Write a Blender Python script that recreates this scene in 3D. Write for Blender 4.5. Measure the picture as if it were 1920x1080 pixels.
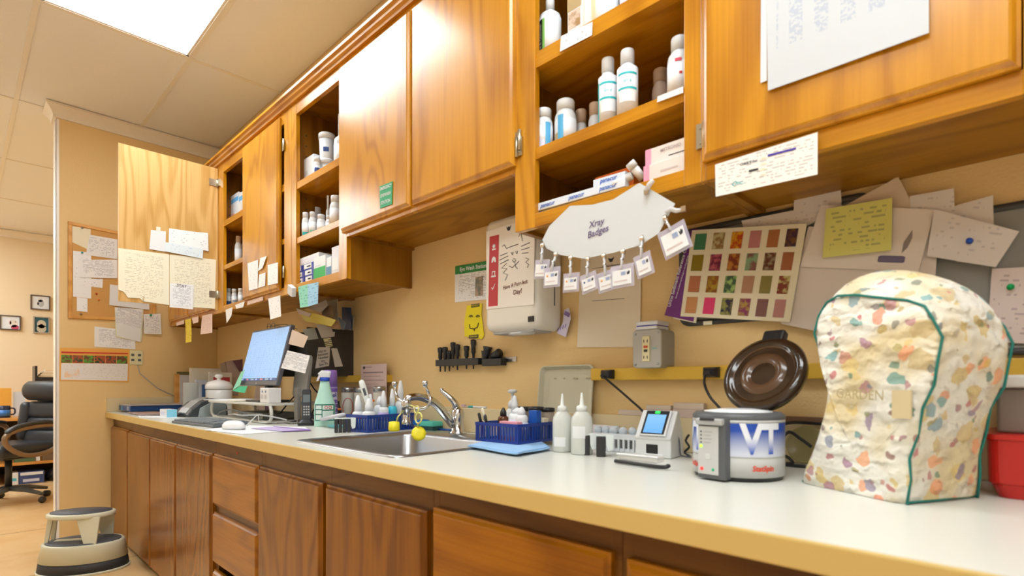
import bpy, bmesh, math, random
from mathutils import Vector, Matrix, Euler
S=bpy.context.scene
for o in list(bpy.data.objects): bpy.data.objects.remove(o)
PI=math.pi
# ---------------------------------------------------------------- camera
CAM=Vector((4.6,-1.419,1.044)); FPX=1015.; HOR=721.
FW=(-.698,.716); RT=(.716,.698)
cd=bpy.data.cameras.new('camera'); cam=bpy.data.objects.new('camera',cd); S.collection.objects.link(cam)
cam.location=CAM; cam.rotation_euler=(PI/2,0,math.atan2(.698,.716))
cd.sensor_width=36; cd.lens=36*FPX/1920; cd.shift_y=(HOR-540)/1920; cd.clip_start=.02
cd.dof.use_dof=True; cd.dof.focus_distance=2.9; cd.dof.aperture_fstop=4.0
S.camera=cam
# ---------------------------------------------------------------- world, exposure
w=bpy.data.worlds.new('world'); S.world=w; w.use_nodes=True
w.node_tree.nodes['Background'].inputs[0].default_value=(1,.93,.84,1)
w.node_tree.nodes['Background'].inputs[1].default_value=0.6
S.view_settings.view_transform='Standard'; S.view_settings.look='None'
S.view_settings.exposure=0.26; S.view_settings.gamma=1.0; S.view_settings.use_curve_mapping=False
PANEL=10.5       # radiance of the ceiling light panels
# ---------------------------------------------------------------- pixel -> plane helpers (real planes of the room)
def ray(px,py):
    r=(px-960)/FPX
    return Vector((FW[0]+r*RT[0],FW[1]+r*RT[1],(HOR-py)/FPX))
def PY(px,py,Y):
    d=ray(px,py); return CAM+d*((Y-CAM.y)/d.y)
def PX(px,py,X):
    d=ray(px,py); return CAM+d*((X-CAM.x)/d.x)
def PZ(px,py,Z=.857):
    d=ray(px,py); return CAM+d*((Z-CAM.z)/d.z)
def PT(px,py,t): return CAM+ray(px,py)*t
def depth(p): return (p.x-CAM.x)*FW[0]+(p.y-CAM.y)*FW[1]
# ---------------------------------------------------------------- materials
MC={}
def nt(m): return m.node_tree.nodes,m.node_tree.links
def mat(name,col,rough=.5,metal=0,emit=0,alpha=1,trans=0,spec=.5,bump=0,bscale=60,ior=1.45,coat=0):
    if name in MC: return MC[name]
    m=bpy.data.materials.new(name); m.use_nodes=True; N,L=nt(m); b=N['Principled BSDF']
    b.inputs['Base Color'].default_value=(*col,1); b.inputs['Roughness'].default_value=rough
    b.inputs['Metallic'].default_value=metal; b.inputs['IOR'].default_value=ior
    b.inputs['Specular IOR Level'].default_value=spec; b.inputs['Coat Weight'].default_value=coat
    if emit: b.inputs['Emission Color'].default_value=(*col,1); b.inputs['Emission Strength'].default_value=emit
    if trans: b.inputs['Transmission Weight'].default_value=trans
    if alpha<1: b.inputs['Alpha'].default_value=alpha
    tc=N.new('ShaderNodeTexCoord'); no=N.new('ShaderNodeTexNoise'); no.inputs['Scale'].default_value=bscale; no.inputs['Detail'].default_value=4
    L.new(tc.outputs['Object'],no.inputs['Vector'])
    if bump:
        bp=N.new('ShaderNodeBump'); bp.inputs['Strength'].default_value=bump; bp.inputs['Distance'].default_value=.004
        L.new(no.outputs['Fac'],bp.inputs['Height']); L.new(bp.outputs['Normal'],b.inputs['Normal'])
    elif not emit and not trans:
        mr=N.new('ShaderNodeMapRange'); mr.inputs[3].default_value=max(0,rough-.05); mr.inputs[4].default_value=min(1,rough+.05)
        L.new(no.outputs['Fac'],mr.inputs[0]); L.new(mr.outputs[0],b.inputs['Roughness'])
    MC[name]=m; return m
def math_n(N,L,op,a,b=None,c=None):
    n=N.new('ShaderNodeMath'); n.operation=op
    for i,v in enumerate((a,b,c)):
        if v is None: continue
        if isinstance(v,(int,float)): n.inputs[i].default_value=v
        else: L.new(v,n.inputs[i])
    return n.outputs[0]
def mixc(N,L,fac,a,b):
    n=N.new('ShaderNodeMix'); n.data_type='RGBA'
    if isinstance(fac,(int,float)): n.inputs[0].default_value=fac
    else: L.new(fac,n.inputs[0])
    for i,v in ((6,a),(7,b)):
        if isinstance(v,tuple): n.inputs[i].default_value=(*v,1)
        else: L.new(v,n.inputs[i])
    return n.outputs[2]
def ramp(N,L,fac,stops):
    n=N.new('ShaderNodeValToRGB'); cr=n.color_ramp
    while len(cr.elements)>1: cr.elements.remove(cr.elements[-1])
    cr.elements[0].position=stops[0][0]; cr.elements[0].color=(*stops[0][1],1)
    for p,c in stops[1:]:
        e=cr.elements.new(p); e.color=(*c,1)
    L.new(fac,n.inputs[0]); return n.outputs[0]
def wood(name,light,dark,axis='z',rough=.3,rings=9,coat=.3,contrast=1):
    if name in MC: return MC[name]
    m=bpy.data.materials.new(name); m.use_nodes=True; N,L=nt(m); b=N['Principled BSDF']
    tc=N.new('ShaderNodeTexCoord'); oi=N.new('ShaderNodeObjectInfo'); ad=N.new('ShaderNodeVectorMath'); ad.operation='ADD'
    sc=N.new('ShaderNodeVectorMath'); sc.operation='SCALE'; sc.inputs[0].default_value=(13,7,11)
    L.new(oi.outputs['Random'],sc.inputs['Scale']); L.new(tc.outputs['Object'],ad.inputs[0]); L.new(sc.outputs[0],ad.inputs[1])
    def mp(lo,hi):
        n=N.new('ShaderNodeMapping'); s=[hi,hi,hi]; s['xyz'.index(axis)]=lo; n.inputs['Scale'].default_value=s
        L.new(ad.outputs[0],n.inputs['Vector']); return n.outputs[0]
    n1=N.new('ShaderNodeTexNoise'); n1.inputs['Scale'].default_value=1; n1.inputs['Detail'].default_value=2; n1.inputs['Distortion'].default_value=.3
    L.new(mp(.9,4.2),n1.inputs['Vector'])
    w=math_n(N,L,'SINE',math_n(N,L,'MULTIPLY',n1.outputs['Fac'],rings*6.28))
    w=math_n(N,L,'MULTIPLY_ADD',w,.5,.5); w=math_n(N,L,'POWER',w,2.2)
    n2=N.new('ShaderNodeTexNoise'); n2.inputs['Scale'].default_value=1; n2.inputs['Detail'].default_value=3
    L.new(mp(4,170),n2.inputs['Vector'])
    n3=N.new('ShaderNodeTexNoise'); n3.inputs['Scale'].default_value=1; L.new(mp(.8,3),n3.inputs['Vector'])
    f=math_n(N,L,'MULTIPLY_ADD',w,.36*contrast,math_n(N,L,'MULTIPLY',n2.outputs['Fac'],.5*contrast))
    f=math_n(N,L,'MULTIPLY_ADD',n3.outputs['Fac'],.35,f)
    c=ramp(N,L,f,[(.25,light),(.95,dark)])
    L.new(c,b.inputs['Base Color']); b.inputs['Roughness'].default_value=rough
    b.inputs['Specular IOR Level'].default_value=.25; b.inputs['Coat Weight'].default_value=coat; b.inputs['Coat Roughness'].default_value=.2
    bp=N.new('ShaderNodeBump'); bp.inputs['Strength'].default_value=.12; bp.inputs['Distance'].default_value=.002
    L.new(n2.outputs['Fac'],bp.inputs['Height']); L.new(bp.outputs['Normal'],b.inputs['Normal'])
    MC[name]=m; return m
def paper(name,base,ink=(.25,.25,.28),pitch=.006,amt=.5,width=.12,scale=1.0,cols=0):
    """typed or handwritten lines printed on a sheet, laid out in the sheet's own x/z"""
    if name in MC: return MC[name]
    m=bpy.data.materials.new(name); m.use_nodes=True; N,L=nt(m); b=N['Principled BSDF']; b.inputs['Roughness'].default_value=.6
    tc=N.new('ShaderNodeTexCoord'); sp=N.new('ShaderNodeSeparateXYZ'); L.new(tc.outputs['Object'],sp.inputs[0])
    g=N.new('ShaderNodeSeparateXYZ'); L.new(tc.outputs['Generated'],g.inputs[0])
    row=math_n(N,L,'DIVIDE',sp.outputs[2],pitch)
    fr=math_n(N,L,'FRACT',math_n(N,L,'ADD',row,100)); ln=math_n(N,L,'LESS_THAN',fr,.42)
    fl=math_n(N,L,'FLOOR',row)
    cb=N.new('ShaderNodeCombineXYZ'); L.new(math_n(N,L,'MULTIPLY',sp.outputs[0],110/scale),cb.inputs[0]); L.new(math_n(N,L,'MULTIPLY',fl,3.7),cb.inputs[1])
    no=N.new('ShaderNodeTexNoise'); no.inputs['Scale'].default_value=1; no.inputs['Detail'].default_value=1; L.new(cb.outputs[0],no.inputs['Vector'])
    wd=math_n(N,L,'GREATER_THAN',no.outputs['Fac'],1-amt)
    cb2=N.new('ShaderNodeCombineXYZ'); L.new(math_n(N,L,'MULTIPLY',sp.outputs[0],9),cb2.inputs[0]); L.new(math_n(N,L,'MULTIPLY',fl,.31),cb2.inputs[1])
    n2=N.new('ShaderNodeTexNoise'); n2.inputs['Scale'].default_value=1; L.new(cb2.outputs[0],n2.inputs['Vector'])
    wd=math_n(N,L,'MULTIPLY',wd,math_n(N,L,'GREATER_THAN',n2.outputs['Fac'],.42))
    k=math_n(N,L,'MULTIPLY',ln,wd)
    for out,lo in ((g.outputs[0],width),(g.outputs[2],.08)):
        k=math_n(N,L,'MULTIPLY',k,math_n(N,L,'GREATER_THAN',out,lo)); k=math_n(N,L,'MULTIPLY',k,math_n(N,L,'LESS_THAN',out,1-lo))
    L.new(mixc(N,L,k,base,ink),b.inputs['Base Color'])
    MC[name]=m; return m
# ---------------------------------------------------------------- mesh builder
class MB:
    def __init__(s): s.v=[];s.f=[];s.m=[];s.sm=[]
    def add(s,v,f,mi=0,smooth=False,M=None):
        b=len(s.v)
        for p in v:
            p=Vector(p); s.v.append(tuple(M@p if M is not None else p))
        for q in f: s.f.append([b+i for i in q]); s.m.append(mi); s.sm.append(smooth)
        return s
    def box(s,x0,x1,y0,y1,z0,z1,mi=0,M=None):
        v=[(x0,y0,z0),(x1,y0,z0),(x1,y1,z0),(x0,y1,z0),(x0,y0,z1),(x1,y0,z1),(x1,y1,z1),(x0,y1,z1)]
        return s.add(v,[(0,3,2,1),(4,5,6,7),(0,1,5,4),(1,2,6,5),(2,3,7,6),(3,0,4,7)],mi,False,M)
    def lathe(s,prof,c=(0,0,0),seg=24,mi=0,M=None,sx=1,sy=1,smooth=True):
        n=len(prof); v=[]; f=[]
        for r,z in prof:
            for i in range(seg):
                a=2*PI*i/seg; v.append((c[0]+r*sx*math.cos(a),c[1]+r*sy*math.sin(a),c[2]+z))
        for j in range(n-1):
            for i in range(seg):
                k=(i+1)%seg; f.append((j*seg+i,j*seg+k,(j+1)*seg+k,(j+1)*seg+i))
        if prof[0][0]>1e-6: f.append(tuple(reversed(range(seg))))
        if prof[-1][0]>1e-6: f.append(tuple(range((n-1)*seg,n*seg)))
        s.add(v,f,mi,smooth,M)
        for q in range(2):
            if len(s.f[-1-q])>4: s.sm[-1-q]=False
        return s
    def cyl(s,c,r,h,seg=20,mi=0,M=None,r2=None):
        return s.lathe([(r,0),(r if r2 is None else r2,h)],c,seg,mi,M)
    def tube(s,pts,r,seg=8,mi=0,flat=1):
        P=[Vector(p) for p in pts]; n=len(P); v=[]; f=[]
        up=Vector((0,0,1)); prev=None
        for i,p in enumerate(P):
            t=(P[min(i+1,n-1)]-P[max(i-1,0)]).normalized()
            a=(prev if prev is not None else (up if abs(t.z)<.9 else Vector((1,0,0))))
            u=(a-t*a.dot(t)).normalized(); prev=u; w_=t.cross(u)
            rr=r[i] if isinstance(r,(list,tuple)) else r
            for k in range(seg):
                g=2*PI*k/seg; v.append(p+u*math.cos(g)*rr*flat+w_*math.sin(g)*rr)
        for i in range(n-1):
            for k in range(seg):
                q=(k+1)%seg; f.append((i*seg+k,i*seg+q,(i+1)*seg+q,(i+1)*seg+k))
        f.append(tuple(reversed(range(seg)))); f.append(tuple(range((n-1)*seg,n*seg)))
        return s.add(v,f,mi,True)
    def prism(s,poly,y0,y1,mi=0,M=None):     # polygon in x/z, extruded along y
        n=len(poly); v=[(x,y0,z) for x,z in poly]+[(x,y1,z) for x,z in poly]
        f=[tuple(range(n)),tuple(reversed(range(n,2*n)))]+[(i,i+n,(i+1)%n+n,(i+1)%n) for i in range(n)]
        return s.add(v,f,mi,False,M)
    def rings(s,R,mi=0,smooth=False,cap=True,M=None):      # list of equal-length loops
        n=len(R[0]); v=[p for r in R for p in r]; f=[]
        for j in range(len(R)-1):
            for i in range(n):
                k=(i+1)%n; f.append((j*n+i,j*n+k,(j+1)*n+k,(j+1)*n+i))
        if cap: f.append(tuple(reversed(range(n)))); f.append(tuple(range((len(R)-1)*n,len(R)*n)))
        return s.add(v,f,mi,smooth,M)
    def build(s,name,mats,parent=None,bevel=0,loc=None,rot=None,sub=0,seg=2):
        me=bpy.data.meshes.new(name); me.from_pydata([tuple(p) for p in s.v],[],s.f)
        if not isinstance(mats,(list,tuple)): mats=[mats]
        for q in mats: me.materials.append(q)
        me.polygons.foreach_set('material_index',s.m); me.polygons.foreach_set('use_smooth',s.sm)
        bm=bmesh.new(); bm.from_mesh(me); bmesh.ops.recalc_face_normals(bm,faces=bm.faces); bm.to_mesh(me); bm.free()
        me.update(); o=bpy.data.objects.new(name,me); S.collection.objects.link(o)
        if parent is not None: o.parent=parent
        if loc is not None: o.location=loc
        if rot is not None: o.rotation_euler=rot
        if bevel:
            b=o.modifiers.new('bevel','BEVEL'); b.width=bevel; b.segments=seg; b.limit_method='ANGLE'; b.angle_limit=.7
            b.harden_normals=False
        if sub:
            b=o.modifiers.new('sub','SUBSURF'); b.levels=sub; b.render_levels=sub
        return o
def tag(o,label,cat,group=None,kind=None):
    o['label']=label; o['category']=cat
    if group: o['group']=group
    if kind: o['kind']=kind
    return o
def thing(name,label,cat,loc=(0,0,0),rz=0,group=None):
    o=bpy.data.objects.new(name,None); S.collection.objects.link(o); o.empty_display_size=.05
    o.location=loc; o.rotation_euler=(0,0,rz); return tag(o,label,cat,group)
def struct(o): o['kind']='structure'; return o
# lettering --------------------------------------------------------------
TXT={}
def textmesh(s,bold=0):
    k=(s,bold)
    if k in TXT: return TXT[k]
    cu=bpy.data.curves.new('t','FONT'); cu.body=s; cu.size=1; cu.offset=bold; cu.align_x='CENTER'; cu.align_y='CENTER'; cu.resolution_u=3
    o=bpy.data.objects.new('t',cu); S.collection.objects.link(o); bpy.context.view_layer.update()
    me=bpy.data.meshes.new_from_object(o.evaluated_get(bpy.context.evaluated_depsgraph_get()))
    v=[tuple(p.co) for p in me.vertices]; f=[tuple(p.vertices) for p in me.polygons]
    bpy.data.objects.remove(o); bpy.data.meshes.remove(me); TXT[k]=(v,f); return TXT[k]
def lettering(parent,s,x,z,size,m,y=-.0012,rot=0,sx=1,bold=.01,shear=0,name='lettering',warp=None):
    v,f=textmesh(s,bold); c,d=math.cos(rot),math.sin(rot); out=[]
    for a,b,_ in v:
        a=(a+shear*b)*size*sx; b=b*size; out.append((x+a*c-b*d,y,z+a*d+b*c))
    q=MB()
    if warp is None: q.add(out,f)
    else:
        me=bpy.data.meshes.new('x'); me.from_pydata(out,[],f); bm=bmesh.new(); bm.from_mesh(me)
        bmesh.ops.subdivide_edges(bm,edges=[e for e in bm.edges if e.calc_length()>size*.15],cuts=3,use_grid_fill=False)
        bmesh.ops.triangulate(bm,faces=bm.faces)
        bm.verts.index_update(); q.add([warp(p.co) for p in bm.verts],[[w.index for w in g.verts] for g in bm.faces]); bm.free(); bpy.data.meshes.remove(me)
    return q.build(name,m,parent)
# sheets of paper --------------------------------------------------------
def sheet(name,label,cat,P,m,n,e1=None,th=.0009,curl=0,group=None,grid=5,parent=None,wave=0):
    P=[Vector(p) for p in P]; n=Vector(n).normalized()
    if e1 is None: e1=(P[2]-P[3]) if len(P)==4 else Vector((1,0,0))
    e1=Vector(e1); e1=(e1-n*e1.dot(n)).normalized(); yb=-n; e3=e1.cross(yb)
    o0=sum(P,Vector())/len(P); L=[((p-o0).dot(e1),(p-o0).dot(e3),(p-o0).dot(n)) for p in P]; q=MB()
    if len(P)==4:
        g=grid; F=[];B=[]
        for j in range(g+1):
            for i in range(g+1):
                u,v=i/g,j/g
                a=[(1-u)*(1-v)*L[0][k]+u*(1-v)*L[1][k]+u*v*L[2][k]+(1-u)*v*L[3][k] for k in range(3)]
                y=-a[2]-curl*v*v-wave*math.sin(u*5+v*3)
                F.append((a[0],y-th/2,a[1])); B.append((a[0],y+th/2,a[1]))
        k=(g+1)**2; f=[]
        for j in range(g):
            for i in range(g):
                a=j*(g+1)+i; f+=[(a,a+g+1,a+g+2,a+1),(k+a,k+a+1,k+a+g+2,k+a+g+1)]
        q.add(F+B,f,0,True); f=[]
        bd=[i for i in range(g+1)]+[j*(g+1)+g for j in range(1,g+1)]+[g*(g+1)+i for i in range(g-1,-1,-1)]+[j*(g+1) for j in range(g-1,0,-1)]
        for i in range(len(bd)):
            a,b=bd[i],bd[(i+1)%len(bd)]; f.append((a,b,b+k,a+k))
        q.add(F+B,f,0,False)
    else: q.prism([(a[0],a[1]) for a in L],-th/2,th/2)
    o=q.build(name,m,parent)
    M=Matrix((( e1.x,yb.x,e3.x,o0.x),(e1.y,yb.y,e3.y,o0.y),(e1.z,yb.z,e3.z,o0.z),(0,0,0,1)))
    if parent is None: o.matrix_world=M
    else: o.matrix_basis=M
    if parent is None: tag(o,label,cat,group)
    return o
def shY(name,label,cat,pts,Y,m,**k): return sheet(name,label,cat,[PY(a,b,Y) for a,b in pts],m,(0,-1,0),**k)
def shX(name,label,cat,pts,X,m,**k): return sheet(name,label,cat,[PX(a,b,X) for a,b in pts],m,(1,0,0),**k)
def marks(o,x,z,w,h,m,name='print',y=-.0011):      # a printed patch on a sheet
    return MB().box(x-w/2,x+w/2,y-.0003,y,z-h/2,z+h/2).build(name,m,o)
# ---------------------------------------------------------------- palette
WALL=mat('wall_paint',(.80,.565,.26),.55,bump=.35,bscale=170)
FARW=mat('office_paint',(.80,.66,.46),.6,bump=.2,bscale=150)
FARN=mat('plain_room_paint',(.80,.74,.64),.6)
CEIL=mat('ceiling_tile',(.83,.825,.84),.8,bump=.3,bscale=260)
TBAR=mat('ceiling_grid_paint',(.80,.76,.70),.5)
WHT=mat('white_trim',(.83,.76,.66),.45)
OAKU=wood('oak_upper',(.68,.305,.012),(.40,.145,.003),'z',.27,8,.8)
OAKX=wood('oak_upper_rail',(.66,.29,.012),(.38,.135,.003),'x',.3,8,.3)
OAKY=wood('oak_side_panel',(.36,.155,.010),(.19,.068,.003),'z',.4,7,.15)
OAKI=wood('oak_inside_shaded',(.29,.115,.007),(.16,.055,.002),'z',.5,6,0)  # same oak, darkened: the shade inside the cupboards is put into the colour
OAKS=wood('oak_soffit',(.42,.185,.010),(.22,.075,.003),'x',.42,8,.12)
OAKD=wood('oak_door_back',(.74,.47,.19),(.52,.28,.07),'z',.4,12,.1,1.1)
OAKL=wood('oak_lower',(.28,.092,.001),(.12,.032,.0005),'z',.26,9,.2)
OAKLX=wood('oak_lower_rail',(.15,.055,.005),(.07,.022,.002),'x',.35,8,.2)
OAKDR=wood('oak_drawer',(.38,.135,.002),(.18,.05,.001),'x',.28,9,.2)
PALE=wood('pale_frame_wood',(.78,.42,.12),(.55,.24,.05),'x',.4,5,.1)
LAM=mat('counter_laminate',(.70,.695,.63),.27,bump=.02,bscale=90)
LAMF=mat('counter_edge_laminate',(.60,.43,.15),.4)
SPL=mat('splash_laminate',(.70,.57,.34),.35)
BLK=mat('black_plastic',(.018,.018,.02),.35); BLKS=mat('black_rubber',(.03,.03,.032),.6)
CHR=mat('chrome',(.60,.62,.65),.12,1); STL=mat('brushed_steel',(.42,.43,.45),.3,1); NIK=mat('hinge_metal',(.5,.46,.36),.35,1)
WP=mat('white_plastic',(.74,.76,.79),.35); WPW=mat('warm_white_plastic',(.80,.76,.68),.4); WPC=mat('white_cap',(.76,.78,.82),.45)
GRYP=mat('grey_plastic',(.42,.42,.42),.45); DGR=mat('dark_grey_plastic',(.09,.1,.115),.4)
PW=mat('plain_paper',(.78,.79,.81),.7); PCR=mat('cream_paper',(.82,.75,.56),.7)
RED=mat('red_ink',(.6,.03,.03),.5); BLU=mat('blue_print',(.03,.12,.5),.5); CYN=mat('teal_print',(.02,.42,.45),.5)
GRN=mat('green_print',(.02,.36,.14),.5); YEL=mat('yellow_plastic',(.85,.72,.02),.4); INK=mat('black_ink',(.03,.03,.035),.6)
# ---------------------------------------------------------------- room shell
ZC=2.87
def floor_mat():
    m=bpy.data.materials.new('floor_vinyl'); m.use_nodes=True; N,L=nt(m); b=N['Principled BSDF']
    tc=N.new('ShaderNodeTexCoord'); no=N.new('ShaderNodeTexNoise'); no.inputs['Scale'].default_value=3.5; no.inputs['Detail'].default_value=6
    L.new(tc.outputs['Object'],no.inputs['Vector'])
    c=ramp(N,L,no.outputs['Fac'],[(.3,(.78,.47,.19)),(.55,(.83,.56,.28)),(.75,(.72,.40,.13))])
    sp=N.new('ShaderNodeSeparateXYZ'); L.new(tc.outputs['Object'],sp.inputs[0])
    s=None
    for i in (0,1):
        a=math_n(N,L,'FRACT',math_n(N,L,'DIVIDE',math_n(N,L,'ADD',sp.outputs[i],60.35),1.22)); a=math_n(N,L,'LESS_THAN',a,.007)
        s=a if s is None else math_n(N,L,'MAXIMUM',s,a)
    L.new(mixc(N,L,s,c,(.25,.12,.05)),b.inputs['Base Color']); b.inputs['Roughness'].default_value=.3; b.inputs['Coat Weight'].default_value=.2
    return m
FLR=floor_mat()
struct(MB().box(-4.4,7.2,-4.3,.15,-.06,0).build('floor',FLR))
struct(MB().box(-4.4,7.2,0,.15,0,3.0).build('wall_back',WALL))
struct(MB().box(-.12,0,-.966,-.0005,0,ZC).build('wall_left',WALL,bevel=.004))
struct(MB().box(-4.4,-4.15,-4.3,0,0,3.0).build('wall_far',FARW))
struct(MB().box(7.05,7.2,-4.3,0,0,3.0).build('wall_right',FARN))
struct(MB().box(-4.4,7.2,-4.45,-4.3,0,3.0).build('wall_front',FARN))
struct(MB().box(-4.4,7.2,-4.45,.15,3.0,3.1).build('ceiling',CEIL))
# suspended ceiling: tile field with holes for the light panels, plus the T-bar grid
GX=[-4.15,-3.99]+[1.19+1.295*k for k in range(-3,5)]+[7.05]
GY=[-.505-.648*k for k in range(6)]; GY=[0]+GY+[-4.3]
def xi(v): return min(range(len(GX)),key=lambda i:abs(GX[i]-v))
i0=xi(1.19)
PAN=[(i0,1),(i0+2,1),(i0+2,3),(i0-2,3),(i0-4,3),(i0-3,3),(i0+3,5),(i0-3,5)]  # first cell is the seen panel; the rest are added, unseen, for brightness
tl=MB(); gr=MB()
for i in range(len(GX)-1):
    for j in range(len(GY)-1):
        x0,x1,y1,y0=GX[i],GX[i+1],GY[j],GY[j+1]
        if (i,j) in PAN or x1-x0<.02: continue
        tl.box(x0+.004,x1-.004,y0+.004,y1-.004,ZC+.004,ZC+.018)
for x in GX[1:-1]: gr.box(x-.012,x+.012,-4.3,-.001,ZC-.001,ZC+.006)
for y in GY[1:-1]: gr.box(-4.15,7.05,y-.012,y+.012,ZC-.0005,ZC+.0065)
struct(tl.build('ceiling_tiles',CEIL)); struct(gr.build('ceiling_grid',TBAR))
LENS=mat("light_diffuser",(.88,.965,1),.5,emit=PANEL)
for k,(i,j) in enumerate(PAN):
    x0,x1,y1,y0=GX[i],GX[i+1],GY[j],GY[j+1]
    lab='bright rectangular fluorescent ceiling panel nearest the wall cupboards at top left' if k==0 else 'added ceiling panel out of view, brightening the room'
    t=thing('ceiling_light',lab,'ceiling light',((x0+x1)/2,(y0+y1)/2,ZC+.002),group=None if k==0 else 'unseen ceiling panels added for light')
    a,b=(x1-x0)/2-.012,(y1-y0)/2-.012
    MB().box(-a+.01,a-.01,-b+.01,b-.01,.004,.012).build('diffuser',LENS,t)
    f=MB().box(-a,a,-b,-b+.012,.0,.014).box(-a,a,b-.012,b,.0,.014).box(-a,-a+.012,-b,b,.0,.014).box(a-.012,a,-b,b,.0,.014); f.build('frame',TBAR,t)
# crown mouldings and wall end strip
def crown(name,pts,nrm,z=ZC,h=.085,d=.055,m=WHT):
    prof=[(0,0),(d,0),(d,-.014),(d*.72,-.03),(d*.45,-.05),(d*.3,-.066),(d*.3,-h),(0,-h)]
    R=[[ (p[0]+nx*a,p[1]+ny*a,z+b) for a,b in prof] for p,(nx,ny) in zip(pts,nrm)]
    return struct(MB().rings(R,0).build(name,m))
crown('trim_1',[(0,-.001),(0,-.966),(-.12,-.966)],[(1,0),(1,-1),(-1,-1)])
crown('trim_2',[(-4.15,0),(-4.15,-4.3)],[(1,0),(1,0)])
struct(MB().box(-.121,.0015,-.9685,-.9655,0,ZC-.09).box(.0,.0015,-.968,-.95,0,ZC-.09).build('trim_3',mat('lit_edge_strip',(.86,.82,.78),.3)))  # added pale strip; paints the bright glint along the wall end
# ---------------------------------------------------------------- cupboards
def slab(w,h,t=.02,back=None,mats=None,name='door',parent=None,loc=(0,0,0),rot=(0,0,0)):
    R=[]
    for ins,y in ((0,0),(0,-t*.5),(.005,-t*.58),(.010,-t*.92),(.0135,-t)):
        R.append([(ins,y,ins),(w-ins,y,ins),(w-ins,y,h-ins),(ins,y,h-ins)])
    return MB().rings(R).build(name,mats,parent,loc=loc,rot=rot)
def hinge(parent,x,z,y=-.021,side=1):
    m=MB().box(-.009,.009,-.003,0,-.026,.026).cyl((side*.010,-.004,-.028),.0045,.056,8); 
    for zz in (-.016,.016): m.lathe([(.003,0),(.002,.002)],(0,0,0),6,0,Matrix.Translation((0,-.003,zz))@Matrix.Rotation(PI/2,4,'X'))
    return m.build('hinge',NIK,parent,loc=(x,y,z))
YF=-.319; TH=.019; ZTOP=2.40
def upper(label,x0,x1,zb,stl,opens,shelves,grp='oak wall cupboards'):
    """carcass between x0..x1, face frame with given stiles/openings; z local to zb"""
    t=thing('wall_cupboard',label,'wall cupboard',(x0,0,zb)); W=x1-x0; H=ZTOP-zb-.004; m=MB()
    # carcass
    m.box(.0005,TH,YF+TH,-.001,.0,H,0); m.box(W-TH,W-.0005,YF+TH,-.001,.0,H,0)
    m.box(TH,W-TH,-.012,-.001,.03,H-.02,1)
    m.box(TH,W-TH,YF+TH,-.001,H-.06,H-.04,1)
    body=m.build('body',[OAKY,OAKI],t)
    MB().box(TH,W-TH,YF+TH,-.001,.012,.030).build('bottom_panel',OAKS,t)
    # liners give the inside faces the oak with shade in its colour
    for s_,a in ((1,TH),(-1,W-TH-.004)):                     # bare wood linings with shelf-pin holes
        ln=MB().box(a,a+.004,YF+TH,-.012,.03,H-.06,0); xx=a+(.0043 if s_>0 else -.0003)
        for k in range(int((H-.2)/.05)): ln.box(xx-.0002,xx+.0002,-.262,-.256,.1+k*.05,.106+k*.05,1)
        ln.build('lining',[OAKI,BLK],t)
    for a,b in stl: MB().box(a,b,YF,YF+TH,0,H).build('stile',OAKU,t,bevel=.0012)
    for a,b in opens:
        MB().box(a,b,YF+.0005,YF+TH,0,.037).build('bottom_rail',OAKX,t,bevel=.001)
        MB().box(a,b,YF+.0005,YF+TH,2.30-zb,H).build('top_rail',OAKX,t,bevel=.001)
    for (a,b,z1,th) in shelves: MB().box(a,b,YF+.004,-.012,z1-th-zb,z1-zb).build('shelf',OAKX,t,bevel=.001)
    return t
ZB=1.473
ua=upper('oak wall cupboard in the far left corner, doors shut behind the open door',.001,1.041,ZB,[(0,.04),(.50,.53),(.98,1.04)],[(.04,.50),(.53,.98)],[])
for x in (.025,.515): slab(.475,.82,mats=OAKU,parent=ua,loc=(x,YF,.03))
ub=upper('oak wall cupboard with one door swung open and shelves of medicine',1.0415,2.079,ZB,[(0,.10),(.955,1.037)],[(.10,.955)],[(.02,1.018,2.013,.034),(.02,1.018,1.749,.026)])
d=slab(.47,.835,mats=OAKU,parent=ub,loc=(.455,YF,.028)); 
for z in (.11,.72): hinge(ub,.955,z,YF-.003)
od=slab(.49,.85,mats=OAKD,parent=ub,loc=(.017,YF-.004,.02),rot=(0,0,-PI/2)); od.name='open_door'
for z in (.09,.76):
    MB().box(0,.004,-.05,.0,-.02,.02).box(-.003,.03,-.005,.002,-.02,.02).cyl((.006,-.006,-.024),.005,.048,8).build('hinge',NIK,ub,loc=(.018,YF-.002,z+.02))
uc=upper('narrow open oak cupboard with three tiers of bottles and boxes',2.0795,2.5945,ZB,[(0,.048),(.452,.515)],[(.048,.452)],[(.02,.497,1.984,.032),(.02,.497,1.726,.027)])
ZD=1.640
ud=upper('short oak wall cupboard with two shut doors above the sink',2.595,3.5395,ZD,[(0,.02),(.44,.48),(.92,.944)],[(.02,.44),(.48,.92)],[])
slab(.478,.675,mats=OAKU,parent=ud,loc=(-.022,YF,.018)); slab(.485,.675,mats=OAKU,parent=ud,loc=(.466,YF,.018))
hinge(ud,.958,.085,YF-.003)
uf=upper('open oak cupboard with white supplement bottles above the badges',3.54,4.087,ZB,[(0,.075),(.508,.547)],[(.075,.508)],[(.02,.53,1.951,.043),(.02,.53,1.690,.031)])
hinge(uf,.022,.235,YF-.003,-1)
ug=upper('oak wall cupboard at right with white chart taped to its door',4.0875,5.14,ZB,[(0,.01),(.495,.55),(1.04,1.052)],[(.01,.495),(.55,1.04)],[])
slab(.487,.80,mats=OAKU,parent=ug,loc=(.006,YF,.037)); slab(.487,.80,mats=OAKU,parent=ug,loc=(.545,YF,.037))
hinge(ug,.0,.095,YF-.003)
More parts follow.
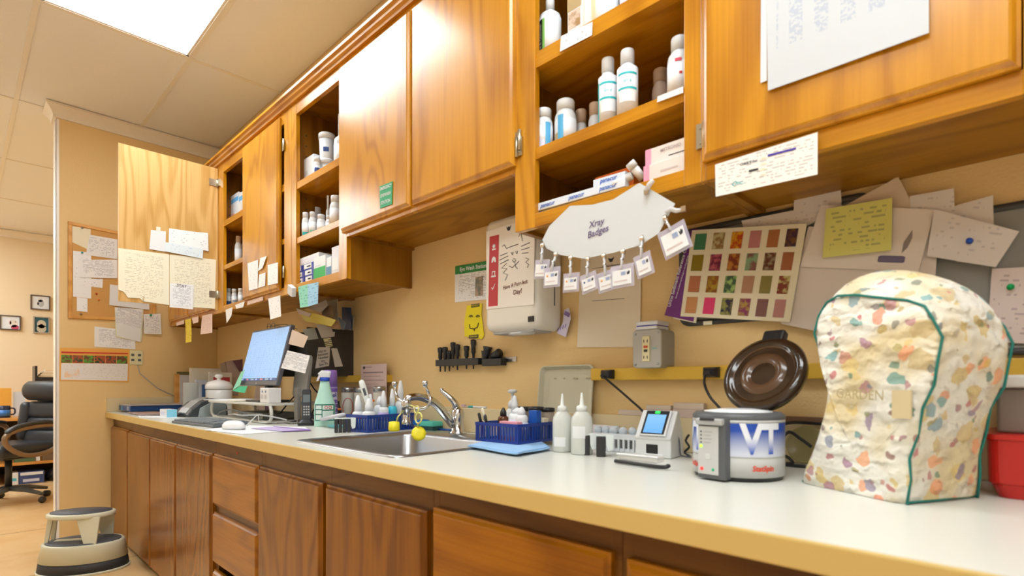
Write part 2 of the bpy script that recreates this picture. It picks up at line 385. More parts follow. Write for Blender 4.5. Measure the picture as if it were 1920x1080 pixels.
# wood crown strip over the row
pr=[(0,0),(.012,0),(.014,.010),(.024,.016),(.026,.028),(.036,.032),(.036,.044),(0,.044)]
R=[[(x,YF-a,ZTOP-.044+b) for a,b in pr] for x in (.001,5.14)]
struct(MB().rings(R).build('trim_4',OAKX))
# ---------------------------------------------------------------- base cupboards
YB=-.66; HB=.8175
def base(label,x0,x1,stl,kind='cupboard',name='base_cupboard'):
    t=thing(name,label,kind,(x0,0,0)); W=x1-x0
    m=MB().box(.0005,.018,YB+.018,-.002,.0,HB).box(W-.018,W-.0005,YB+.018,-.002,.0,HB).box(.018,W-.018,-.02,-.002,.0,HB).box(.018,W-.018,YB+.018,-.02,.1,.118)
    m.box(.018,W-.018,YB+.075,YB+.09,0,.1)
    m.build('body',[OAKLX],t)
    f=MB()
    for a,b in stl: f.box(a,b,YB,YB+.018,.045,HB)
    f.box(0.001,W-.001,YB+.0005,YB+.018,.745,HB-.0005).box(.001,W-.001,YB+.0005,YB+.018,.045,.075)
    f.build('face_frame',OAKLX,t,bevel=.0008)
    return t
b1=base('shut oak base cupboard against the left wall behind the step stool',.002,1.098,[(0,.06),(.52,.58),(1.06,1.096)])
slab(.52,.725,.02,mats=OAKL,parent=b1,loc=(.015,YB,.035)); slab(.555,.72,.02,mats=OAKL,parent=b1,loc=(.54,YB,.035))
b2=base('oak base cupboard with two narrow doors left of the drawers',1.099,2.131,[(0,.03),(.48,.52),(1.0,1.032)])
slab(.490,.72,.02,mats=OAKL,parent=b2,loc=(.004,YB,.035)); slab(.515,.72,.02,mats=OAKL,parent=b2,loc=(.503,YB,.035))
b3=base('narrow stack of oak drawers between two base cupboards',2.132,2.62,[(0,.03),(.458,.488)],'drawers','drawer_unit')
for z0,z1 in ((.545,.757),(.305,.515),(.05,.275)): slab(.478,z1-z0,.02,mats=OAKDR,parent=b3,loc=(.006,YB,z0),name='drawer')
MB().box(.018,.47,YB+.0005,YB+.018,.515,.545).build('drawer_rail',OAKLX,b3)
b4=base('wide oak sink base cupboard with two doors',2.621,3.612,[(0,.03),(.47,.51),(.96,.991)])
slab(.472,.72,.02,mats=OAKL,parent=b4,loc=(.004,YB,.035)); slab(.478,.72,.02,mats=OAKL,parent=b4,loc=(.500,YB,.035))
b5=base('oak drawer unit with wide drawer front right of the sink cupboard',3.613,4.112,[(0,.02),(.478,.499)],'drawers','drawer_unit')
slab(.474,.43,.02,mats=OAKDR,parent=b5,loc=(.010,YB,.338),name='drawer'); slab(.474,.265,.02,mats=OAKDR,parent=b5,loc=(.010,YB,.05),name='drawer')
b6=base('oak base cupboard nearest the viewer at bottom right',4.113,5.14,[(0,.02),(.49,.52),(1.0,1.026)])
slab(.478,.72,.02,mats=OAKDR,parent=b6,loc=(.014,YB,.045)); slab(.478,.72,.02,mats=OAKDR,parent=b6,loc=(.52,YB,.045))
# worktop with a cut-out for the sink
SX0,SX1,SY0,SY1=2.84,3.435,-.648,-.10
wt=thing('worktop','long cream laminate worktop with tan front edge running the whole wall','worktop',(0,0,.857))
m=MB(); z0,z1=-.026,0
m.box(.021,SX0+.02,-.703,-.021,z0,z1).box(SX1-.02,5.14,-.703,-.021,z0,z1).box(SX0+.02,SX1-.02,-.703,SY0+.02,z0,z1).box(SX0+.02,SX1-.02,SY1-.02,-.021,z0,z1)
m.build('top',LAM,wt)
MB().box(.001,5.14,-.706,-.690,-.039,-.0008).box(.001,.021,-.69,-.001,-.026,0).build('front_edge',LAMF,wt,bevel=.003)
MB().box(.021,5.14,-.020,-.001,0.0,.095).box(.001,.020,-.70,-.001,0.0,.095).build('backsplash',SPL,wt,bevel=.002)
# ---------------------------------------------------------------- sink
sk=thing('sink','stainless steel drop-in sink sunk into the cream worktop','sink',(SX0,SY0,.857)); W=SX1-SX0; D=SY1-SY0
def rr(x0,x1,y0,y1,r,z,n=6):
    o=[]
    for cx,cy,a0 in ((x1-r,y0+r,-PI/2),(x1-r,y1-r,0),(x0+r,y1-r,PI/2),(x0+r,y0+r,PI)):
        for i in range(n+1):
            a=a0+PI/2*i/n; o.append((cx+r*math.cos(a),cy+r*math.sin(a),z))
    return o
R=[rr(0,W,0,D,.035,-.001),rr(0,W,0,D,.035,.003),rr(.006,W-.006,.006,D-.006,.032,.006),rr(.022,W-.022,.022,D-.022,.028,.004),
   rr(.030,W-.030,.030,D-.105,.05,.002),rr(.034,W-.034,.034,D-.109,.05,-.006),rr(.040,W-.040,.040,D-.115,.055,-.12),rr(.052,W-.052,.052,D-.127,.06,-.15),rr(.09,W-.09,.09,D-.17,.06,-.158)]
MB().rings(R,0,True,cap=False).add(rr(.09,W-.09,.09,D-.17,.06,-.158),[tuple(range(28))]).build('basin',STL,sk)
MB().lathe([(.0,.0),(.02,.0),(.03,.003),(.042,.004),(.045,.0)],(W/2,(D-.08)/2,-.157),20).build('drain',CHR,sk)
# ================================================================ WALL ITEMS
P_TY=paper('typed_paper',(.86,.86,.87),(.45,.45,.5),.006,.55)
P_DN=paper('dense_paper',(.85,.85,.87),(.35,.36,.42),.004,.6,.08)
P_HW=paper('handwritten_paper',(.80,.79,.78),(.42,.40,.46),.0085,.5,.1,1.2)
P_CR=paper('cream_listing',(.86,.80,.62),(.62,.56,.42),.009,.5,.12)
P_SP=paper('sparse_paper',(.87,.87,.88),(.5,.5,.55),.012,.38,.15,1.4)
P_BL=paper('pale_blue_slip',(.74,.82,.88),(.45,.55,.68),.008,.4,.1)
P_YE=paper('yellow_note_paper',(.70,.66,.17),(.42,.40,.14),.010,.5,.1,1.3)
P_DT=paper('sheet_on_board',(.74,.67,.62),(.58,.52,.50),.009,.42,.15,1.2)
P_DT2=paper('pinkish_sheet',(.72,.60,.56),(.5,.38,.38),.009,.45,.1,1.5)
P_LM=paper('lemon_slip',(.85,.68,.05),(.5,.35,.02),.009,.5,.1,2)
P_PK=paper('pink_slip',(.86,.68,.62),(.7,.4,.38),.007,.5,.1)
CORK=mat('cork',(.66,.36,.11),.85,bump=.6,bscale=300)
def frame_rect(P,n,wd,th,name,m,parent,e1=None):
    pass
# --- corkboard on the left wall
cb=thing('cork_board','cork notice board in a pale wood frame on the left wall','notice board',(0,-.6,1.5))
c0=PX(127,415,0); c1=PX(292,449,0); c2=PX(292,604,0); c3=PX(127,597,0)
O=Vector((0,-.6,1.5))
def quadbar(a,b,wd,inn,parent,m):
    a=a-O; b=b-O; d=(b-a).normalized(); k=Vector(inn).normalized()*wd
    v=[]
    for x in (.0008,.016):
        for p in (a,b,b+k,a+k): v.append((x,p.y,p.z))
    MB().add(v,[(0,1,2,3),(7,6,5,4),(0,4,5,1),(1,5,6,2),(2,6,7,3),(3,7,4,0)]).build('frame',m,parent,bevel=.003)
MB().add([(x,(p-O).y,(p-O).z) for x in (.001,.009) for p in (c0,c1,c2,c3)],[(0,1,2,3),(7,6,5,4),(0,4,5,1),(1,5,6,2),(2,6,7,3),(3,7,4,0)]).build('cork_panel',CORK,cb)
quadbar(c0,c1,.022,(0,0,-1),cb,PALE); quadbar(c3,c2,.022,(0,0,1),cb,PALE); zz_=Vector((0,0,.0225)); quadbar(c0-zz_,c3+zz_,.022,(0,1,0),cb,PALE); quadbar(c1-zz_,c2+zz_,.022,(0,-1,0),cb,PALE)
X=.010
G='papers pinned on the cork board'
shX('pinned_paper','yellowed slip at the top left corner of the cork board','paper',[(136,424),(170,430),(169,470),(131,452)],X,PCR,group=G)
shX('pinned_paper','long strip of stacked cards down the left of the cork board','paper',[(137,470),(171,474),(171,560),(137,556)],X,P_SP,group=G)
shX('pinned_paper','small card with dark paw mark hanging lowest on the cork board','paper',[(144,557),(164,560),(164,585),(144,583)],X+.002,P_SP,group=G)
shX('pinned_paper','white letter with a pen sketch near the top of the cork board','paper',[(168,440),(220,449),(220,486),(161,478)],X+.003,P_HW,group=G)
shX('pinned_paper','white typed sheet across the middle of the cork board','paper',[(145,487),(220,487),(220,522),(150,520)],X+.005,P_TY,group=G)
shX('pinned_paper','short slip under the white typed sheet on the cork board','paper',[(147,522),(193,523),(192,540),(147,535)],X+.002,P_SP,group=G)
o=shX('pinned_paper','large white sheets behind the open cupboard door','paper',[(206,533),(280,545),(280,581),(205,572)],X+.007,PW,group=G)
for k,(px,py,c,l) in enumerate(((154,427,'silver','silver thumbtack at the top of the yellowed slip'),(181,551,'red','red thumbtack in bare cork right of the card strip'),(185,562,'orange','orange thumbtack lowest in the bare cork'),(152,589,'tan','thumbtack in the bottom frame of the cork board'),(154,474,'teal','teal thumbtack on the strip of cards'))):
    p=PX(px,py,X+(.003 if k<4 else .006)); mm={'silver':STL,'red':RED,'orange':mat('orange_pin',(.8,.2,.03),.4),'tan':NIK,'teal':CYN}[c]
    if k==3: p.x=.0165
    o=MB().lathe([(.0,0),(.006,0),(.0065,.002),(.003,.004),(.003,.009),(.005,.011),(0,.0115)],(0,0,0),10,0,Matrix.Rotation(PI/2,4,'Y')).build('thumbtack',mm,loc=p); tag(o,l,'thumbtack','thumbtacks on the cork board')
# calendar pad, card, typed sheet
cal=thing('notepad','thick pad of phone lists hanging below the cork board','notepad',PX(241,577,.0175))
for k,(m,dx) in enumerate(((PW,.000),(mat('yellow_sheet',(.85,.78,.25),.7),.002),(PW,.004),(P_DN,.006))):
    pts=[PX(a,b,.019+dx) for a,b in ([(215+k*.3,576),(269-k,580),(266-k,641),(217+k,632-k)])]
    o=sheet('page','','',pts,m,(1,0,0),parent=cal,curl=-.012 if k<3 else -.018); o.matrix_basis=Matrix.Translation(-Vector(cal.location))@o.matrix_basis
cal.name='notepad'
shX('paw_print_card','white card with black paw print and green pin','card',[(269,589),(301,588),(303,627),(270,626)],.018,P_HW)
p=PX(283,591,.019); o=MB().lathe([(.0,0),(.008,0),(.004,.005),(.006,.012),(0,.0125)],(0,0,0),10,0,Matrix.Rotation(PI/2,4,'Y')).build('thumbtack',GRN,loc=p); tag(o,'green thumbtack holding the paw print card','thumbtack')
shX('typed_notice','typed white notice taped under the cork board','paper',[(177,612),(254,621),(254,655),(177,650)],.003,P_TY)
# tick poster
ORG=mat('poster_orange',(.85,.42,.08),.5)
po=thing('poster','orange bordered tick poster with a row of close-up photos','poster',PX(176,685,.0015))
Lc=Vector(po.location)
def onposter(name,pts,x,m,**k):
    o=sheet(name,'','',[PX(a,b,x) for a,b in pts],m,(1,0,0),parent=po,**k); o.matrix_basis=Matrix.Translation(-Lc)@o.matrix_basis; return o
onposter('backing_sheet',[(112,652),(243,655),(241,717),(111,714)],.002,ORG)
onposter('text_area',[(115,681),(240,682),(239,714),(114,712)],.0035,paper('poster_text',(.82,.78,.76),(.6,.5,.5),.005,.4,.04,1))
def photo_mat(name,bg,fg,scale=30):
    if name in MC: return MC[name]
    m=bpy.data.materials.new(name); m.use_nodes=True; N,L=nt(m); b=N['Principled BSDF']; b.inputs['Roughness'].default_value=.4
    tc=N.new('ShaderNodeTexCoord'); no=N.new('ShaderNodeTexNoise'); no.inputs['Scale'].default_value=scale; no.inputs['Detail'].default_value=3
    oi=N.new('ShaderNodeObjectInfo'); ad=N.new('ShaderNodeVectorMath'); ad.operation='ADD'; L.new(tc.outputs['Object'],ad.inputs[0]); L.new(oi.outputs['Random'],ad.inputs[1]); L.new(ad.outputs[0],no.inputs['Vector'])
    L.new(ramp(N,L,no.outputs['Fac'],[(.42,bg),(.56,fg)]),b.inputs['Base Color']); MC[name]=m; return m
PHG=photo_mat('tick_photo_green',(.10,.35,.03),(.16,.05,.02),55); PHD=photo_mat('tick_photo_dark',(.02,.07,.03),(.45,.08,.02),60)
for k in range(6):
    a=115+k*20.8; onposter('photo',[(a,665.5+k*.4),(a+19.8,666+k*.4),(a+19.8,680.5+k*.3),(a,680+k*.3)],.0042,(PHG,PHD,PHG,PHD,PHD,PHG)[k],grid=1)
o=onposter('title_bar',[(115,659),(240,662),(240,664),(115,662)],.0038,RED,grid=1)
o=onposter('tick_drawing',[(122,697),(147,690),(150,706),(120,708)],.0044,photo_mat('tick_drawing',(.86,.6,.4),(.80,.74,.70),40),grid=1)
# outlet plate with four jacks
pl=thing('wall_outlet','cream four-jack wall outlet beside the tick poster','outlet',PX(255.5,670.5,.001))
a=PX(243,657,.001); b=PX(268,685,.001); hw=(b.y-a.y)/2; hh=(a.z-b.z)/2
MB().box(0,.006,-hw,hw,-hh,hh).build('cover_plate',mat('ivory_plastic',(.74,.68,.42),.4),pl,bevel=.003)
for yy in (-.022,.018):
    for zz in (-.018,.018): MB().box(.006,.0075,yy-.009,yy+.009,zz-.008,zz+.008).build('socket',DGR,pl)
cord=MB().tube([PX(258,684,.012),PX(262,700,.01),PX(276,712,.01),PX(295,728,.012),PX(330,744,.03)],.003).build('phone_cord',GRYP); tag(cord,'thin grey phone cord drooping from the wall outlet','cord')
# --- papers on the open door (inside face x≈1.06)
XD=1.0618
def onD(nm,lab,pts,m,dx=0,**k): return shX(nm,lab,'paper',pts,XD+dx,m,group='papers taped inside the open door',**k)
onD('taped_list','large cream drug list with torn lower corner taped on the open door',[(222,465),(317,477),(317,572),(283,567),(268,565),(262,559),(240,558),(232,547),(222,543)],P_CR,e1=(0,1,0))
onD('taped_list','second cream drug list filling the right of the open door',[(318,477),(405,487),(403,579),(318,573)],P_CR,.0003)
onD('taped_slip','small white note with tape tab highest on the open door',[(283,431),(311,434),(310,472),(280,467)],PW,.002)
shX('tape_tab','strip of clear tape above the small white note','tape',[(293,425),(301,426),(301,434),(293,433)],XD+.003,WHT)
onD('taped_slip','wide white slip left of a narrower slip on the open door',[(317,428),(360,434),(359,465),(316,461)],P_SP,.002)
onD('taped_slip','white slip at the right edge of the open door',[(359,434),(390,437),(391,471),(359,464)],P_SP,.004)
onD('taped_slip','pale blue slip below the wide white slip',[(310,454),(381,467),(380,485),(309,471)],P_BL,.006,)
st=onD('stat_sheet','white sheet headed STAT taped to the open door bottom',[(319,531),(363,534),(362,580),(318,576)],P_TY,.005)
lettering(st,'STAT',0,.058,.022,INK,y=-.0012)
pc=MB().tube([PX(267,556,XD+.003),PX(270,556,XD+.003),PX(270,563,XD+.004),PX(268,564,XD+.004),PX(268,559,XD+.004)],.0012).build('paper_clip',mat('brass',(.6,.45,.15),.3,1)); tag(pc,'brass paper clip at the torn corner of the cream list','paper clip')
# --- slips hanging from the bottom rail / door
YH=-.3235
def onR(lab,pts,m,dy=0,nm='hanging_slip',**k): return shY(nm,lab,'note',pts,YH-dy,m,group='slips taped along the cupboard bottom rail',**k)
onR('yellow strip hanging from the corner cupboard edge',[(347,600),(358,597),(362,641),(351,643)],P_LM,.004,curl=.01)
onR('pink slip hanging right of the yellow strip',[(379,592),(398,588),(398,624),(376,627)],P_PK,.004)
onR('tiny pink slip between yellow strip and pink slip',[(360,596),(372,593),(372,604),(362,607)],P_PK,.003)
onR('flat pinkish label leftmost on the bottom rail',[(330,605),(345,600),(345,607),(331,611)],P_PK,.003)
onR('curled white slip hanging under the shelf of white bottles',[(423,581),(436,576),(434,592),(425,606)],P_SP,.002)
onR('white torn slip on the rail right of the curled slip',[(441,572),(459,565),(456,576),(443,579)],P_SP,.002)
onR('pale pink tape label on the rail below the shut door',[(464,565),(493,556),(493,563),(464,572)],P_PK,.001)
onR('white tag with purple edge hanging below the shut door',[(503,560),(525,554),(527,593),(507,599)],P_SP,.003)
onR('green half of a plastic bag card hanging under the boxes',[(559,538),(577,533),(578,575),(563,577)],paper('green_card',(.25,.62,.48),(.12,.4,.35),.012,.5,.02,2),.006)
onR('blue half of a plastic bag card hanging under the boxes',[(577,533),(597,529),(596,569),(578,575)],paper('blue_card',(.32,.58,.78),(.2,.35,.6),.012,.5,.02,2),.006)
hb=thing('small_box','small white carton taped to the rail beside the green card','box',PY(547,545,YH-.012)); MB().box(-.022,.022,-.01,.01,-.022,.022).build('carton',WP,hb,rot=(.2,.5,.1),bevel=.001)
# slips on the shut door of cupboard B
YD=-.3405
def onB(lab,pts,dy=0,m=None,nm='taped_slip'): return shY(nm,lab,'note',pts,YD-dy,m or P_SP,group='slips on the shut narrow door')
onB('long curled white slip leftmost on the shut narrow door',[(464,494),(484,487),(483,541),(467,545)],.002)
onB('tilted white slip above the others on the shut narrow door',[(488,484),(500,480),(492,503),(484,508)],.004)
onB('short white slip under the tilted slip',[(486,515),(498,511),(497,536),(484,540)],.002)
onB('square white slip rightmost on the shut narrow door',[(502,497),(521,492),(521,531),(502,535)],.002)
# green emergency sign
es=shY('safety_sign','green sign with white lettering on the left door above the sink','sign',[(712,350),(736,340),(735,383),(713,391)],-.3410,mat('sign_green',(.0,.33,.13),.35),th=.002)
for k,s in enumerate(('EMERGENCY','EYEWASH','STATION')): lettering(es,s,0,.028-k*.026,.0165,PW,y=-.002,bold=.02,sx=.8 if k==0 else .9)
# shelf edge tags of open cupboard F
def tagF(lab,pts,m=P_SP): return shY('shelf_label',lab,'label',pts,YF-.001,m,group='labels on the shelf edges')
tagF('creased white shelf label on the top shelf edge',[(1052,68),(1111,41),(1110,66),(1050,97)]); tagF('white shelf label under the tall bottle at right',[(1233,181),(1281,162),(1281,174),(1232,192)],PW)
# notice and chart at right cupboard
ch=[PY(1440,170,-.346),PY(1742,62,-.346),PY(1742,-190,-.346),PY(1436,-150,-.346)]
def table_mat():
    m=bpy.data.materials.new('schedule_print'); m.use_nodes=True; N,L=nt(m); b=N['Principled BSDF']; b.inputs['Roughness'].default_value=.5
    tc=N.new('ShaderNodeTexCoord'); sp=N.new('ShaderNodeSeparateXYZ'); L.new(tc.outputs['Object'],sp.inputs[0])
    cb=N.new('ShaderNodeCombineXYZ'); L.new(math_n(N,L,'MULTIPLY',sp.outputs[0],95),cb.inputs[0]); L.new(math_n(N,L,'MULTIPLY',math_n(N,L,'FLOOR',math_n(N,L,'MULTIPLY',sp.outputs[2],320)),2.3),cb.inputs[1])
    no=N.new('ShaderNodeTexNoise'); no.inputs['Scale'].default_value=1; L.new(cb.outputs[0],no.inputs['Vector'])
    col=math_n(N,L,'FRACT',math_n(N,L,'MULTIPLY',sp.outputs[0],24)); k=math_n(N,L,'MULTIPLY',math_n(N,L,'LESS_THAN',col,.55),math_n(N,L,'GREATER_THAN',no.outputs['Fac'],.5))
    g=N.new('ShaderNodeSeparateXYZ'); L.new(tc.outputs['Generated'],g.inputs[0])
    k=math_n(N,L,'MULTIPLY',k,math_n(N,L,'GREATER_THAN',g.outputs[2],.22)); k=math_n(N,L,'MULTIPLY',k,math_n(N,L,'LESS_THAN',g.outputs[0],.85)); k=math_n(N,L,'MULTIPLY',k,math_n(N,L,'GREATER_THAN',g.outputs[0],.08))
    L.new(mixc(N,L,k,(.60,.63,.67),(.47,.52,.62)),b.inputs['Base Color']); return m
sheet('wall_chart','large white schedule chart taped on the right cupboard door','chart',[ch[3],ch[2],ch[1],ch[0]],table_mat(),(0,-1,0),wave=.001)
shY('paper_strip','narrow white strip behind the left edge of the schedule chart','paper',[(1428,-130),(1438,-135),(1438,151),(1426,156)],-.3425,PW)
nc=shY('notice_card','white notice with green handwriting hanging below the right cupboard door','card',[(1341,309),(1533,248),(1533,327),(1342,369)],-.336,paper('notice_print',(.85,.82,.78),(.55,.52,.5),.006,.5,.04),th=.0012)
bar=marks(nc,.033,.021,.05,.004,mat('purple_ink',(.06,.03,.35),.5)); lettering(nc,'Check it out',-.028,.017,.0065,INK,bold=.03)
for k in range(4): MB().add([((.006*math.cos(a)),-.0012,-.015+.0105*k+.004*math.sin(a)) for a in [i*PI/4 for i in range(7)]],[(0,1,2),(0,2,3),(0,3,4)]).build('ring_print',PCR,nc)
lettering(nc,'Onc...',-.045,-.018,.012,CYN,bold=.01,shear=.3)
marks(nc,-.018,.0,.018,.004,INK,'drawing')
# ---------------- back wall papers
e=shY('eyewash_poster','white Eye Wash Station notice with green header and small photo','notice',[(853,509),(925,497),(925,560),(853,567)],-.003,P_TY,th=.001)
W2=(PY(925,530,-.003)-PY(853,530,-.003)).x
hd=marks(e,0,.066,W2,.034,mat('header_green',(.03,.25,.06),.5),'header'); lettering(e,'Eye Wash Station',-.005,.066,.022,PW,y=-.0018,bold=.02)
marks(e,.035,-.010,.045,.075,photo_mat('eyewash_photo',(.16,.17,.13),(.42,.3,.22),40),'photo')
yf=thing('caution_sign','yellow sign with a drawn face hanging under the eye wash notice','sign',PY(888,602,-.004))
c=PY(888,602,-.004)
def rel(px,py): q=PY(px,py,-.004)-c; return (q.x,q.z)
MB().prism([rel(876,573),rel(904,569),rel(903,590),rel(908,629),rel(904,636),rel(872,631),rel(871,605)],-.002,0).build('sign_board',mat('sign_yellow',(.85,.72,.0),.4),yf)
for a,b_,w_,h_ in ((892,573,.05,.012),(889,631,.055,.013)):
    x,z=rel(a,b_); MB().box(x-w_/2,x+w_/2,-.0026,-.002,z-h_/2,z+h_/2).build('text_panel',INK,yf)
x,z=rel(892,573); lettering(yf,'EMERGENCY',x,z,.0085,YEL,y=-.0028); x,z=rel(889,631); lettering(yf,'EYEWASH',x,z,.0095,YEL,y=-.0028)
for ex in (884,897):
    x,z=rel(ex,594); MB().tube([(x-.010,-.0035,z),(x-.004,-.0035,z+.006),(x+.006,-.0035,z+.005),(x+.011,-.0035,z-.001)],.0016,6).lathe([(0,0),(.003,0),(.003,.001),(0,.001)],(0,0,0),10,0,Matrix.Translation((x,-.0025,z))@Matrix.Rotation(PI/2,4,'X')).build('eye',INK,yf)
x,z=rel(890,613); MB().tube([(x-.027,-.0035,z+.012),(x-.024,-.0035,z-.004),(x,-.0035,z-.008),(x+.02,-.0035,z-.003),(x+.026,-.0035,z+.014)],.0018,6).tube([(x,-.0035,z-.008),(x+.001,-.0035,z-.016)],.0018,6).build('mouth',INK,yf)
# paper towel dispenser ------------------------------------------------
dx0,dx1,dy,dz0,dz1=3.215,3.462,-.142,1.222,1.606
td=thing('towel_dispenser','white wall paper towel dispenser with a cat drawing taped to its front','paper towel dispenser',(dx0,0,dz0)); W=dx1-dx0; H=dz1-dz0
R=[]
for z,ins,fy in ((.0,.02,.02),(.012,.004,.004),(.03,0,0),(H-.02,0,0),(H-.004,.006,.006),(H,.02,.02)):
    L_=rr(ins,W-ins,dy+fy,-.0015,.03,z,5)
    R.append([(a,min(b,-.0015),c_) for a,b,c_ in L_])
MB().rings(R,0,True).build('cover',WPW,td)
MB().box(.03,W-.03,dy+.02,-.03,-.006,.002).build('outlet_tray',GRYP,td,bevel=.002)
MB().lathe([(.0,0),(.03,0),(.034,.006),(.0,.008)],(W*.55,dy+.05,-.010),16,sx=1.7).build('paper_end',WP,td)
MB().box(W-.035,W-.012,dy-.002,dy+.004,.022,.040).build('latch',BLK,td,bevel=.001)
MB().box(W-.0005,W+.001,-.055,-.05,.08,.27).build('side_slot',DGR,td)
# cat drawing note
nt_=shY('drawn_note','white memo with red sidebar, pen drawn cat and Have A Purr-fect Day greeting','note',[(912,434),(1003,405),(1001,571),(912,580)],dy-.002,PCR if 0 else mat('memo_paper',(.84,.79,.72),.6),th=.0009)
q=PY(956,500,dy-.002); NC=nt_.matrix_world.translation
def nl(px,py): a_=nt_.matrix_world.inverted()@PY(px,py,dy-.002); return a_.x,a_.z
x0,z0=nl(916,575); x1,z1=nl(936,440)
rb=MB().box(x0,x1,-.0012,-.0006,z0,z1-.0).build('red_sidebar',mat('memo_red',(.5,.04,.05),.5),nt_)
for k in range(4):
    x,z=(x0+x1)/2,z1-.035-k*.047
    if k==0: MB().lathe([(0,0),(.007,0),(.007,.0006),(0,.0006)],(0,0,0),10,0,Matrix.Translation((x,-.0013,z))@Matrix.Rotation(PI/2,4,'X')).box(x-.009,x+.009,-.0018,-.0013,z-.014,z-.008).build('icon',PW,nt_)
    elif k==1: MB().prism([(x-.011,z-.008),(x-.009,z+.006),(x,z+.012),(x+.009,z+.006),(x+.011,z-.008),(x+.004,z-.008),(x,z),(x-.004,z-.008)],-.0018,-.0013).build('icon',PW,nt_)
    elif k==2: MB().box(x-.008,x+.008,-.0018,-.0013,z+.006,z+.009).box(x-.008,x-.005,-.0018,-.0013,z-.006,z+.006).box(x+.005,x+.008,-.0018,-.0013,z-.006,z+.006).box(x-.011,x+.011,-.0018,-.0013,z-.011,z-.006).build('icon',PW,nt_)
    else: MB().prism([(x-.009,z),(x-.003,z-.008),(x+.010,z+.012),(x+.008,z+.013),(x-.003,z-.003),(x-.007,z+.002)],-.0018,-.0013).build('icon',PW,nt_)
def pen(pp,r=.0011,m=INK,name='pen_stroke'): return MB().tube([(*nl(a,b),) and (nl(a,b)[0],-.0012,nl(a,b)[1]) for a,b in pp],r,5).build(name,m,nt_)
for pp in ([(942,462),(946,459),(950,466)],[(973,444),(977,436),(980,452)],[(950,466),(960,462),(972,458)],[(961,478),(959,474),(963,473),(961,478)],[(969,476),(967,471),(971,471),(970,476)],
  [(962,486),(966,485),(968,489),(964,492),(961,488)],[(966,492),(967,500),(971,504)],[(966,497),(961,502),(955,499)],[(967,497),(973,490)],
  [(937,488),(953,480)],[(938,495),(954,487)],[(938,480),(952,474)],[(978,462),(994,455)],[(978,469),(993,464)],[(979,475),(991,474)],
  [(950,494),(941,503),(951,504),(944,512),(952,515),(948,526)],[(986,484),(992,486),(986,492),(992,496),(989,502)]): pen(pp)
BRN=mat('brown_marker',(.16,.05,.03),.5)
x,z=nl(966,534); lettering(nt_,'Have A Purr-fect',x,z,.019,BRN,y=-.0014,bold=.02,rot=.10,sx=.86,shear=.1)
x,z=nl(971,547); lettering(nt_,'Day!',x,z,.021,BRN,y=-.0014,bold=.02,rot=.1,shear=.1)
x,z=nl(954,428); MB().prism([(x-.012,z+.008),(x-.006,z+.002),(x,z+.006),(x+.006,z+.003),(x+.012,z+.009),(x+.006,z-.008),(x-.004,z-.008)],-.0014,-.0008).build('logo',INK,nt_)
# label roll
lr=thing('label_strip','lavender and white sticker strip hanging right of the towel dispenser','stickers',PY(1058,604,-.02)); c=PY(1058,604,-.02)
MB().prism([(-.03,-.035),(.008,-.05),(.028,.01),(.02,.045),(.002,.04),(-.004,.0)],-.002,0).build('strip',mat('lavender_paper',(.66,.6,.74),.6),lr)
MB().box(-.012,.012,-.003,-.002,.022,.036).build('stripe',mat('lilac_ink',(.25,.18,.45),.5),lr,rot=(0,.5,0))
for k in range(4): MB().box(-.018+k*.009,-.015+k*.009,-.003,-.002,-.035+k*.006,-.022+k*.006).build('barcode',mat('lilac_ink',(.25,.18,.45),.5),lr,rot=(0,.3,0))
# large paper with paw right of dispenser
bp=shY('letter_sheet','large buff sheet with torn edge taped on the wall behind the badges','paper',[(1090,468),(1203,452),(1200,651),(1082,651)],-.004,mat('buff_paper',(.82,.72,.56),.7),th=.001)
x0=bp.matrix_world.inverted()@PY(1146,487,-.004); MB().prism([(x0.x-.012,x0.z+.006),(x0.x,x0.z+.003),(x0.x+.012,x0.z+.007),(x0.x+.004,x0.z-.007),(x0.x-.004,x0.z-.007)],-.0012,-.0006).build('logo',INK,bp)
lettering(bp,'Animal Hospital',x0.x,x0.z-.018,.010,INK)
for py in (500,562): 
    a_=bp.matrix_world.inverted()@PY(1140,py,-.004); MB().box(a_.x-.06,a_.x+.06,-.0011,-.0006,a_.z-.0006,a_.z+.0006).build('rule',INK,bp)
# otoscope cone rack --------------------------------------------------
rk=thing('wall_rack','black wall rack of otoscope cones on a metal strip','rack',PY(890,686,-.001)); O=PY(890,686,-.001)
def rl(px,py,Y=-.02): q_=PY(px,py,Y)-O; return Vector((q_.x,q_.y,q_.z))
a=rl(818,680);b=rl(963,673)
MB().box(rl(818,0).x,rl(962,0).x,-.003,.0,-.010+.02,.008+.02).build('metal_strip',STL,rk)
for (p0,p1) in ((818,898),(905,941)):
    x0=rl(p0,685,-.03).x; x1=rl(p1,685,-.03).x; z_=rl((p0+p1)/2,679,-.03).z; MB().box(x0,x1,-.034,-.004,z_-.013,z_+.013).build('rack_bar',BLK,rk,bevel=.002)
for k,(px,top,bot,lean) in enumerate(((826,651,697,0),(835,650,697,0),(843,657,696,0),(850,641,689,0),(858,645,694,0),(875,648,692,0),(888,636,692,0))):
    x=rl(px,680,-.02).x; zt=rl(px,top,-.02).z; zb=rl(px,bot,-.02).z; h=zt-zb; r=.0115
    MB().lathe([(.0,0),(.0028,0),(.004,h*.35),(.006,h*.5),(r*.8,h*.56),(r*.75,h*.75),(r,h*.84),(r,h*.97),(0,h)],(x,-.020,zb),12).build('cone',BLK,rk)
for (px,py,a_) in ((913,660,.2),(930,665,1.3),(910,668,.1)):
    p=rl(px,py,-.02); MB().lathe([(0,-.025),(.009,-.025),(.013,-.008),(.015,.008),(.018,.020),(0,.021)],(0,0,0),12,0,Matrix.Translation(p)@Matrix.Rotation(a_,4,'Y')).build('cone',BLK,rk)
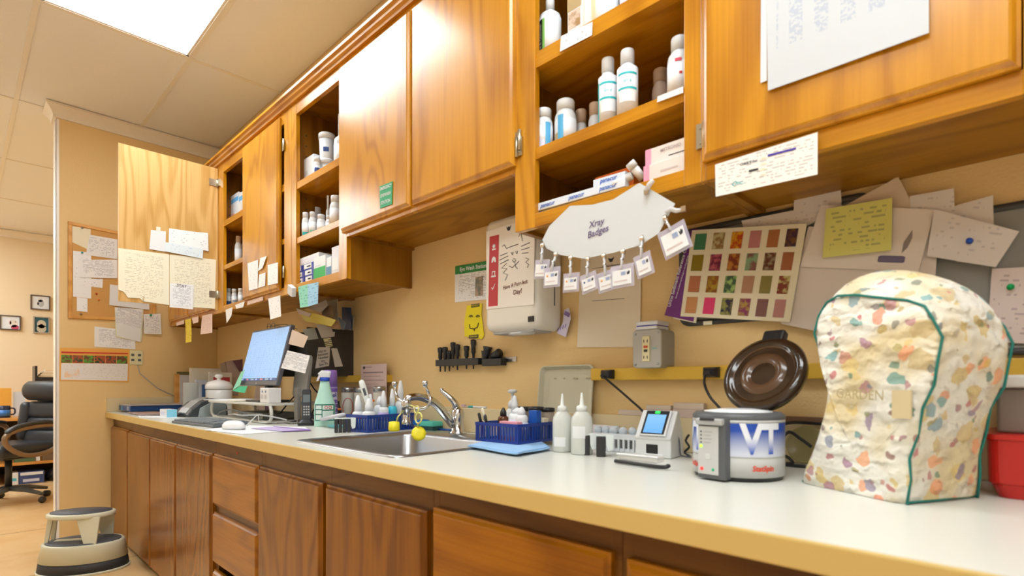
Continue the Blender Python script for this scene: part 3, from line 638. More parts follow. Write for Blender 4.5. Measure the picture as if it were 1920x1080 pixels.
# grey junction box with outlet
jb=thing('junction_outlet','grey surface junction box with cream safety outlet','outlet',PY(1187,690,-.0)); 
jx0=PY(1187,650,-.075).x; jx1=PY(1240,650,-.075).x; jz0=PY(1213,690,-.075).z; jz1=PY(1213,618,-.075).z; jb.location=(jx0,-.001,jz0); W=jx1-jx0; H=jz1-jz0
JG=mat('junction_grey',(.36,.35,.32),.45,.2); IV=mat('ivory_outlet',(.78,.70,.42),.4)
MB().rings([[(a_,y,b_) for a_,_,b_ in [(p[0],0,p[1]) for p in rr(0,W,0,H,.012,0,4)]] for y in (0,-.068)],0,False).build('box',JG,jb)
MB().rings([[(p[0],y,p[1]) for p in rr(ins,W-ins,ins,H-ins,.012,0,4)] for y,ins in ((-.068,0),(-.074,0),(-.076,.002))],0,False).build('cover',mat('junction_cover',(.45,.44,.41),.4,.2),jb)
MB().box(W*.36,W*.62,-.079,-.076,H*.17,H*.83).build('outlet_plate',IV,jb,bevel=.001)
cx=W*.49
for zz in (.28,.70):
    for d_ in (-.006,.005): MB().box(cx+d_-.0012,cx+d_+.0012,-.0795,-.079,H*zz-.004,H*zz+.004).build('slot',INK,jb)
MB().box(cx-.006,cx+.006,-.081,-.079,H*.52,H*.58).build('reset_button',mat('reset_red',(.6,.08,.02),.4),jb); MB().box(cx-.005,cx+.005,-.081,-.079,H*.42,H*.48).build('test_button',INK,jb)
for ax in (.1,.9):
    for az in (.1,.9): MB().lathe([(0,0),(.004,0),(.003,.002),(0,.002)],(0,0,0),8,0,Matrix.Translation((W*ax,-.076,H*az))@Matrix.Rotation(PI/2,4,'X')).build('screw',STL,jb)
lettering(jb,'GFCI',W*.79,H*.5,.007,CYN,y=-.0765)
tp=thing('tape_dispenser','white lidded tin lying on top of the grey junction box','tin',(jx0+W*.5,-.04,jz1+.0005))
MB().box(-.038,.03,-.034,.034,0,.010).build('tin_base',WP,tp,bevel=.003); MB().box(-.036,.032,-.034,.034,.012,.024).build('lid',WP,tp,bevel=.004); MB().box(-.034,.028,-.032,.032,.0095,.0125).build('gap_band',mat('purple_ink',(.06,.03,.35),.5),tp)
tp.name='tin'
# yellow power raceway + plugs
YW=mat('raceway_yellow',(.72,.44,.05),.45)
rw=thing('power_raceway','mustard yellow power raceway along the wall above the splash','power strip',(PY(1107,700,-.033).x,-.001,1.057)); x1=4.75+3.55-rw.location.x if 0 else 4.70
MB().box(0,x1-3.55,-.032,0,0,.037).build('channel',YW,rw,bevel=.003)
rw2=thing('power_raceway','short mustard raceway on the wall behind the purple spray can','power strip',(1.55,-.001,1.054)); 
MB().box(0,.89,-.032,0,0,.036).build('channel',YW,rw2,bevel=.003)
def plug(lab,labc,px,py,path,grp):
    p=PY(px,py,-.033); t=thing('power_plug',lab,'plug',p)
    MB().rings([[(a_,y,b_) for a_,b_ in ((-w_,-h_),(w_,-h_),(w_,h_),(-w_,h_))] for y,w_,h_ in ((0,.021,.014),(-.014,.020,.013),(-.024,.014,.010),(-.03,.006,.006))]).build('plug_body',BLK,t,bevel=.002)
    c_=MB().tube([Vector((-.012,-.026,-.004))]+[Vector(q_)-p for q_ in path],.0034).build('cable',BLK,t); return t
def curve(pts,n=8):
    P=[Vector(p) for p in pts]; out=[]
    for i in range(len(P)-1):
        p0=P[max(i-1,0)];p1=P[i];p2=P[i+1];p3=P[min(i+2,len(P)-1)]
        for k in range(n):
            t=k/n; out.append(.5*((2*p1)+(-p0+p2)*t+(2*p0-5*p1+4*p2-p3)*t*t+(-p0+3*p1-3*p2+p3)*t**3))
    out.append(P[-1]); return out
plug('black plug in the raceway left of the grey junction box','',1142,702,curve([PY(1133,708,-.06),PY(1150,722,-.06),PY(1180,748,-.06),PY(1208,775,-.07),PY(1212,800,-.09)]),'')
plug('black plug in the raceway beside the round lid','',1336,698,curve([PY(1322,703,-.06),PY(1321,720,-.06),PY(1332,745,-.06),PY(1358,775,-.07),PY(1370,800,-.09)]),'')
# ---------------- grey boards at right with papers
GF=mat('board_frame_dark',(.06,.06,.06),.5); GFab=mat('board_fabric_grey',(.30,.29,.27),.9,bump=.3,bscale=500)
def board(lab,x0,x1,z0,z1,y=-.001):
    t=thing('pin_board',lab,'notice board',(x0,y,z0)); W=x1-x0;H=z1-z0
    MB().box(.012,W-.012,-.008,0,.012,H-.012).build('fabric_panel',GFab,t)
    R=[[(p[0],yy,p[1]) for p in rr(ins,W-ins,ins,H-ins,rad,0,5)] for yy,ins,rad in ((0,0,.03),(-.012,0,.03),(-.012,.014,.018),(-.004,.014,.018))]
    MB().rings(R,0,True,cap=False).build('frame',GF,t); return t
board('grey fabric board with dark frame behind the colourful urine chart',PY(1277,520,-.001).x,4.34,1.205,1.4715)
board('lower grey fabric board behind the papers at far right',4.345,4.95,1.10,1.392,-.001)
lt=MB().box(-.012,.012,-.002,0,-.006,.004).build('board_clip',PCR,loc=(PY(1327,611,-.014).x,-.0135,1.210)); tag(lt,'small cream clip on the bottom frame of the grey board','clip')
# urine sediment chart
PUR=mat('chart_purple',(.16,.03,.2),.5); YC=-.030
uc_=thing('reference_chart','colour chart with purple spine and grid of microscope photos','chart',PY(1385,515,YC)); UL=PY(1385,515,YC)
def on(parent,org,name,pts,m,Y,**k):
    o=sheet(name,'','',[PY(a,b,Y) for a,b in pts],m,(0,-1,0),parent=parent,**k); o.matrix_basis=Matrix.Translation(-org)@o.matrix_basis; return o
pg=on(uc_,UL,'purple_cover',[(1296,430),(1330,430),(1300,603),(1246,591)],PUR,YC+.002)
pg2=on(uc_,UL,'page_edge',[(1300,440),(1330,440),(1305,606),(1262,597)],PCR,YC+.004)
CT=((1298,432),(1513,419),(1481,604),(1276,593))
on(uc_,UL,'chart_page',CT,mat('chart_cream',(.78,.70,.50),.5),YC,th=.002)
ang=math.atan2((PY(1300,432,YC)-PY(1255,590,YC)).z,(PY(1300,432,YC)-PY(1255,590,YC)).x)
for s_,px,py,sz in (('Urine Sediment Reference Chart',1272,515,.0135),('Normal and abnormal findings in the dog and cat',1279,520,.006)):
    q_=PY(px,py,YC)-UL; lettering(uc_,s_,q_.x,q_.z,sz,PW,y=-.0015,rot=ang,bold=.01)
cols=[['#3f7a55','#b9ae7f','#d19a10','#bb7a78','#a8683a','#6b4310'],['#8a7410','#b35560','#b7762a','#7fa077','#8f8060','#9c5a35'],['#b36d48','#a88a1c','#9cbd6c','#b08468','#85793a','#c0b870'],['#c48a58','#d83a6d','#8d8a45','#80305a','#7d5350','#b27a74']]
spot={(0,1):'#8d6a3f',(0,2):'#b8400a',(0,5):'#3a1730',(1,1):'#6a1838',(1,2):'#7a2c10',(1,3):'#80504a',(1,4):'#5d2a10',(2,1):'#8a5010',(2,2):'#3d5a3f',(2,5):'#7a2b14',(3,2):'#231a35',(3,3):'#a88a40'}
def hexc(h):
    v=[int(h[i:i+2],16)/255 for i in (1,3,5)]; return tuple((c_/12.92 if c_<=.04045 else ((c_+.055)/1.055)**2.4) for c_ in v)
def cpt(u,v):
    a_=[CT[0][k]*(1-u)*(1-v)+CT[1][k]*u*(1-v)+CT[2][k]*u*v+CT[3][k]*(1-u)*v for k in (0,1)]; return tuple(a_)
for r in range(4):
    for c_ in range(6):
        u0=.035+c_*.160; v0=.045+r*.243
        if (r,c_) in spot: m_=photo_mat('cell_%d_%d'%(r,c_),hexc(cols[r][c_]),hexc(spot[(r,c_)]),75)
        else: m_=mat('cell_%d_%d'%(r,c_),hexc(cols[r][c_]),.45)
        on(uc_,UL,'microscope_photo',[cpt(u0,v0),cpt(u0+.098,v0),cpt(u0+.098,v0+.185),cpt(u0,v0+.185)],m_,YC-.0018,grid=1)
# loose papers on the boards
def bd(nm,lab,pts,Y,m,**k): return shY(nm,lab,'paper',pts,Y,m,group='papers pinned on the grey boards',**k)
bd('pinned_paper','small typed card at the top edge left of the yellow note',[(1489,371),(1577,356),(1578,392),(1488,404)],-.018,P_DT)
bd('pinned_paper','pale sheet showing above the colour chart',[(1390,414),(1490,394),(1560,400),(1480,440),(1395,430)],-.016,P_DT)
bd('pinned_paper','pointed tan sheet sticking up behind the yellow note',[(1580,388),(1684,331),(1715,390),(1640,460)],-.020,mat('tan_sheet',(.70,.56,.42),.7))
bd('pinned_paper','typed sheet right of the pointed tan sheet',[(1706,368),(1789,353),(1791,470),(1712,470)],-.022,P_DT)
bd('pinned_paper','rightmost upright sheet on top of the grey boards',[(1788,387),(1862,366),(1865,500),(1792,490)],-.019,P_DT)
bd('pinned_paper','rose tinted sheet with green pin at far right',[(1860,504),(1935,500),(1935,645),(1850,640)],-.015,P_DT2)
bd('pinned_paper','large plain sheet lowest behind the quilted cover',[(1516,425),(1760,420),(1745,665),(1464,607)],-.024,mat('big_sheet',(.70,.60,.52),.7))
bd('pinned_paper','tilted sheet with blue pin right of the diagram sheet',[(1752,392),(1911,434),(1867,501),(1738,480)],-.034,P_DT)
ds=bd('diagram_sheet','white sheet with a printed loupe diagram under the yellow note',[(1540,384),(1753,393),(1722,510),(1500,500)],-.029,mat('diagram_paper',(.76,.66,.57),.7))
iv=ds.matrix_world.inverted(); g0=iv@PY(1671,487,-.029); VI=mat('diagram_violet',(.14,.12,.2),.5)
MB().lathe([(.022,0),(.024,.002),(.024,.012),(.020,.014)],(0,0,0),18,0,Matrix.Translation((g0.x,-.0013,g0.z-.006))@Matrix.Diagonal((1,.02,1,1))).build('loupe_print',VI,ds)
g1=iv@PY(1702,455,-.029); MB().prism([(g1.x-.006,g1.z-.022),(g1.x-.007,g1.z),(g1.x+.003,g1.z+.026),(g1.x+.006,g1.z+.010),(g1.x+.002,g1.z-.010)],-.0013,-.0006).build('loupe_print',mat('diagram_grey',(.25,.2,.18),.5),ds)
bd('yellow_note','yellow handwritten note stuck on the diagram sheet','',-.036,P_YE) if 0 else shY('yellow_note','yellow handwritten note stuck over the sheets at right','note',[(1549,392),(1673,371),(1672,470),(1543,484)],-.0365,P_YE,curl=.004)
for (px,py,Y,m_,l) in ((1818,452,-.036,mat('pin_blue',(.02,.1,.6),.3),'blue thumbtack on the tilted sheet'),(1895,538,-.017,mat('pin_green',(.0,.45,.12),.3),'green thumbtack on the rose tinted sheet')):
    o=MB().lathe([(0,0),(.006,0),(.004,.003),(.005,.009),(0,.010)],(0,0,0),10,0,Matrix.Rotation(PI/2,4,'X')).build('thumbtack',m_,loc=PY(px,py,Y)); tag(o,l,'thumbtack')
# ================================================================ THINGS IN THE CUPBOARDS
def labelmat(col): return mat('label_%02x%02x%02x'%tuple(int(255*c) for c in col),col,.45)
WB=(.80,.81,.84); LAV=labelmat((.62,.64,.80))
def rel_az(x,y): return math.atan2(y-CAM.y,x-CAM.x)
def pill(lab,p,r,h,capc=None,lc=None,stripe=None,group=None,body=None,neck=.62,caph=.2,name='pill_bottle',lz=(.12,.62),txt=None,tc=None):
    """jar or pill bottle: body, ribbed cap, wrap label with a coloured block"""
    t=thing(name,lab,'bottle',p,0,group); hb=h*(1-caph)
    MB().lathe([(0,0),(r*.92,0),(r,.004),(r,hb*.80),(r*.93,hb*.88),(r*neck*1.02,hb*.985),(r*neck,hb),(0,hb)],(0,0,0),24).build('bottle_body',body or WP,t)
    cr=r*neck*1.16
    c=MB().lathe([(0,hb-.001),(cr,hb-.001),(cr,h-.003),(cr*.94,h),(0,h)],(0,0,0),24)
    c.build('cap',capc or WPC,t)
    if lc is not None:
        z0,z1=hb*lz[0],hb*lz[1]+hb*.1
        MB().lathe([(r+.0003,z0),(r+.0006,z0),(r+.0006,z1),(r+.0003,z1)],(0,0,0),24).build('label',lc,t)
    if stripe:
        for col,a0,a1,u0,u1 in stripe:      # angle range (rad, 0 = toward camera), height fraction of body
            az=rel_az(p[0],p[1])+PI; R=r+.0010; v=[];n=6
            for i in range(n+1):
                a=az+a0+(a1-a0)*i/n
                for z in (hb*u0,hb*u1): v.append((R*math.cos(a),R*math.sin(a),z))
            MB().add(v,[(2*i,2*i+1,2*i+3,2*i+2) for i in range(n)],0,True).build('print',col,t)
    if txt:
        az=rel_az(p[0],p[1])+PI; s_,sz,zz,m_=txt[:4]; ro=txt[4] if len(txt)>4 else 0
        def wp(co):
            a=az+co.x/(r+.0016); return (math.cos(a)*(r+.0016),math.sin(a)*(r+.0016),co.z)
        lettering(t,s_,0,hb*zz,sz,m_,rot=ro,warp=wp)
    return t
def carton(lab,p,w,d,h,m,bands=(),rz=0,group=None,name='medicine_box',txt=None,rot=None,cat='box'):
    """p = front bottom left corner. bands: (mat, x0,x1,z0,z1 fractions) on the front"""
    t=thing(name,lab,cat,p,rz,group)
    if rot: t.rotation_euler=rot
    MB().box(0,w,0,d,0,h).build('carton',m,t,bevel=.0008,seg=1)
    for mm,a,b,c_,e_ in bands: MB().box(w*a,w*b,-.0006,0,h*c_,h*e_).build('print',mm,t)
    MB().box(w*.02,w*.98,d*.03,d*.97,h,h+.0004).build('flap',m,t)
    if txt:
        for (s_,x,z,sz,m_) in txt: lettering(t,s_,w*x,h*z,sz,m_,y=-.0010,bold=.02)
    return t
def px_r(pl,pr,p): return (pr-pl)/2*depth(p)/FPX/math.sqrt(1+(((pl+pr)/2-960)/FPX)**2)
def at(pl,pr,ptop,Y,Z):
    """place a round item on a shelf at height Z: centre, radius, height from its pixel extent"""
    c=PY((pl+pr)/2,500,Y); c.z=Z; r=px_r(pl,pr,c); top=CAM.z+(HOR-ptop)/FPX*depth(c); return c,r,top-Z
def B(lab,pl,pr,ptop,Y,Z,**k):
    c,r,h=at(pl,pr,ptop,Y,Z+.0005); return pill(lab,(c.x,c.y,c.z),r,h,**k)
def C(lab,pl,pr,ptop,Y,Z,d,m,**k):
    a=PY(pl,500,Y); b=PY(pr,500,Y); top=CAM.z+(HOR-ptop)/FPX*depth(a); return carton(lab,(a.x,Y,Z+.0005),b.x-a.x,d,top-Z,m,**k)
TAN_CAP=mat('tan_cap',(.62,.46,.34),.5); LB=labelmat((.15,.45,.8)); WL=labelmat((.82,.83,.86)); TL=labelmat((.02,.45,.5)); DB=labelmat((.03,.08,.3))
PRP=labelmat((.45,.35,.65)); SG=mat('shampoo_tone',(.7,.7,.68),.4); GRNL=labelmat((.35,.6,.15)); BRB=labelmat((.5,.38,.2))
# --- cupboard B
z=2.0135; g='things in the half open cupboard'
C('white carton with blue top band leftmost on the upper shelf beside the open door',431,447,370,-.25,z,.06,WP,bands=[(LB,0,1,.72,.86),(labelmat((.8,.45,.4)),.2,.6,.3,.36)])
C('taller white carton with blue band behind the shut narrow door edge',448,461,363,-.25,z,.07,WP,bands=[(LB,0,1,.70,.86),(labelmat((.8,.45,.4)),.2,.6,.3,.36)])
z=1.7495
B('white pill bottle with tan cap on the middle shelf beside the open door',440,454,443,-.24,z,capc=TAN_CAP,lc=WL,stripe=[(LB,-.9,.9,.05,.2)])
B('white pill bottle half hidden by the shut narrow door, middle shelf',452,466,442,-.20,z,capc=TAN_CAP,lc=WL,stripe=[(LB,-.9,.9,.05,.2)])
z=1.5105
C('cream index card box standing at the back of the lowest shelf near the open door',440,462,521,-.14,z,.03,PCR,name='card_box')
B('white bottle with dark blue label front left on the lowest shelf',423,434,541,-.27,z,lc=WL,stripe=[(DB,-.9,.9,.05,.4)],neck=.75)
B('white bottle second from left on the lowest shelf',434,445,542,-.26,z,lc=WL,stripe=[(labelmat((.3,.35,.4)),-.6,.6,.3,.45)],neck=.75)
B('white bottle third from left on the lowest shelf',446,456,541,-.26,z,lc=WL,neck=.75)
B('white bottle partly behind the shut narrow door on the lowest shelf',457,468,541,-.26,z,lc=WL,neck=.75)
B('taller white bottle in the back row of the lowest shelf',427,438,538,-.20,z,lc=WL,stripe=[(GRNL,-.8,.8,.5,.55)],neck=.75)
# --- cupboard C
z=1.9845
C('plain white carton leftmost on the top shelf of the narrow open cupboard',566,588,302,-.27,z,.05,WP,bands=[(labelmat((.6,.62,.65)),.3,.5,.35,.5)])
B('tiny white bottle with blue label beside the plain white carton',588,601,296,-.27,z,lc=WL,stripe=[(DB,-.8,.8,.3,.6)],neck=.8)
def tub(lab,pl,pr,ptop,Y,Z,h,col=None):
    c,r,_=at(pl,pr,ptop,Y,Z); t=thing('plastic_tub',lab,'tub',(c.x,c.y,Z+.0005))
    MB().lathe([(0,0),(r*.80,0),(r*.83,.003),(r*.93,h-.02),(0,h-.02)],(0,0,0),28).build('tub_body',WP,t)
    MB().lathe([(r*.93,h-.024),(r,h-.024),(r,h-.003),(r*.96,h),(0,h)],(0,0,0),28).build('lid',WPC,t)
    az=rel_az(c.x,c.y)+PI; R=r*.885; v=[]
    for i in range(7):
        a=az-.5+.75*i/6
        for zz,k in ((h*.25,.875),(h*.42,.905)): v.append(((r*k+.0006)*math.cos(a),(r*k+.0006)*math.sin(a),zz))
    if col: MB().add(v,[(2*i,2*i+1,2*i+3,2*i+2) for i in range(6)],0,True).build('print',col,t)
    return h
c_,r_,h_=at(597,628,283,-.22,z); tub('squat white tub under the taller tub on the top shelf',597,628,283,-.22,z,.098)
tub('taller white tub with blue mark stacked on the squat tub',597,629,242,-.22,z+.0985,.118,DB)
t=B('white pump bottle with yellow label behind the left door edge',626,652,215,-.22,z,lc=WL,neck=.35,caph=.35,stripe=[(labelmat((.85,.7,.05)),.1,1.4,.35,.6)])
z=1.7265
B('small white bottle with teal base stripe front left on the second shelf',566,580,399,-.285,z,lc=WL,stripe=[(TL,-.9,.9,.05,.25)],neck=.7)
B('white bottle with green stripe beside the small teal striped bottle',579,594,398,-.27,z,lc=WL,stripe=[(labelmat((.2,.5,.4)),-.9,.9,.1,.3)],neck=.7)
B('tallest white bottle in the second shelf back row',583,604,390,-.20,z,lc=WL,neck=.75)
B('white bottle with purple stripe in the second shelf front row',594,611,403,-.26,z,lc=WL,stripe=[(PRP,-.7,.7,.1,.2)],neck=.7)
B('white bottle with faint purple print right of the purple striped one',610,625,405,-.24,z,lc=WL,stripe=[(LAV,-.7,.7,.1,.4)],neck=.7)
B('round shouldered white bottle at right of the second shelf',618,640,368,-.27,z,lc=WL,neck=.7)
B('slim white dropper bottle just left of the round shouldered bottle',611,619,367,-.23,z,neck=.5,caph=.3)
z=1.5105; k=0
NB=labelmat((.04,.06,.35)); WBx=WP
LBX=mat('lilac_white_box',(.72,.72,.80),.5)
for (pl,pr,zt,zz,lab) in ((553,571,0,0,'navy edged white box at the bottom left of the box stack'),(572,588,0,0,'navy edged white box at the bottom, second in the stack row'),
    (553,570,0,.029,'navy edged white box second layer left of the box stack'),(571,588,0,.029,'navy edged white box second layer right of the box stack'),
    (553,567,0,.058,'white box with navy edge third layer of the box stack'),(569,588,0,.058,'navy box with pale label third layer right')):
    a=PY(pl,500,-.30);b_=PY(pr,500,-.30)
    carton(lab,(a.x,-.30,z+.0005+zz),b_.x-a.x-.001,.10,.0285,NB,bands=[(WBx,.06,.80,.18,.92),(LB,.35,.7,.4,.6)],group='navy and white boxes on the lowest shelf')
a=PY(558,500,-.30);b_=PY(597,500,-.30); carton('long white carton lying on top of the navy box stack',(a.x,-.298,z+.0880),b_.x-a.x,.09,.034,WP,bands=[(NB,0,.05,0,1),(LBX,.1,.9,.2,.7)])
a=PY(589,500,-.30);b_=PY(611,500,-.30); carton('white carton with wide green band on the lowest shelf',(a.x,-.302,z+.0005),b_.x-a.x-.001,.12,.098,WP,bands=[(mat('box_green',(.0,.38,.06),.4),0,1,.05,.52),(LBX,.1,.6,.6,.64)])
a=PY(612,500,-.30);b_=PY(621,500,-.30); carton('narrow white box with steel blue lower half',(a.x,-.30,z+.0005),b_.x-a.x,.10,.082,WP,bands=[(labelmat((.1,.25,.4)),0,1,.0,.5)])
a=PY(622,500,-.30);b_=PY(638,500,-.30); carton('tall white box with pale purple print rightmost on the lowest shelf',(a.x,-.30,z+.0005),b_.x-a.x,.10,.118,LBX,bands=[(WP,.1,.8,.15,.6)])
# --- cupboard F
z=1.9515
c,r,h=at(1011,1052,3,-.25,z)
t=pill('tall white bottle with black and green side label on the top shelf',(c.x,c.y,c.z),r,.175,lc=WL,neck=.35,caph=.16,lz=(.03,.72),stripe=[(BLK,-1.3,-.75,.02,.75),(labelmat((.25,.55,.12)),-.75,-.5,.02,.75)])
az=rel_az(c.x,c.y)+PI
lettering(t,'Aloe & Oatmeal',0,0,.013,PW,rot=PI/2,warp=lambda co:((r+.0014)*math.cos(az-1.02+co.x/r),(r+.0014)*math.sin(az-1.02+co.x/r),.055+co.z))
a=PY(1064,500,-.27);b_=PY(1090,500,-.27)
carton('slim product box with dog photo and gold top on the top shelf',(a.x,-.27,z),b_.x-a.x,.05,.15,WP,bands=[(photo_mat('pet_photo',(.75,.6,.5),(.4,.25,.12),40),.08,.92,.3,.6),(BRB,0,1,.62,1),(labelmat((.15,.13,.2)),.08,.92,.1,.2)])
a=PY(1092,500,-.26);b_=PY(1112,500,-.26)
carton('gold and white product box second from left among the top shelf boxes',(a.x,-.26,z),b_.x-a.x-.002,.05,.14,labelmat((.72,.6,.35)),bands=[(WP,.2,.9,.25,.8)])
B('wide white bottle with orange swoosh on the top shelf',1115,1160,-60,-.22,z,lc=WL,stripe=[(labelmat((.85,.35,.02)),-.8,.5,.05,.28)],neck=.6)
B('white bottle with lilac label at the right end of the top shelf',1162,1205,-60,-.22,z,lc=LAV,neck=.6)
z=1.6905; BLb=labelmat((.10,.42,.75))
B('left white supplement bottle with blue block label on the middle shelf',1003,1037,207,-.27,z,lc=WL,neck=.72,stripe=[(BLb,.15,.75,.12,.8),(LAV,-.5,.1,.05,.3)])
B('second white supplement bottle with blue block label, slightly taller',1040,1081,191,-.25,z,lc=WL,neck=.72,stripe=[(BLb,-.75,-.2,.12,.8),(BRB,-1.2,-.75,.1,.35)])
B('small white jar with tan cap behind the second supplement bottle',1078,1101,208,-.19,z,capc=TAN_CAP,neck=.8,caph=.3)
B('small white jar with tan cap just left of the teal labelled pair',1103,1128,195,-.20,z,capc=TAN_CAP,neck=.75,caph=.28)
TLs=[(TL,-1.0,1.0,.74,.78),(TL,-1.0,1.0,.47,.51),(WL,-.8,.8,.25,.44)]
B('shorter tall white bottle with teal bands of the teal labelled pair',1122,1158,112,-.265,z,lc=WL,neck=.58,caph=.2,name='rinse_bottle',lz=(.04,.8),stripe=TLs+[(TL,-1.4,-1.1,.05,.8)],txt=('tri z',.012,.62,TL))
B('taller white bottle with teal bands nearest the shelf edge',1157,1196,96,-.275,z,lc=WL,neck=.58,caph=.2,name='rinse_bottle',lz=(.04,.8),stripe=TLs,txt=('tri z',.012,.62,TL))
B('dim brown capped jar at the right back of the middle shelf',1222,1254,132,-.15,z,capc=TAN_CAP,body=mat('tan_jar',(.55,.42,.33),.5),neck=.72,stripe=[(GRYP,0,.7,.3,.6)])
B('large white bottle with red print cut off by the right stile',1251,1296,73,-.26,z,lc=WL,neck=.6,stripe=[(labelmat((.7,.05,.1)),-.35,.2,.70,.76),(RED,0,.25,.45,.5)])
z=1.5105
a=PY(1209,500,-.30);b_=PY(1290,500,-.30); PKR=mat('pink_box_print',(.85,.35,.5),.45); WRM=mat('warm_carton',(.78,.70,.66),.5)
for k,zz in enumerate((0,.040)):
    carton(('lower','upper')[k]+' of two long cream boxes with pink corners at the right of the lowest shelf',(a.x,-.305+.008*k,z+zz),b_.x-a.x,.09,.0395,WRM,bands=[(PKR,0,.14,0,1)]+([(INK,.55,.95,.25,.3)] if k else [(labelmat((.6,.5,.5)),.4,.8,.4,.5)]),txt=[('METRONID',.6,.68,.010,labelmat((.45,.35,.35)))] if k else None)
a=PY(1107,500,-.25);b_=PY(1180,500,-.25); OR=mat('orange_box',(.80,.16,.02),.45)
carton('orange box standing behind the blue lettered white strips',(a.x,-.23,z),b_.x-a.x,.05,.085,OR,bands=[(mat('orange_dark',(.45,.06,.01),.5),.2,.6,.75,.9)])
for k,(pl,pr,zz,lab) in enumerate(((1004,1052,0,'flat yellow box at the left front of the lowest shelf'),(1012,1056,.016,'second yellow box lying on the first yellow box'))):
    a=PY(pl,500,-.24);b_=PY(pr,500,-.24); carton(lab,(a.x,-.24+.004*k,z+zz),b_.x-a.x,.07,.0155,mat('yellow_carton',(.75,.60,.03),.45),rz=.02*k)
a=PY(1075,500,-.15);b_=PY(1110,500,-.15); carton('dark green box deep in the lowest shelf',(a.x,-.15,z),b_.x-a.x,.05,.06,mat('dark_green_box',(.02,.16,.10),.5))
# white strips lettered panacur
WS=mat('strip_white',(.72,.78,.88),.45)
def strip(lab,p0,p1,hh,n,y,sz,lean=0):
    a=PY(p0[0],p0[1],y); b=PY(p1[0],p1[1],y); L_=(b-a).length; an=math.atan2(b.z-a.z,b.x-a.x)
    t=thing('wormer_box',lab,'box',(a.x,y,a.z)); 
    MB().box(0,L_,0,.018,0,hh).build('carton',WS,t,rot=(0,-an,0),bevel=.001)
    for k in range(n):
        v=lettering(t,'panacur',0,0,sz,BLU,y=-.0012,bold=.02,shear=.2); v.rotation_euler=(0,-an,0)
        u=L_*(k+.5)/n; v.location=(u*math.cos(an)-hh*.5*math.sin(an),0,u*math.sin(an)+hh*.5*math.cos(an))
    return t
strip('long white box lettered panacur three times lying along the shelf front',(1002,397),(1172,349),.020,3,-.305,.0155)
strip('shorter white box lettered panacur lying on the long one',(1112,351),(1172,334),.018,1,-.285,.0155)
# vials
def vial(lab,px,py,Y,ax,r,L_):
    p=PY(px,py,Y); t=thing('vial',lab,'vial',p); t.rotation_euler=ax
    MB().lathe([(0,-L_/2),(r*.85,-L_/2),(r*.85,L_/2-.014),(0,L_/2-.014)],(0,0,0),16).build('tube',mat('milky_plastic',(.82,.80,.80),.4),t)
    MB().lathe([(0,L_/2-.016),(r,L_/2-.016),(r,L_/2-.002),(r*.9,L_/2),(0,L_/2)],(0,0,0),16).build('cap',WPC,t)
vial('white capped vial tilted up against the cream boxes',1193,320,-.29,(.6,-.5,0),.012,.05)
vial('white cotton filled vial lying behind the badge sheet',1168,338,-.295,(0,1.3,.2),.010,.05)
# badge sheet and badges
YB2=-.345
SC=[(1069,386),(1110,384),(1150,374),(1199,343),(1266,382),(1250,410),(1236,437),(1200,460),(1150,474),(1095,485),(1050,478),(1025,466),(1017,450),(1030,424)]
bs=shY('badge_sheet','white curved paper lettered Xray Badges clipped to the cupboard bottom','paper',SC,YB2,mat('badge_paper',(.62,.645,.675),.55),e1=(1,0,0),th=.0012)
iv=bs.matrix_world.inverted()
def bl(px,py): q_=iv@PY(px,py,YB2); return q_.x,q_.z
x,z=bl(1122,418); lettering(bs,'Xray',x-.004,z,.022,mat('violet_ink',(.12,.08,.2),.5),y=-.0016,rot=.05,shear=.2,bold=.015)
x,z=bl(1122,434); lettering(bs,'Badges',x,z-.001,.022,mat('violet_ink',(.12,.08,.2),.5),y=-.0016,rot=.12,shear=.2,bold=.015)
# the wooden bracket edge the sheet wraps over
CLR=mat('clear_vinyl',(.66,.63,.78),.15,alpha=.45)
def badge(lab,cx,cy,w,h,clip,rot=0,dy=0,col=None):
    Y=YB2-.012-dy; p=PY(cx,cy,Y); t=thing('xray_badge',lab,'badge',p,0,'x-ray badges clipped along the paper edge'); t.rotation_euler=(0,rot,0)
    k=depth(p)/FPX*1.12; W,H=w*k,h*k
    MB().box(-W/2-.006,W/2+.006,.0005,.003,-H/2-.006,H/2+.012).build('vinyl_pouch',CLR,t,bevel=.0008,seg=1)
    MB().box(-W/2,W/2,-.0015,.0005,-H/2,H/2).build('badge_card',PW,t)
    MB().box(-W*.02,W*.22,-.0020,-.0015,H*.12,H*.36).build('print',mat('badge_blue',(.3,.36,.55),.5),t)
    MB().prism([(W*.3,H*.12),(W*.42,H*.14),(W*.46,H*.3),(W*.38,H*.38),(W*.34,H*.26),(W*.28,H*.34)],-.0020,-.0015).build('logo',INK,t)
    if col: MB().lathe([(0,0),(W*.07,0),(W*.07,.0005),(0,.0005)],(0,0,0),10,0,Matrix.Translation((-W*.3,-.0015,H*.2))@Matrix.Rotation(PI/2,4,'X')).build('dot',col,t)
    MB().box(-W*.4,W*.3,-.0020,-.0015,-H*.28,-H*.2).build('text_line',mat('badge_grey',(.6,.5,.5),.5),t)
    # clip strap from paper edge to pouch
    c=Matrix.Rotation(rot,3,'Y').inverted()@(PY(clip[0],clip[1],YB2)-p)
    tp=Vector((0,0,H/2+.006)); mid=(c+tp)/2
    MB().tube([tp+Vector((0,-.002,-.004)),mid+Vector((.001,-.004,0)),c+Vector((0,-.003,-.004))],[.0055,.0045,.005],8,0,.5).build('strap',CLRS,t)
    MB().lathe([(0,-.006),(.0052,-.006),(.006,0),(.0052,.006),(0,.006)],(c.x,c.y-.004,c.z),10).build('clip',NK2,t)
    MB().lathe([(0,-.0025),(.004,-.0025),(.004,.0025),(0,.0025)],(mid.x,mid.y-.005,mid.z),10).build('snap',CHR,t)
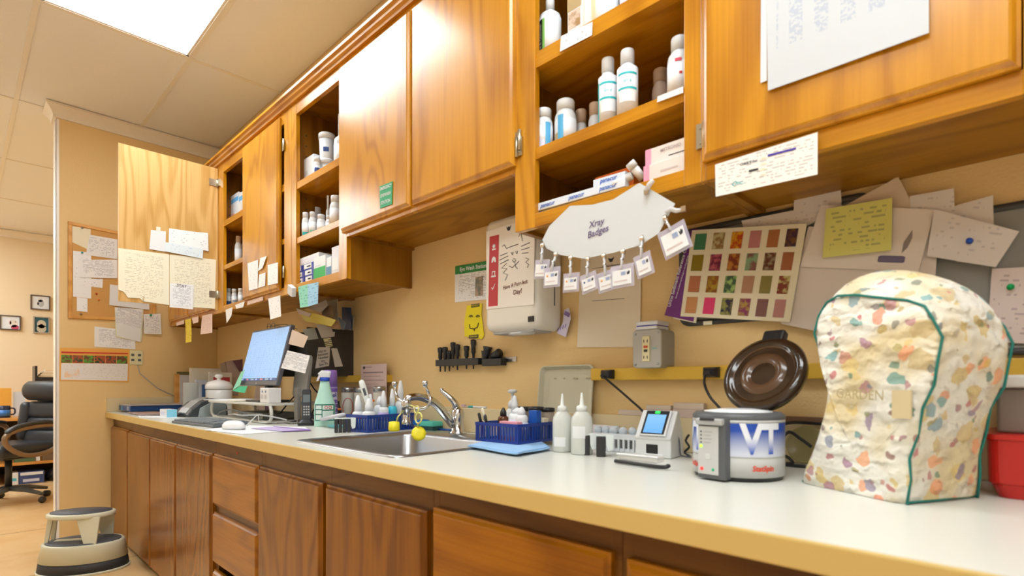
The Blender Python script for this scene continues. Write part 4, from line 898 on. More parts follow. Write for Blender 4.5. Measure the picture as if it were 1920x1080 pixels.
CLRS=mat('clear_strap',(.75,.74,.76),.15,alpha=.75); NK2=mat('nickel_clip',(.7,.62,.52),.25,1)
OD=mat('badge_orange',(.8,.35,.1),.5)
for a in (('leftmost x-ray badge, hanging at the left tip of the paper',1015,507,25,20,(1019,461),.12,.002,None),
    ('second x-ray badge from the left, overlapping the leftmost',1034,522,28,22,(1044,478),.05,.008,OD),
    ('third x-ray badge from the left',1070,532,26,20,(1072,485),.05,.002,OD),
    ('fourth x-ray badge from the left, slightly tilted',1104,532,25,20,(1104,487),-.2,.002,mat('badge_navy',(.05,.08,.3),.5)),
    ('fifth x-ray badge from the left, behind its right neighbour',1138,529,30,22,(1134,481),-.15,-.002,OD),
    ('sixth x-ray badge from the left, squarely facing',1166,520,36,25,(1170,473),-.02,.008,None),
    ('seventh x-ray badge, slim and turned below the paper right curve',1207,499,24,26,(1205,448),-.25,.002,None),
    ('large x-ray badge at far right in front of the purple chart spine',1265,452,42,36,(1249,410),-.32,.004,None)): badge(*a)
t=thing('badge_clip','empty clear badge clip sticking out from the right tip of the paper','clip',PY(1262,395,YB2-.006))
MB().tube([(-.016,0,0),(-.004,-.002,.004),(.008,0,-.002),(.020,0,-.003)],[.005,.006,.005,.004],8).build('strap',CLRS,t); MB().box(.018,.030,-.003,.003,-.008,.004).build('clip',NK2,t)
t=thing('badge_clip','clear clip holding the top right corner of the badge paper to the shelf','clip',PY(1219,346,YB2-.006))
MB().tube([(-.010,0,-.012),(0,-.002,0),(.008,0,.008)],[.005,.006,.005],8).build('strap',CLRS,t); MB().box(-.014,-.004,-.003,.003,-.02,-.008).build('clip',NK2,t)
# ================================================================ THINGS ON THE WORKTOP
ZT=.8575
def G(px,py,dz=0): p=PZ(px,py,.857); p.z=ZT+dz; return p
def K(p): return depth(p)/FPX            # metres per pixel at p
def facing(p): return math.atan2(CAM.y-p.y,CAM.x-p.x)+PI/2      # rz so that local -y looks at the viewer
# ---- quilted appliance cover
def quilt_mat():
    m=bpy.data.materials.new('quilted_floral_cotton'); m.use_nodes=True; N,L=nt(m); b=N['Principled BSDF']; b.inputs['Roughness'].default_value=.75
    b.inputs['Sheen Weight'].default_value=.2
    tc=N.new('ShaderNodeTexCoord'); dn=N.new('ShaderNodeTexNoise'); dn.inputs['Scale'].default_value=40; dn.inputs['Detail'].default_value=2
    L.new(tc.outputs['Object'],dn.inputs['Vector'])
    mx=N.new('ShaderNodeVectorMath'); mx.operation='MULTIPLY_ADD'; mx.inputs[1].default_value=(.030,.030,.030)
    L.new(dn.outputs['Color'],mx.inputs[0]); L.new(tc.outputs['Object'],mx.inputs[2])
    big=N.new('ShaderNodeTexNoise'); big.inputs['Scale'].default_value=9; big.inputs['Detail'].default_value=1; L.new(tc.outputs['Object'],big.inputs['Vector'])
    c=ramp(N,L,big.outputs['Fac'],[(.44,(.76,.73,.65)),(.60,(.68,.56,.33))])
    def layer(c,scale,th,stops,off):
        mp=N.new('ShaderNodeMapping'); mp.inputs['Location'].default_value=(off,off*.7,off*.3); L.new(mx.outputs[0],mp.inputs['Vector'])
        v=N.new('ShaderNodeTexVoronoi'); v.inputs['Scale'].default_value=scale; L.new(mp.outputs[0],v.inputs['Vector'])
        sp=N.new('ShaderNodeSeparateColor'); L.new(v.outputs['Color'],sp.inputs[0])
        col=ramp(N,L,sp.outputs[0],stops); N[-1].color_ramp.interpolation='CONSTANT' if False else 'LINEAR'
        k=math_n(N,L,'LESS_THAN',v.outputs['Distance'],th); k=math_n(N,L,'MULTIPLY',k,math_n(N,L,'GREATER_THAN',sp.outputs[1],.30))
        k=math_n(N,L,'MULTIPLY',k,.8)
        return mixc(N,L,k,c,col)
    c=layer(c,22,.36,[(0,(.62,.45,.14)),(.5,(.70,.52,.20)),(1,(.55,.42,.22))],0)
    c=layer(c,27,.31,[(0,(.80,.22,.12)),(.3,(.82,.35,.15)),(.5,(.30,.14,.28)),(.7,(.16,.38,.42)),(1,(.10,.28,.20))],3.1)
    c=layer(c,38,.27,[(0,(.12,.30,.32)),(.4,(.55,.10,.12)),(.7,(.08,.22,.16)),(1,(.70,.42,.06))],7.7)
    L.new(c,b.inputs['Base Color'])
    w=N.new('ShaderNodeTexVoronoi'); w.inputs['Scale'].default_value=40; w.feature='SMOOTH_F1'
    st=N.new('ShaderNodeMapping'); st.inputs['Rotation'].default_value=(0,.6,0); st.inputs['Scale'].default_value=(.55,.8,1.5); L.new(mx.outputs[0],st.inputs['Vector']); L.new(st.outputs[0],w.inputs['Vector'])
    bp=N.new('ShaderNodeBump'); bp.inputs['Strength'].default_value=1.0; bp.inputs['Distance'].default_value=.012; bp.invert=True
    L.new(w.outputs['Distance'],bp.inputs['Height']); L.new(bp.outputs['Normal'],b.inputs['Normal'])
    return m
QM=quilt_mat(); QA=math.atan2(-.465,.885); qc=Vector((4.452,-.386,ZT))
qn=Vector((-.465,-.885,0)).normalized(); qu=Vector((.885,-.465,0)).normalized()
def qp(px,py):
    d=ray(px,py); t=(qc-CAM).dot(qn)/d.dot(qn); p=CAM+d*t-qc; return (p.dot(qu),p.z)
QO=[(1505,905),(1509,880),(1522,845),(1540,800),(1553,750),(1549,710),(1538,665),(1531,625),(1534,592),(1546,567),(1572,555),(1605,553),(1650,558),(1700,563),(1732,574),(1754,598),(1763,632),(1761,680),(1750,722),(1732,765),(1716,812),(1708,860),(1705,900),(1704,944)]
out=[qp(*a) for a in QO]; out[0]=(out[0][0],0); out[-1]=(out[-1][0],0)
qt=thing('quilted_cover','cream floral quilted appliance cover with green piping at the right of the worktop','appliance cover',qc,QA)
um=sum(a for a,_ in out)/len(out); D=.157; n0=len(out); a0_,a1_=out[0][0],out[-1][0]; out=out+[(a1_+(a0_-a1_)*f_,0) for f_ in (.015,.25,.5,.75,.985)]; R=[]; zm=.24
for k,(v,su,sz) in enumerate(((-.004,.35,.30),(-.012,.70,.72),(-.009,.90,.93),(-.001,.985,.99),(0.003,1,1),(.02,1.01,1.045),(.05,1.02,1.09),(.085,1.025,1.105),(.12,1.02,1.09),(.145,1.01,1.05),(D,.98,.98),(D+.008,.8,.8),(D+.010,.4,.4))):
    L_=[]
    for a,z in out:
        uu=um+(a-um)*su
        if su<.99 : zz=z*1.0 if z<.001 else .002+(z-.002)*(1-(1-sz)*max(0,min(1,z/zm)))
        else: zz=z*(1+(sz-1)*1.5*max(.5,1-((a-um)/.17)**2)*max(0,min(1,(z-.16)/.16)))
        wob=.004*math.sin(9*z*10+k)+.003*math.sin(17*uu*9+k*1.3)
        vv=v+(wob if 0<k<12 else 0)-(.012*(1-z/.1) if (z<.1 and v<.01) else 0)*0
        L_.append((uu,vv,max(0,zz)))
    R.append(L_)
MB().rings(R,0,True).build('quilted_body',QM,qt,sub=1)
PIP=mat('green_piping',(.01,.17,.14),.7)
def pipe(k,i0,i1,off): MB().tube([(a+0.0,R[k][i][1]+off,z) for i,(a,_,z) in enumerate(R[k]) if i0<=i<=i1],.0021,8).build('piping',PIP,qt)
pipe(4,6,23,-.002)
MB().tube([(a,y+.001,z) for a,y,z in R[10][7:24]],.0021,8).build('piping',PIP,qt)
MB().tube([(a0_,.0,.003),(um,-.001,.003),(a1_,.0,.003),(a1_,D*.5,.003),(a1_-.003,D,.003)],.0018,8).build('hem',PIP,qt)
u1,z1=qp(1640,745); u0,z0=qp(1570,745)
lettering(qt,'GARDEN',(u0+u1)/2+.022,z1+.004,.024,mat('faded_print',(.42,.33,.16),.7),y=-.0185,bold=.0,rot=-.03,sx=.9)
q_=MB(); a,b_=qp(1705,758)
q_.box(a-.016,a+.014,-.016,-.0135,b_-.022,b_+.022); q_.build('fabric_patch',mat('patch_gold',(.62,.50,.29),.8),qt)
# ---- centrifuge
cc=Vector((4.155,-.297,ZT)); ct=thing('centrifuge','round blue and grey centrifuge lettered VT with its brown lid open','centrifuge',cc)
CG=mat('centrifuge_grey',(.55,.55,.54),.35); CD=mat('centrifuge_dark',(.10,.105,.115),.4)
az=math.atan2(CAM.y-cc.y,CAM.x-cc.x); r=.0875
MB().lathe([(0,0),(r*.95,0),(r*.97,.005),(r*.97,.008),(0,.008)],(0,0,0),48).build('base_ring',BLK,ct)
MB().lathe([(r,.008),(r*1.0,.044),(r*.99,.045),(r*.99,.0463),(r,.047),(r,.113),(r*1.005,.1135),(r*1.005,.118),(0,.118)],(0,0,0),64).build('housing',CG,ct)
MB().lathe([(r*1.0,.117),(r*1.01,.119),(r*1.0,.126),(r*.93,.131),(r*.78,.1315),(r*.76,.118),(0,.117)],(0,0,0),64).build('top_rim',CD,ct)
MB().lathe([(r*.2,.125),(r*.74,.127),(r*.75,.133),(r*.4,.137),(0,.137)],(0,0,0),40).build('inner_bowl',mat('bowl_white',(.8,.82,.84),.2),ct)
def grad(name,c0,c1,z0,z1):
    m=bpy.data.materials.new(name); m.use_nodes=True; N,L=nt(m); b=N['Principled BSDF']; b.inputs['Roughness'].default_value=.35
    tc=N.new('ShaderNodeTexCoord'); sp=N.new('ShaderNodeSeparateXYZ'); L.new(tc.outputs['Object'],sp.inputs[0])
    mr=N.new('ShaderNodeMapRange'); mr.inputs[1].default_value=z0; mr.inputs[2].default_value=z1; L.new(sp.outputs[2],mr.inputs[0])
    L.new(ramp(N,L,mr.outputs[0],[(0,c0),(1,c1)]),b.inputs['Base Color']); return m
DEC=grad('vt_band',(.62,.66,.78),(.01,.07,.42),.055,.098); LET=grad('vt_letters',(.01,.08,.5),(.80,.82,.90),.055,.085)
v=[];n=40;R_=r+.0006
for i in range(n+1):
    a=az-.95-1.2+ (2.15+1.35)*i/n
    for z in (.048,.112): v.append((R_*math.cos(a),R_*math.sin(a),z))
MB().add(v,[(2*i,2*i+1,2*i+3,2*i+2) for i in range(n)],0,True).build('blue_band',DEC,ct)
def cw(a0,R2): return lambda co:(R2*math.cos(az+a0+co.x/R2),R2*math.sin(az+a0+co.x/R2),co.z)
for a0 in (.50,-1.22): lettering(ct,'VT',0,.0800,.078,LET,sx=.82,bold=.035,warp=cw(a0,r+.0014))
lettering(ct,'StatSpin',0,.026,.0145,mat('logo_red',(.75,.06,.02),.4),sx=.95,bold=.03,shear=.15,warp=cw(.55,r+.0012))
lettering(ct,'StatSpin',0,.026,.0145,mat('logo_red',(.75,.06,.02),.4),sx=.95,bold=.03,shear=.15,warp=cw(-1.15,r+.0012))
pa=az-.50; PM=Matrix.Rotation(pa+PI/2,4,'Z')       # local -y outwards
M2=MB(); M2.box(-.028,.030,-r-.014,-r+.02,.003,.122,0,PM); M2.build('front_column',CD,ct,bevel=.003)
M3=MB(); M3.box(-.026,.017,-r-.0155,-r-.0135,.012,.105,0,PM); M3.build('control_panel',CG,ct)
MB().box(-.029,.028,-r-.022,-r-.010,.108,.121,0,PM).build('latch_lip',GRYP,ct,bevel=.003)
MB().box(-.018,.012,-r-.0235,-r-.02,.1165,.1215,0,PM).build('latch_slot',INK,ct)
for k in range(4): MB().box(-.021,-.018,-r-.0165,-r-.0155,.093-k*.007,.096-k*.007,0,PM).build('indicator',DGR,ct); MB().box(-.014,.004-.003*(k%2),-r-.0160,-r-.0155,.0935-k*.007,.0955-k*.007,0,PM).build('text_line',GRYP,ct)
def dot(x,z,rad,m,nm): MB().lathe([(0,0),(rad,0),(rad*.9,.0012),(0,.0015)],(0,0,0),14,0,PM@Matrix.Translation((x,-r-.0155,z))@Matrix.Rotation(PI/2,4,'X')).build(nm,m,ct)
dot(-.0195,.066,.0032,mat('led_green',(.35,.9,.05),.3,emit=1.2),'lit_indicator'); dot(-.018,.022,.0036,mat('led_red',(.9,.03,.02),.3,emit=1.0),'red_button'); dot(.006,.022,.0028,mat('button_green',(.0,.35,.15),.3,emit=.3),'green_button')
MB().box(-.010,.001,-r-.0168,-r-.0155,.041,.052,0,PM).build('key',mat('key_grey',(.62,.62,.6),.4),ct,bevel=.001)
BRW=mat('smoked_brown',(.035,.018,.009),.14,coat=.4); BRR=mat('brown_bowl',(.10,.05,.025),.2,coat=.4)
lc=PY(1433,703,-.205)-cc
lm=Matrix.Translation(lc)@Matrix.Rotation(math.atan2(CAM.y-cc.y,CAM.x-cc.x)+PI/2-.55,4,'Z')@Matrix.Rotation(PI/2-.50,4,'X')
lid=MB().lathe([(.0,.006),(.026,.005),(.030,.011),(.046,.013),(.050,.006),(.064,.004),(.070,.012),(.086,.010),(.088,.003),(.085,-.012),(.05,-.016),(0,-.016)],(0,0,0),56,0).build('lid',BRR,ct); lid.matrix_basis=lm
rg=MB().lathe([(.066,.006),(.070,.0135),(.0865,.0115),(.0895,.003),(.087,-.010),(.080,-.012)],(0,0,0),56,0).build('lid_rim',BRW,ct); rg.matrix_basis=lm
hd=MB().box(-.024,.024,.078,.108,-.010,.012).build('lid_handle',BLK,ct,bevel=.005); hd.matrix_basis=lm
hg=MB().box(-.022,.022,-.115,-.080,-.012,.004).build('lid_hinge',BRW,ct,bevel=.003); hg.matrix_basis=lm
# ---- blood analyser with lit screen, lens tray
an=thing('blood_analyzer','white handheld analyzer docked with blue lit screen and green light','analyzer',(3.845,-.185,ZT),.12)
WPx=mat('device_white',(.74,.75,.76),.3)
R=[[(x,y,z) for y,z in ((0,0),(0,.044),(-.004,.050),(.048,.118),(.058,.118),(.085,.060),(.09,0))] for x in (0,.003,.093,.096)]
MB().rings(R).build('dock',WPx,an,bevel=.003)
tilt=math.atan2(.068,.052)
sm=Matrix.Translation((.048,-.0035,.052))@Matrix.Rotation(tilt-PI/2,4,'X')
o=MB().box(-.036,.036,-.006,.0,.002,.080).build('handheld',WPx,an,bevel=.004); o.matrix_basis=sm
o=MB().box(-.031,.031,-.0068,-.0058,.006,.078).build('bezel',BLK,an,bevel=.001); o.matrix_basis=sm
o=MB().box(-.025,.025,-.0076,-.0066,.009,.066).build('screen',grad('analyzer_screen',(.05,.22,.55),(.20,.42,.72),0,.07),an); o.matrix_basis=sm
b=o.data.materials[0].node_tree.nodes['Principled BSDF']; b.inputs['Emission Color'].default_value=(.18,.45,.85,1); b.inputs['Emission Strength'].default_value=.45
o=MB().box(-.007,.006,-.0080,-.0066,.069,.076).build('status_light',mat('status_green',(.02,.8,.08),.3,emit=1.5),an,bevel=.002); o.matrix_basis=sm
MB().box(.030,.062,-.0014,.004,.010,.034).build('cartridge_slot',BLK,an,bevel=.002)
MB().box(.020,.075,-.004,.0,.003,.010).build('slot_lip',WPx,an,bevel=.001)
lt=thing('lens_tray','white plastic tray of pale blue ball stoppers left of the lit analyzer','tray',(3.665,-.150,ZT),.10)
MB().box(0,.165,.0,.09,.040,.044).box(0,.165,-.003,.0,.034,.050).build('shelf_plate',WP,lt,bevel=.001)
for k in range(7): MB().box(.055+k*.015,.060+k*.015,-.006,.001,.002,.036).build('rib',WP,lt,bevel=.001)
MB().box(.0,.165,.085,.09,0,.040).box(.045,.165,.0,.004,.0,.010).build('stand',WP,lt)
BB=mat('pale_blue_rubber',(.58,.64,.70),.4)
for k,(x,y) in enumerate(((.018,.03),(.042,.034),(.070,.03),(.098,.036),(.120,.05),(.058,.062))):
    p=lt.location+Vector((x,y,.0442)); t=MB().lathe([(0,0),(.006,.0),(.011,.005),(.0125,.012),(.010,.019),(.004,.023),(0,.0235)],(0,0,0),16).build('ball_stopper',BB,loc=p); tag(t,'pale blue round rubber stopper standing on the white tray','stopper','stoppers on the white tray')
cd_=carton('pink and white card box standing behind the white stopper tray',Vector((PY(1103,800,-.05).x,-.05,ZT)),.10,.02,.062,mat('pinkwhite_card',(.78,.72,.74),.5),bands=[(labelmat((.7,.45,.5)),.1,.9,.6,.66)],name='card_box')
# black block clips
def blk(lab,px,py,n,rz,pitch=.0155,grp=None):
    p=G(px,py); t=thing('cuvette_holder',lab,'holder',p,facing(p))
    for k in range(n): MB().box(k*pitch,k*pitch+pitch-.002,0,.014,0,.052).build('black_block',BLKS,t,bevel=.0025)
    MB().prism([(n*pitch-.002,.058),(n*pitch+.018,.056),(n*pitch+.016,.018),(n*pitch+.004,.014),(n*pitch-.001,.030)],.001,.018).build('white_clip',mat('ice_white',(.72,.78,.78),.35),t,bevel=.001)
    MB().box(.0,n*pitch,.003,.03,.0525,.0565).build('clip_bar',mat('ice_white',(.72,.78,.78),.35),t,bevel=.001)
    return t
blk('four black blocks with a white clip in front of the left blue basket',627,812,4,-.10)
blk('single black block with white clip right of the squeeze bottles',1090,854,1,0,.024); blk('single black block with white clip beside the analyzer tray',1118,857,1,0,.026)
# glasses case & strap
gs=thing('clear_case','flat clear plastic case lying before the analyzer with a black elastic strap','case',G(1206,874)+Vector((0,0,.002)),.0)
CLP=mat('clear_plastic',(.80,.78,.74),.1,alpha=.55)
MB().box(-.065,.038,-.006,.030,.006,.022).build('case_shell',CLP,gs,bevel=.005); MB().box(-.068,.04,-.008,.0,.018,.023).build('case_edge',mat('clear_edge',(.8,.8,.82),.15),gs,bevel=.002)
MB().tube(curve([(-.068,-.012,.004),(-.03,-.016,.004),(.01,-.022,.004),(.045,-.026,.004),(.068,-.024,.005),(.072,-.016,.007),(.066,-.010,.006)]),.0045,8).build('elastic_strap',BLK,gs)
# ---- squeeze bottles
MLK=mat('milky_plastic_bottle',(.80,.82,.78),.22,alpha=.72); LIQ=mat('pale_liquid',(.60,.60,.50),.3)
def squeeze(lab,px,py,ptop,wpx,lz,lev=.45):
    p=G(px,py); r_=wpx/2*K(p)/1.02; p=p+Vector((0,r_*.8,0)); h=CAM.z+(HOR-ptop)*K(p)-ZT; t=thing('squeeze_bottle',lab,'bottle',p)
    MB().lathe([(0,0),(r_*.95,0),(r_,.004),(r_,h*.50),(r_*.93,h*.60),(r_*.6,h*.68),(r_*.42,h*.70),(0,h*.70)],(0,0,0),28).build('bottle_body',MLK,t)
    MB().lathe([(0,.002),(r_*.92,.003),(r_*.95,h*lev),(0,h*lev)],(0,0,0),24).build('liquid',LIQ,t)
    MB().lathe([(0,h*.69),(r_*.50,h*.69),(r_*.50,h*.76),(r_*.44,h*.78),(r_*.20,h*.80),(r_*.10,h*.99),(r_*.05,h),(0,h)],(0,0,0),20).build('nozzle_cap',mat('nozzle_white',(.78,.80,.78),.35),t)
    a0=az_=rel_az(p.x,p.y)+PI; v=[]
    for i in range(9):
        a=a0-.95+1.25*i/8
        for z in lz: v.append(((r_+.0008)*math.cos(a),(r_+.0008)*math.sin(a),z*h))
    MB().add(v,[(2*i,2*i+1,2*i+3,2*i+2) for i in range(8)],0,True).build('label',PW,t)
    return t
squeeze('squeeze bottle with a low white label, left of the pair by the blue cloth',1045,848,738,38,(.10,.26),.30)
squeeze('squeeze bottle with a mid height white label, right of the pair',1081,853,736,42,(.27,.46),.38)
# ---- blue cloth
BC=mat('blue_cloth',(.30,.50,.78),.9,bump=.4,bscale=400)
cl=thing('folded_cloth','folded light blue cloth under the right blue basket at the sink edge','cloth',G(950,845)); o=cl.location
for k,(z0,z1,ins) in enumerate(((.0066,.0095,0),(.0098,.0125,.006))):
    P=[G(876,842)-o,G(968,858)-o,G(1032,846)-o,G(985,815)-o]
    P[0].x+=ins;P[1].y+=ins*1.5;P[2].x-=ins
    L1=[]
    for i in range(4):
        a,b_=P[i],P[(i+1)%4]
        for j in range(5): L1.append(a.lerp(b_,j/5))
    R=[[(p.x*s,p.y*s,z+.001*math.sin(i*1.3)) for i,p in enumerate(L1)] for z,s in ((z0-.0004,.985),(z0,1),(z1,1),(z1+.0006,.985))]
    MB().rings(R,0,True).build('fold',BC,cl)
# ---- baskets
NVY=mat('navy_plastic',(.01,.04,.25),.35)
def basket(lab,p,w,d,h,rz,pit=.0115):
    """slatted plastic basket, local origin at the front right corner"""
    t=thing('plastic_basket',lab,'basket',p,rz)
    MB().box(-w,0,0,d,0,.003).build('floor_panel',NVY,t)
    for nm,(x0,y0),(x1,y1) in (('front',(-w,0),(0,0)),('right',(0,0),(0,d)),('back',(0,d),(-w,d)),('left',(-w,d),(-w,0))):
        a=Vector((x0,y0,0)); b_=Vector((x1,y1,0)); L_=(b_-a).length; u=(b_-a)/L_; m=MB(); M=Matrix(((u.x,-u.y,0,a.x),(u.y,u.x,0,a.y),(0,0,1,0),(0,0,0,1)))
        m.box(0,L_,-.0012,.0012,0,h*.14,0,M).box(0,L_,-.003,.003,h*.84,h,0,M); n=max(4,int(L_/pit))
        for k in range(n+1):
            x=L_*k/n; ww=pit*.42 if 0<k<n else .010; m.box(max(0,x-ww/1.5),min(L_,x+ww/1.5),-.0012,.0012,h*.13,h*.85,0,M)
        m.build('side_panel',NVY,t)
    return t
bA=G(690,812); basket('navy slatted basket of dropper bottles left of the sink',bA,.130,.240,.068,.15,.0145)
bB=G(972,843); bB.z+=.0135; basket('navy slatted basket on the blue cloth right of the faucet',bB,.175,.160,.058,.04)
def inb(b_,rz,x,y,z=.0035): c,s=math.cos(rz),math.sin(rz); return Vector((b_.x+x*c-y*s,b_.y+x*s+y*c,b_.z+z))
g='bottles in the left blue basket'
def drop(lab,p,r_,h,body=WP,capm=WPC,strp=None,tip=.3,nm='dropper_bottle',grp=g):
    t=thing(nm,lab,'bottle',p,0,grp); hb=h*(1-tip)
    MB().lathe([(0,0),(r_,0),(r_,hb*.85),(r_*.85,hb*.95),(r_*.45,hb),(0,hb)],(0,0,0),18).build('bottle_body',body,t)
    MB().lathe([(0,hb-.002),(r_*.62,hb-.002),(r_*.58,hb+(h-hb)*.45),(r_*.28,h-.003),(r_*.15,h),(0,h)],(0,0,0),16).build('cap',capm,t)
    if strp: MB().lathe([(r_+.0003,hb*strp[1]),(r_+.0007,hb*strp[1]),(r_+.0007,hb*strp[2]),(r_+.0003,hb*strp[2])],(0,0,0),18).build('label',strp[0],t)
    return t
RB=labelmat((.7,.08,.12)); BB2=labelmat((.03,.22,.65)); CYB=mat('cyan_liquid_bottle',(.05,.50,.72),.25)
LQ=.15; BI=lambda x,y,z=.0035: inb(bA,LQ,x,y,z)
drop('white dropper bottle with red band at the near end of the left basket',BI(-.100,.032),.022,.140,strp=(RB,.60,.74),tip=.45)
drop('white dropper bottle with blue band near corner of the left basket',BI(-.040,.038),.027,.128,strp=(BB2,.62,.72),tip=.38)
drop('plain white dropper bottle between the red and blue banded ones',BI(-.078,.075),.019,.145,tip=.42)
drop('slender white bottle with purple strip in the left basket',BI(-.026,.100),.020,.158,strp=(PRP,.40,.75),tip=.40)
drop('taller cyan liquid bottle with white spray cap in the left basket',BI(-.024,.145),.019,.166,body=CYB,tip=.42,nm='spray_bottle')
drop('white pointed bottle behind the eyewash in the left basket',BI(-.030,.195),.022,.200,tip=.42)
drop('white capped ointment bottle at the back left of the left basket',BI(-.070,.118),.022,.135,tip=.25)
th_=thing('thermometer','white digital thermometer sticking up from the left basket','thermometer',BI(-.058,.052,.10)); th_.rotation_euler=(0,-.28,facing(bA))
MB().lathe([(0,0),(.009,0),(.0115,.02),(.0125,.085),(.010,.105),(0,.110)],(0,0,0),14,sx=1,sy=.6).build('case',mat('thermo_white',(.78,.82,.80),.35),th_); MB().box(-.005,.005,-.0085,-.0065,.045,.075).build('display',DGR,th_,bevel=.001)
cb_=thing('bottle','small bottle with orange star cap at the back of the left basket','bottle',BI(-.105,.10))
MB().lathe([(0,0),(.015,0),(.015,.085),(.006,.095),(.006,.115),(0,.115)],(0,0,0),14).build('body',WP,cb_); MB().lathe([(0,.108),(.016,.112),(.016,.120),(0,.126)],(0,0,0),6).build('star_cap',mat('orange_cap',(.85,.2,.04),.4),cb_)
# things in right basket
g2='things in the right blue basket'
def rb_(x,y): return inb(bB,.04,x,y)
drop('white tipped bottle in the back left of the right basket',rb_(-.125,.125),.018,.135,body=mat('pale_teal_body',(.60,.75,.78),.35),tip=.4,grp=g2)
drop('brown glass bottle with black cap in the right basket',rb_(-.115,.060),.017,.098,body=mat('amber_glass',(.10,.03,.01),.1),capm=BLK,tip=.25,grp=g2,nm='amber_bottle')
drop('squat white label jar in the middle of the right basket',rb_(-.078,.085),.029,.098,strp=(LAV,.2,.75),tip=.16,grp=g2,nm='medicine_jar')
drop('white screw cap bottle before the blue box in the right basket',rb_(-.038,.058),.019,.103,strp=(LAV,.3,.7),tip=.22,grp=g2,nm='medicine_bottle')
carton('blue box in the back right of the right basket',rb_(-.046,.100),.032,.022,.090,mat('royal_box',(.01,.10,.48),.4),bands=[(INK,.1,.5,.1,.5)])
carton('pink and white soap packet lying along the near side of the right basket',rb_(-.085,.010),.075,.022,.060,mat('pink_pack',(.82,.35,.42),.5),bands=[(WP,.1,.9,.3,.8)],name='packet')
carton('cream packet beside the pink one in the right basket',rb_(-.040,.126),.034,.022,.066,PCR,name='packet')
for k,(x,y,c,ln_,lab) in enumerate(((-.148,.012,'p',.085,'purple pen leaning in the near left corner of the right basket'),(-.150,.030,'y',.100,'cream marker leaning over the left side of the right basket'),(-.138,.020,'t',.080,'dark teal pen in the near left of the right basket'))):
    t=thing('pen',lab,'pen',rb_(x,y),0); t.rotation_euler=(.1-.1*k,-.22-.06*k,0); cm={'p':mat('pen_purple',(.12,.02,.25),.3),'y':PCR,'t':mat('pen_teal',(.02,.15,.18),.3)}[c]
    MB().lathe([(0,0),(.004,.002),(.0045,ln_*.65),(0,ln_*.65)],(0,0,0),10).build('barrel',cm,t); MB().lathe([(.0048,ln_*.6),(.0048,ln_*.95),(.003,ln_),(0,ln_)],(0,0,0),10).build('cap',BLK if c!='y' else PCR,t)
# pump bottle and dark lidded jars behind
p=PY(961,760,-.05); p.z=ZT; pb=thing('pump_bottle','white pump soap bottle standing behind the right basket','bottle',p)
kk=K(p); hz=lambda py: CAM.z+(HOR-py)*kk-ZT
MB().lathe([(0,0),(.026,0),(.027,.005),(.027,hz(775)),(.015,hz(765)),(0,hz(765))],(0,0,0),24).build('bottle_body',WP,pb)
MB().lathe([(.016,hz(766)),(.0165,hz(757)),(.012,hz(752)),(.005,hz(749)),(.005,hz(738)),(.016,hz(736)),(.017,hz(732)),(.008,hz(730)),(0,hz(730))],(0,0,0),20).build('pump_head',WPC,pb)
for k,(pl,pr,ptop,Y,lab) in enumerate(((965,1000,762,-.055,'glass canister with black lid left behind the right basket'),(990,1020,762,-.105,'amber filled glass canister with black lid, nearest of three'),(1016,1040,764,-.085,'glass canister with black lid right, half behind squeeze bottle'))):
    c,r_,h=at(pl,pr,ptop,Y,ZT); t=thing('glass_canister',lab,'canister',c)
    MB().lathe([(0,0),(r_*.95,0),(r_*.95,h-.018),(r_*.85,h-.012),(0,h-.012)],(0,0,0),24).build('glass_body',mat('tinted_glass',(.50,.42,.38),.08,alpha=.5),t)
    if k==1: MB().lathe([(0,.004),(r_*.8,.004),(r_*.8,h*.65),(0,h*.65)],(0,0,0),20).build('amber_swabs',mat('amber_fill',(.35,.12,.02),.4),t)
    MB().lathe([(0,h-.014),(r_*1.03,h-.014),(r_*1.03,h-.002),(r_*.6,h),(0,h)],(0,0,0),24).build('lid',BLK,t)
# beige tray leaning at the wall
TR=mat('enamel_tray',(.60,.56,.42),.3)
tp_=thing('baking_tray','beige enamel tray leaning upright against the wall behind the jars','tray',(PY(1002,700,-.04).x,-.060,.9525)); a=PY(1002,700,-.05).x; b_=PY(1104,700,-.05).x; W=b_-a; H=CAM.z+(HOR-684)*K(PY(1050,684,-.03))-.9525
tp_.location=(a,-.045,.858); H+=.0945; tp_.rotation_euler=(-.10,0,0)
R=[[(p[0],y,p[1]) for p in rr(ins,W-ins,ins,H-ins,.02,0,5)] for y,ins in ((.0,0),(-.004,.001),(-.004,.004),(.014,.012),(.018,.03))]
MB().rings(R,0,False,cap=False).add([(p[0],.018,p[1]) for p in rr(.03,W-.03,.03,H-.03,.02,0,5)],[tuple(range(24))]).build('tray_body',TR,tp_)
for k,(x,w_) in enumerate(((.06,.022),(.10,.012),(.14,.03),(.19,.04))): MB().box(x*W/.22-.01,x*W/.22-.01+w_*.6,.0145,.0150,H-.045,H-.040).build('faint_lettering',mat('tray_ink',(.42,.36,.25),.5),tp_)
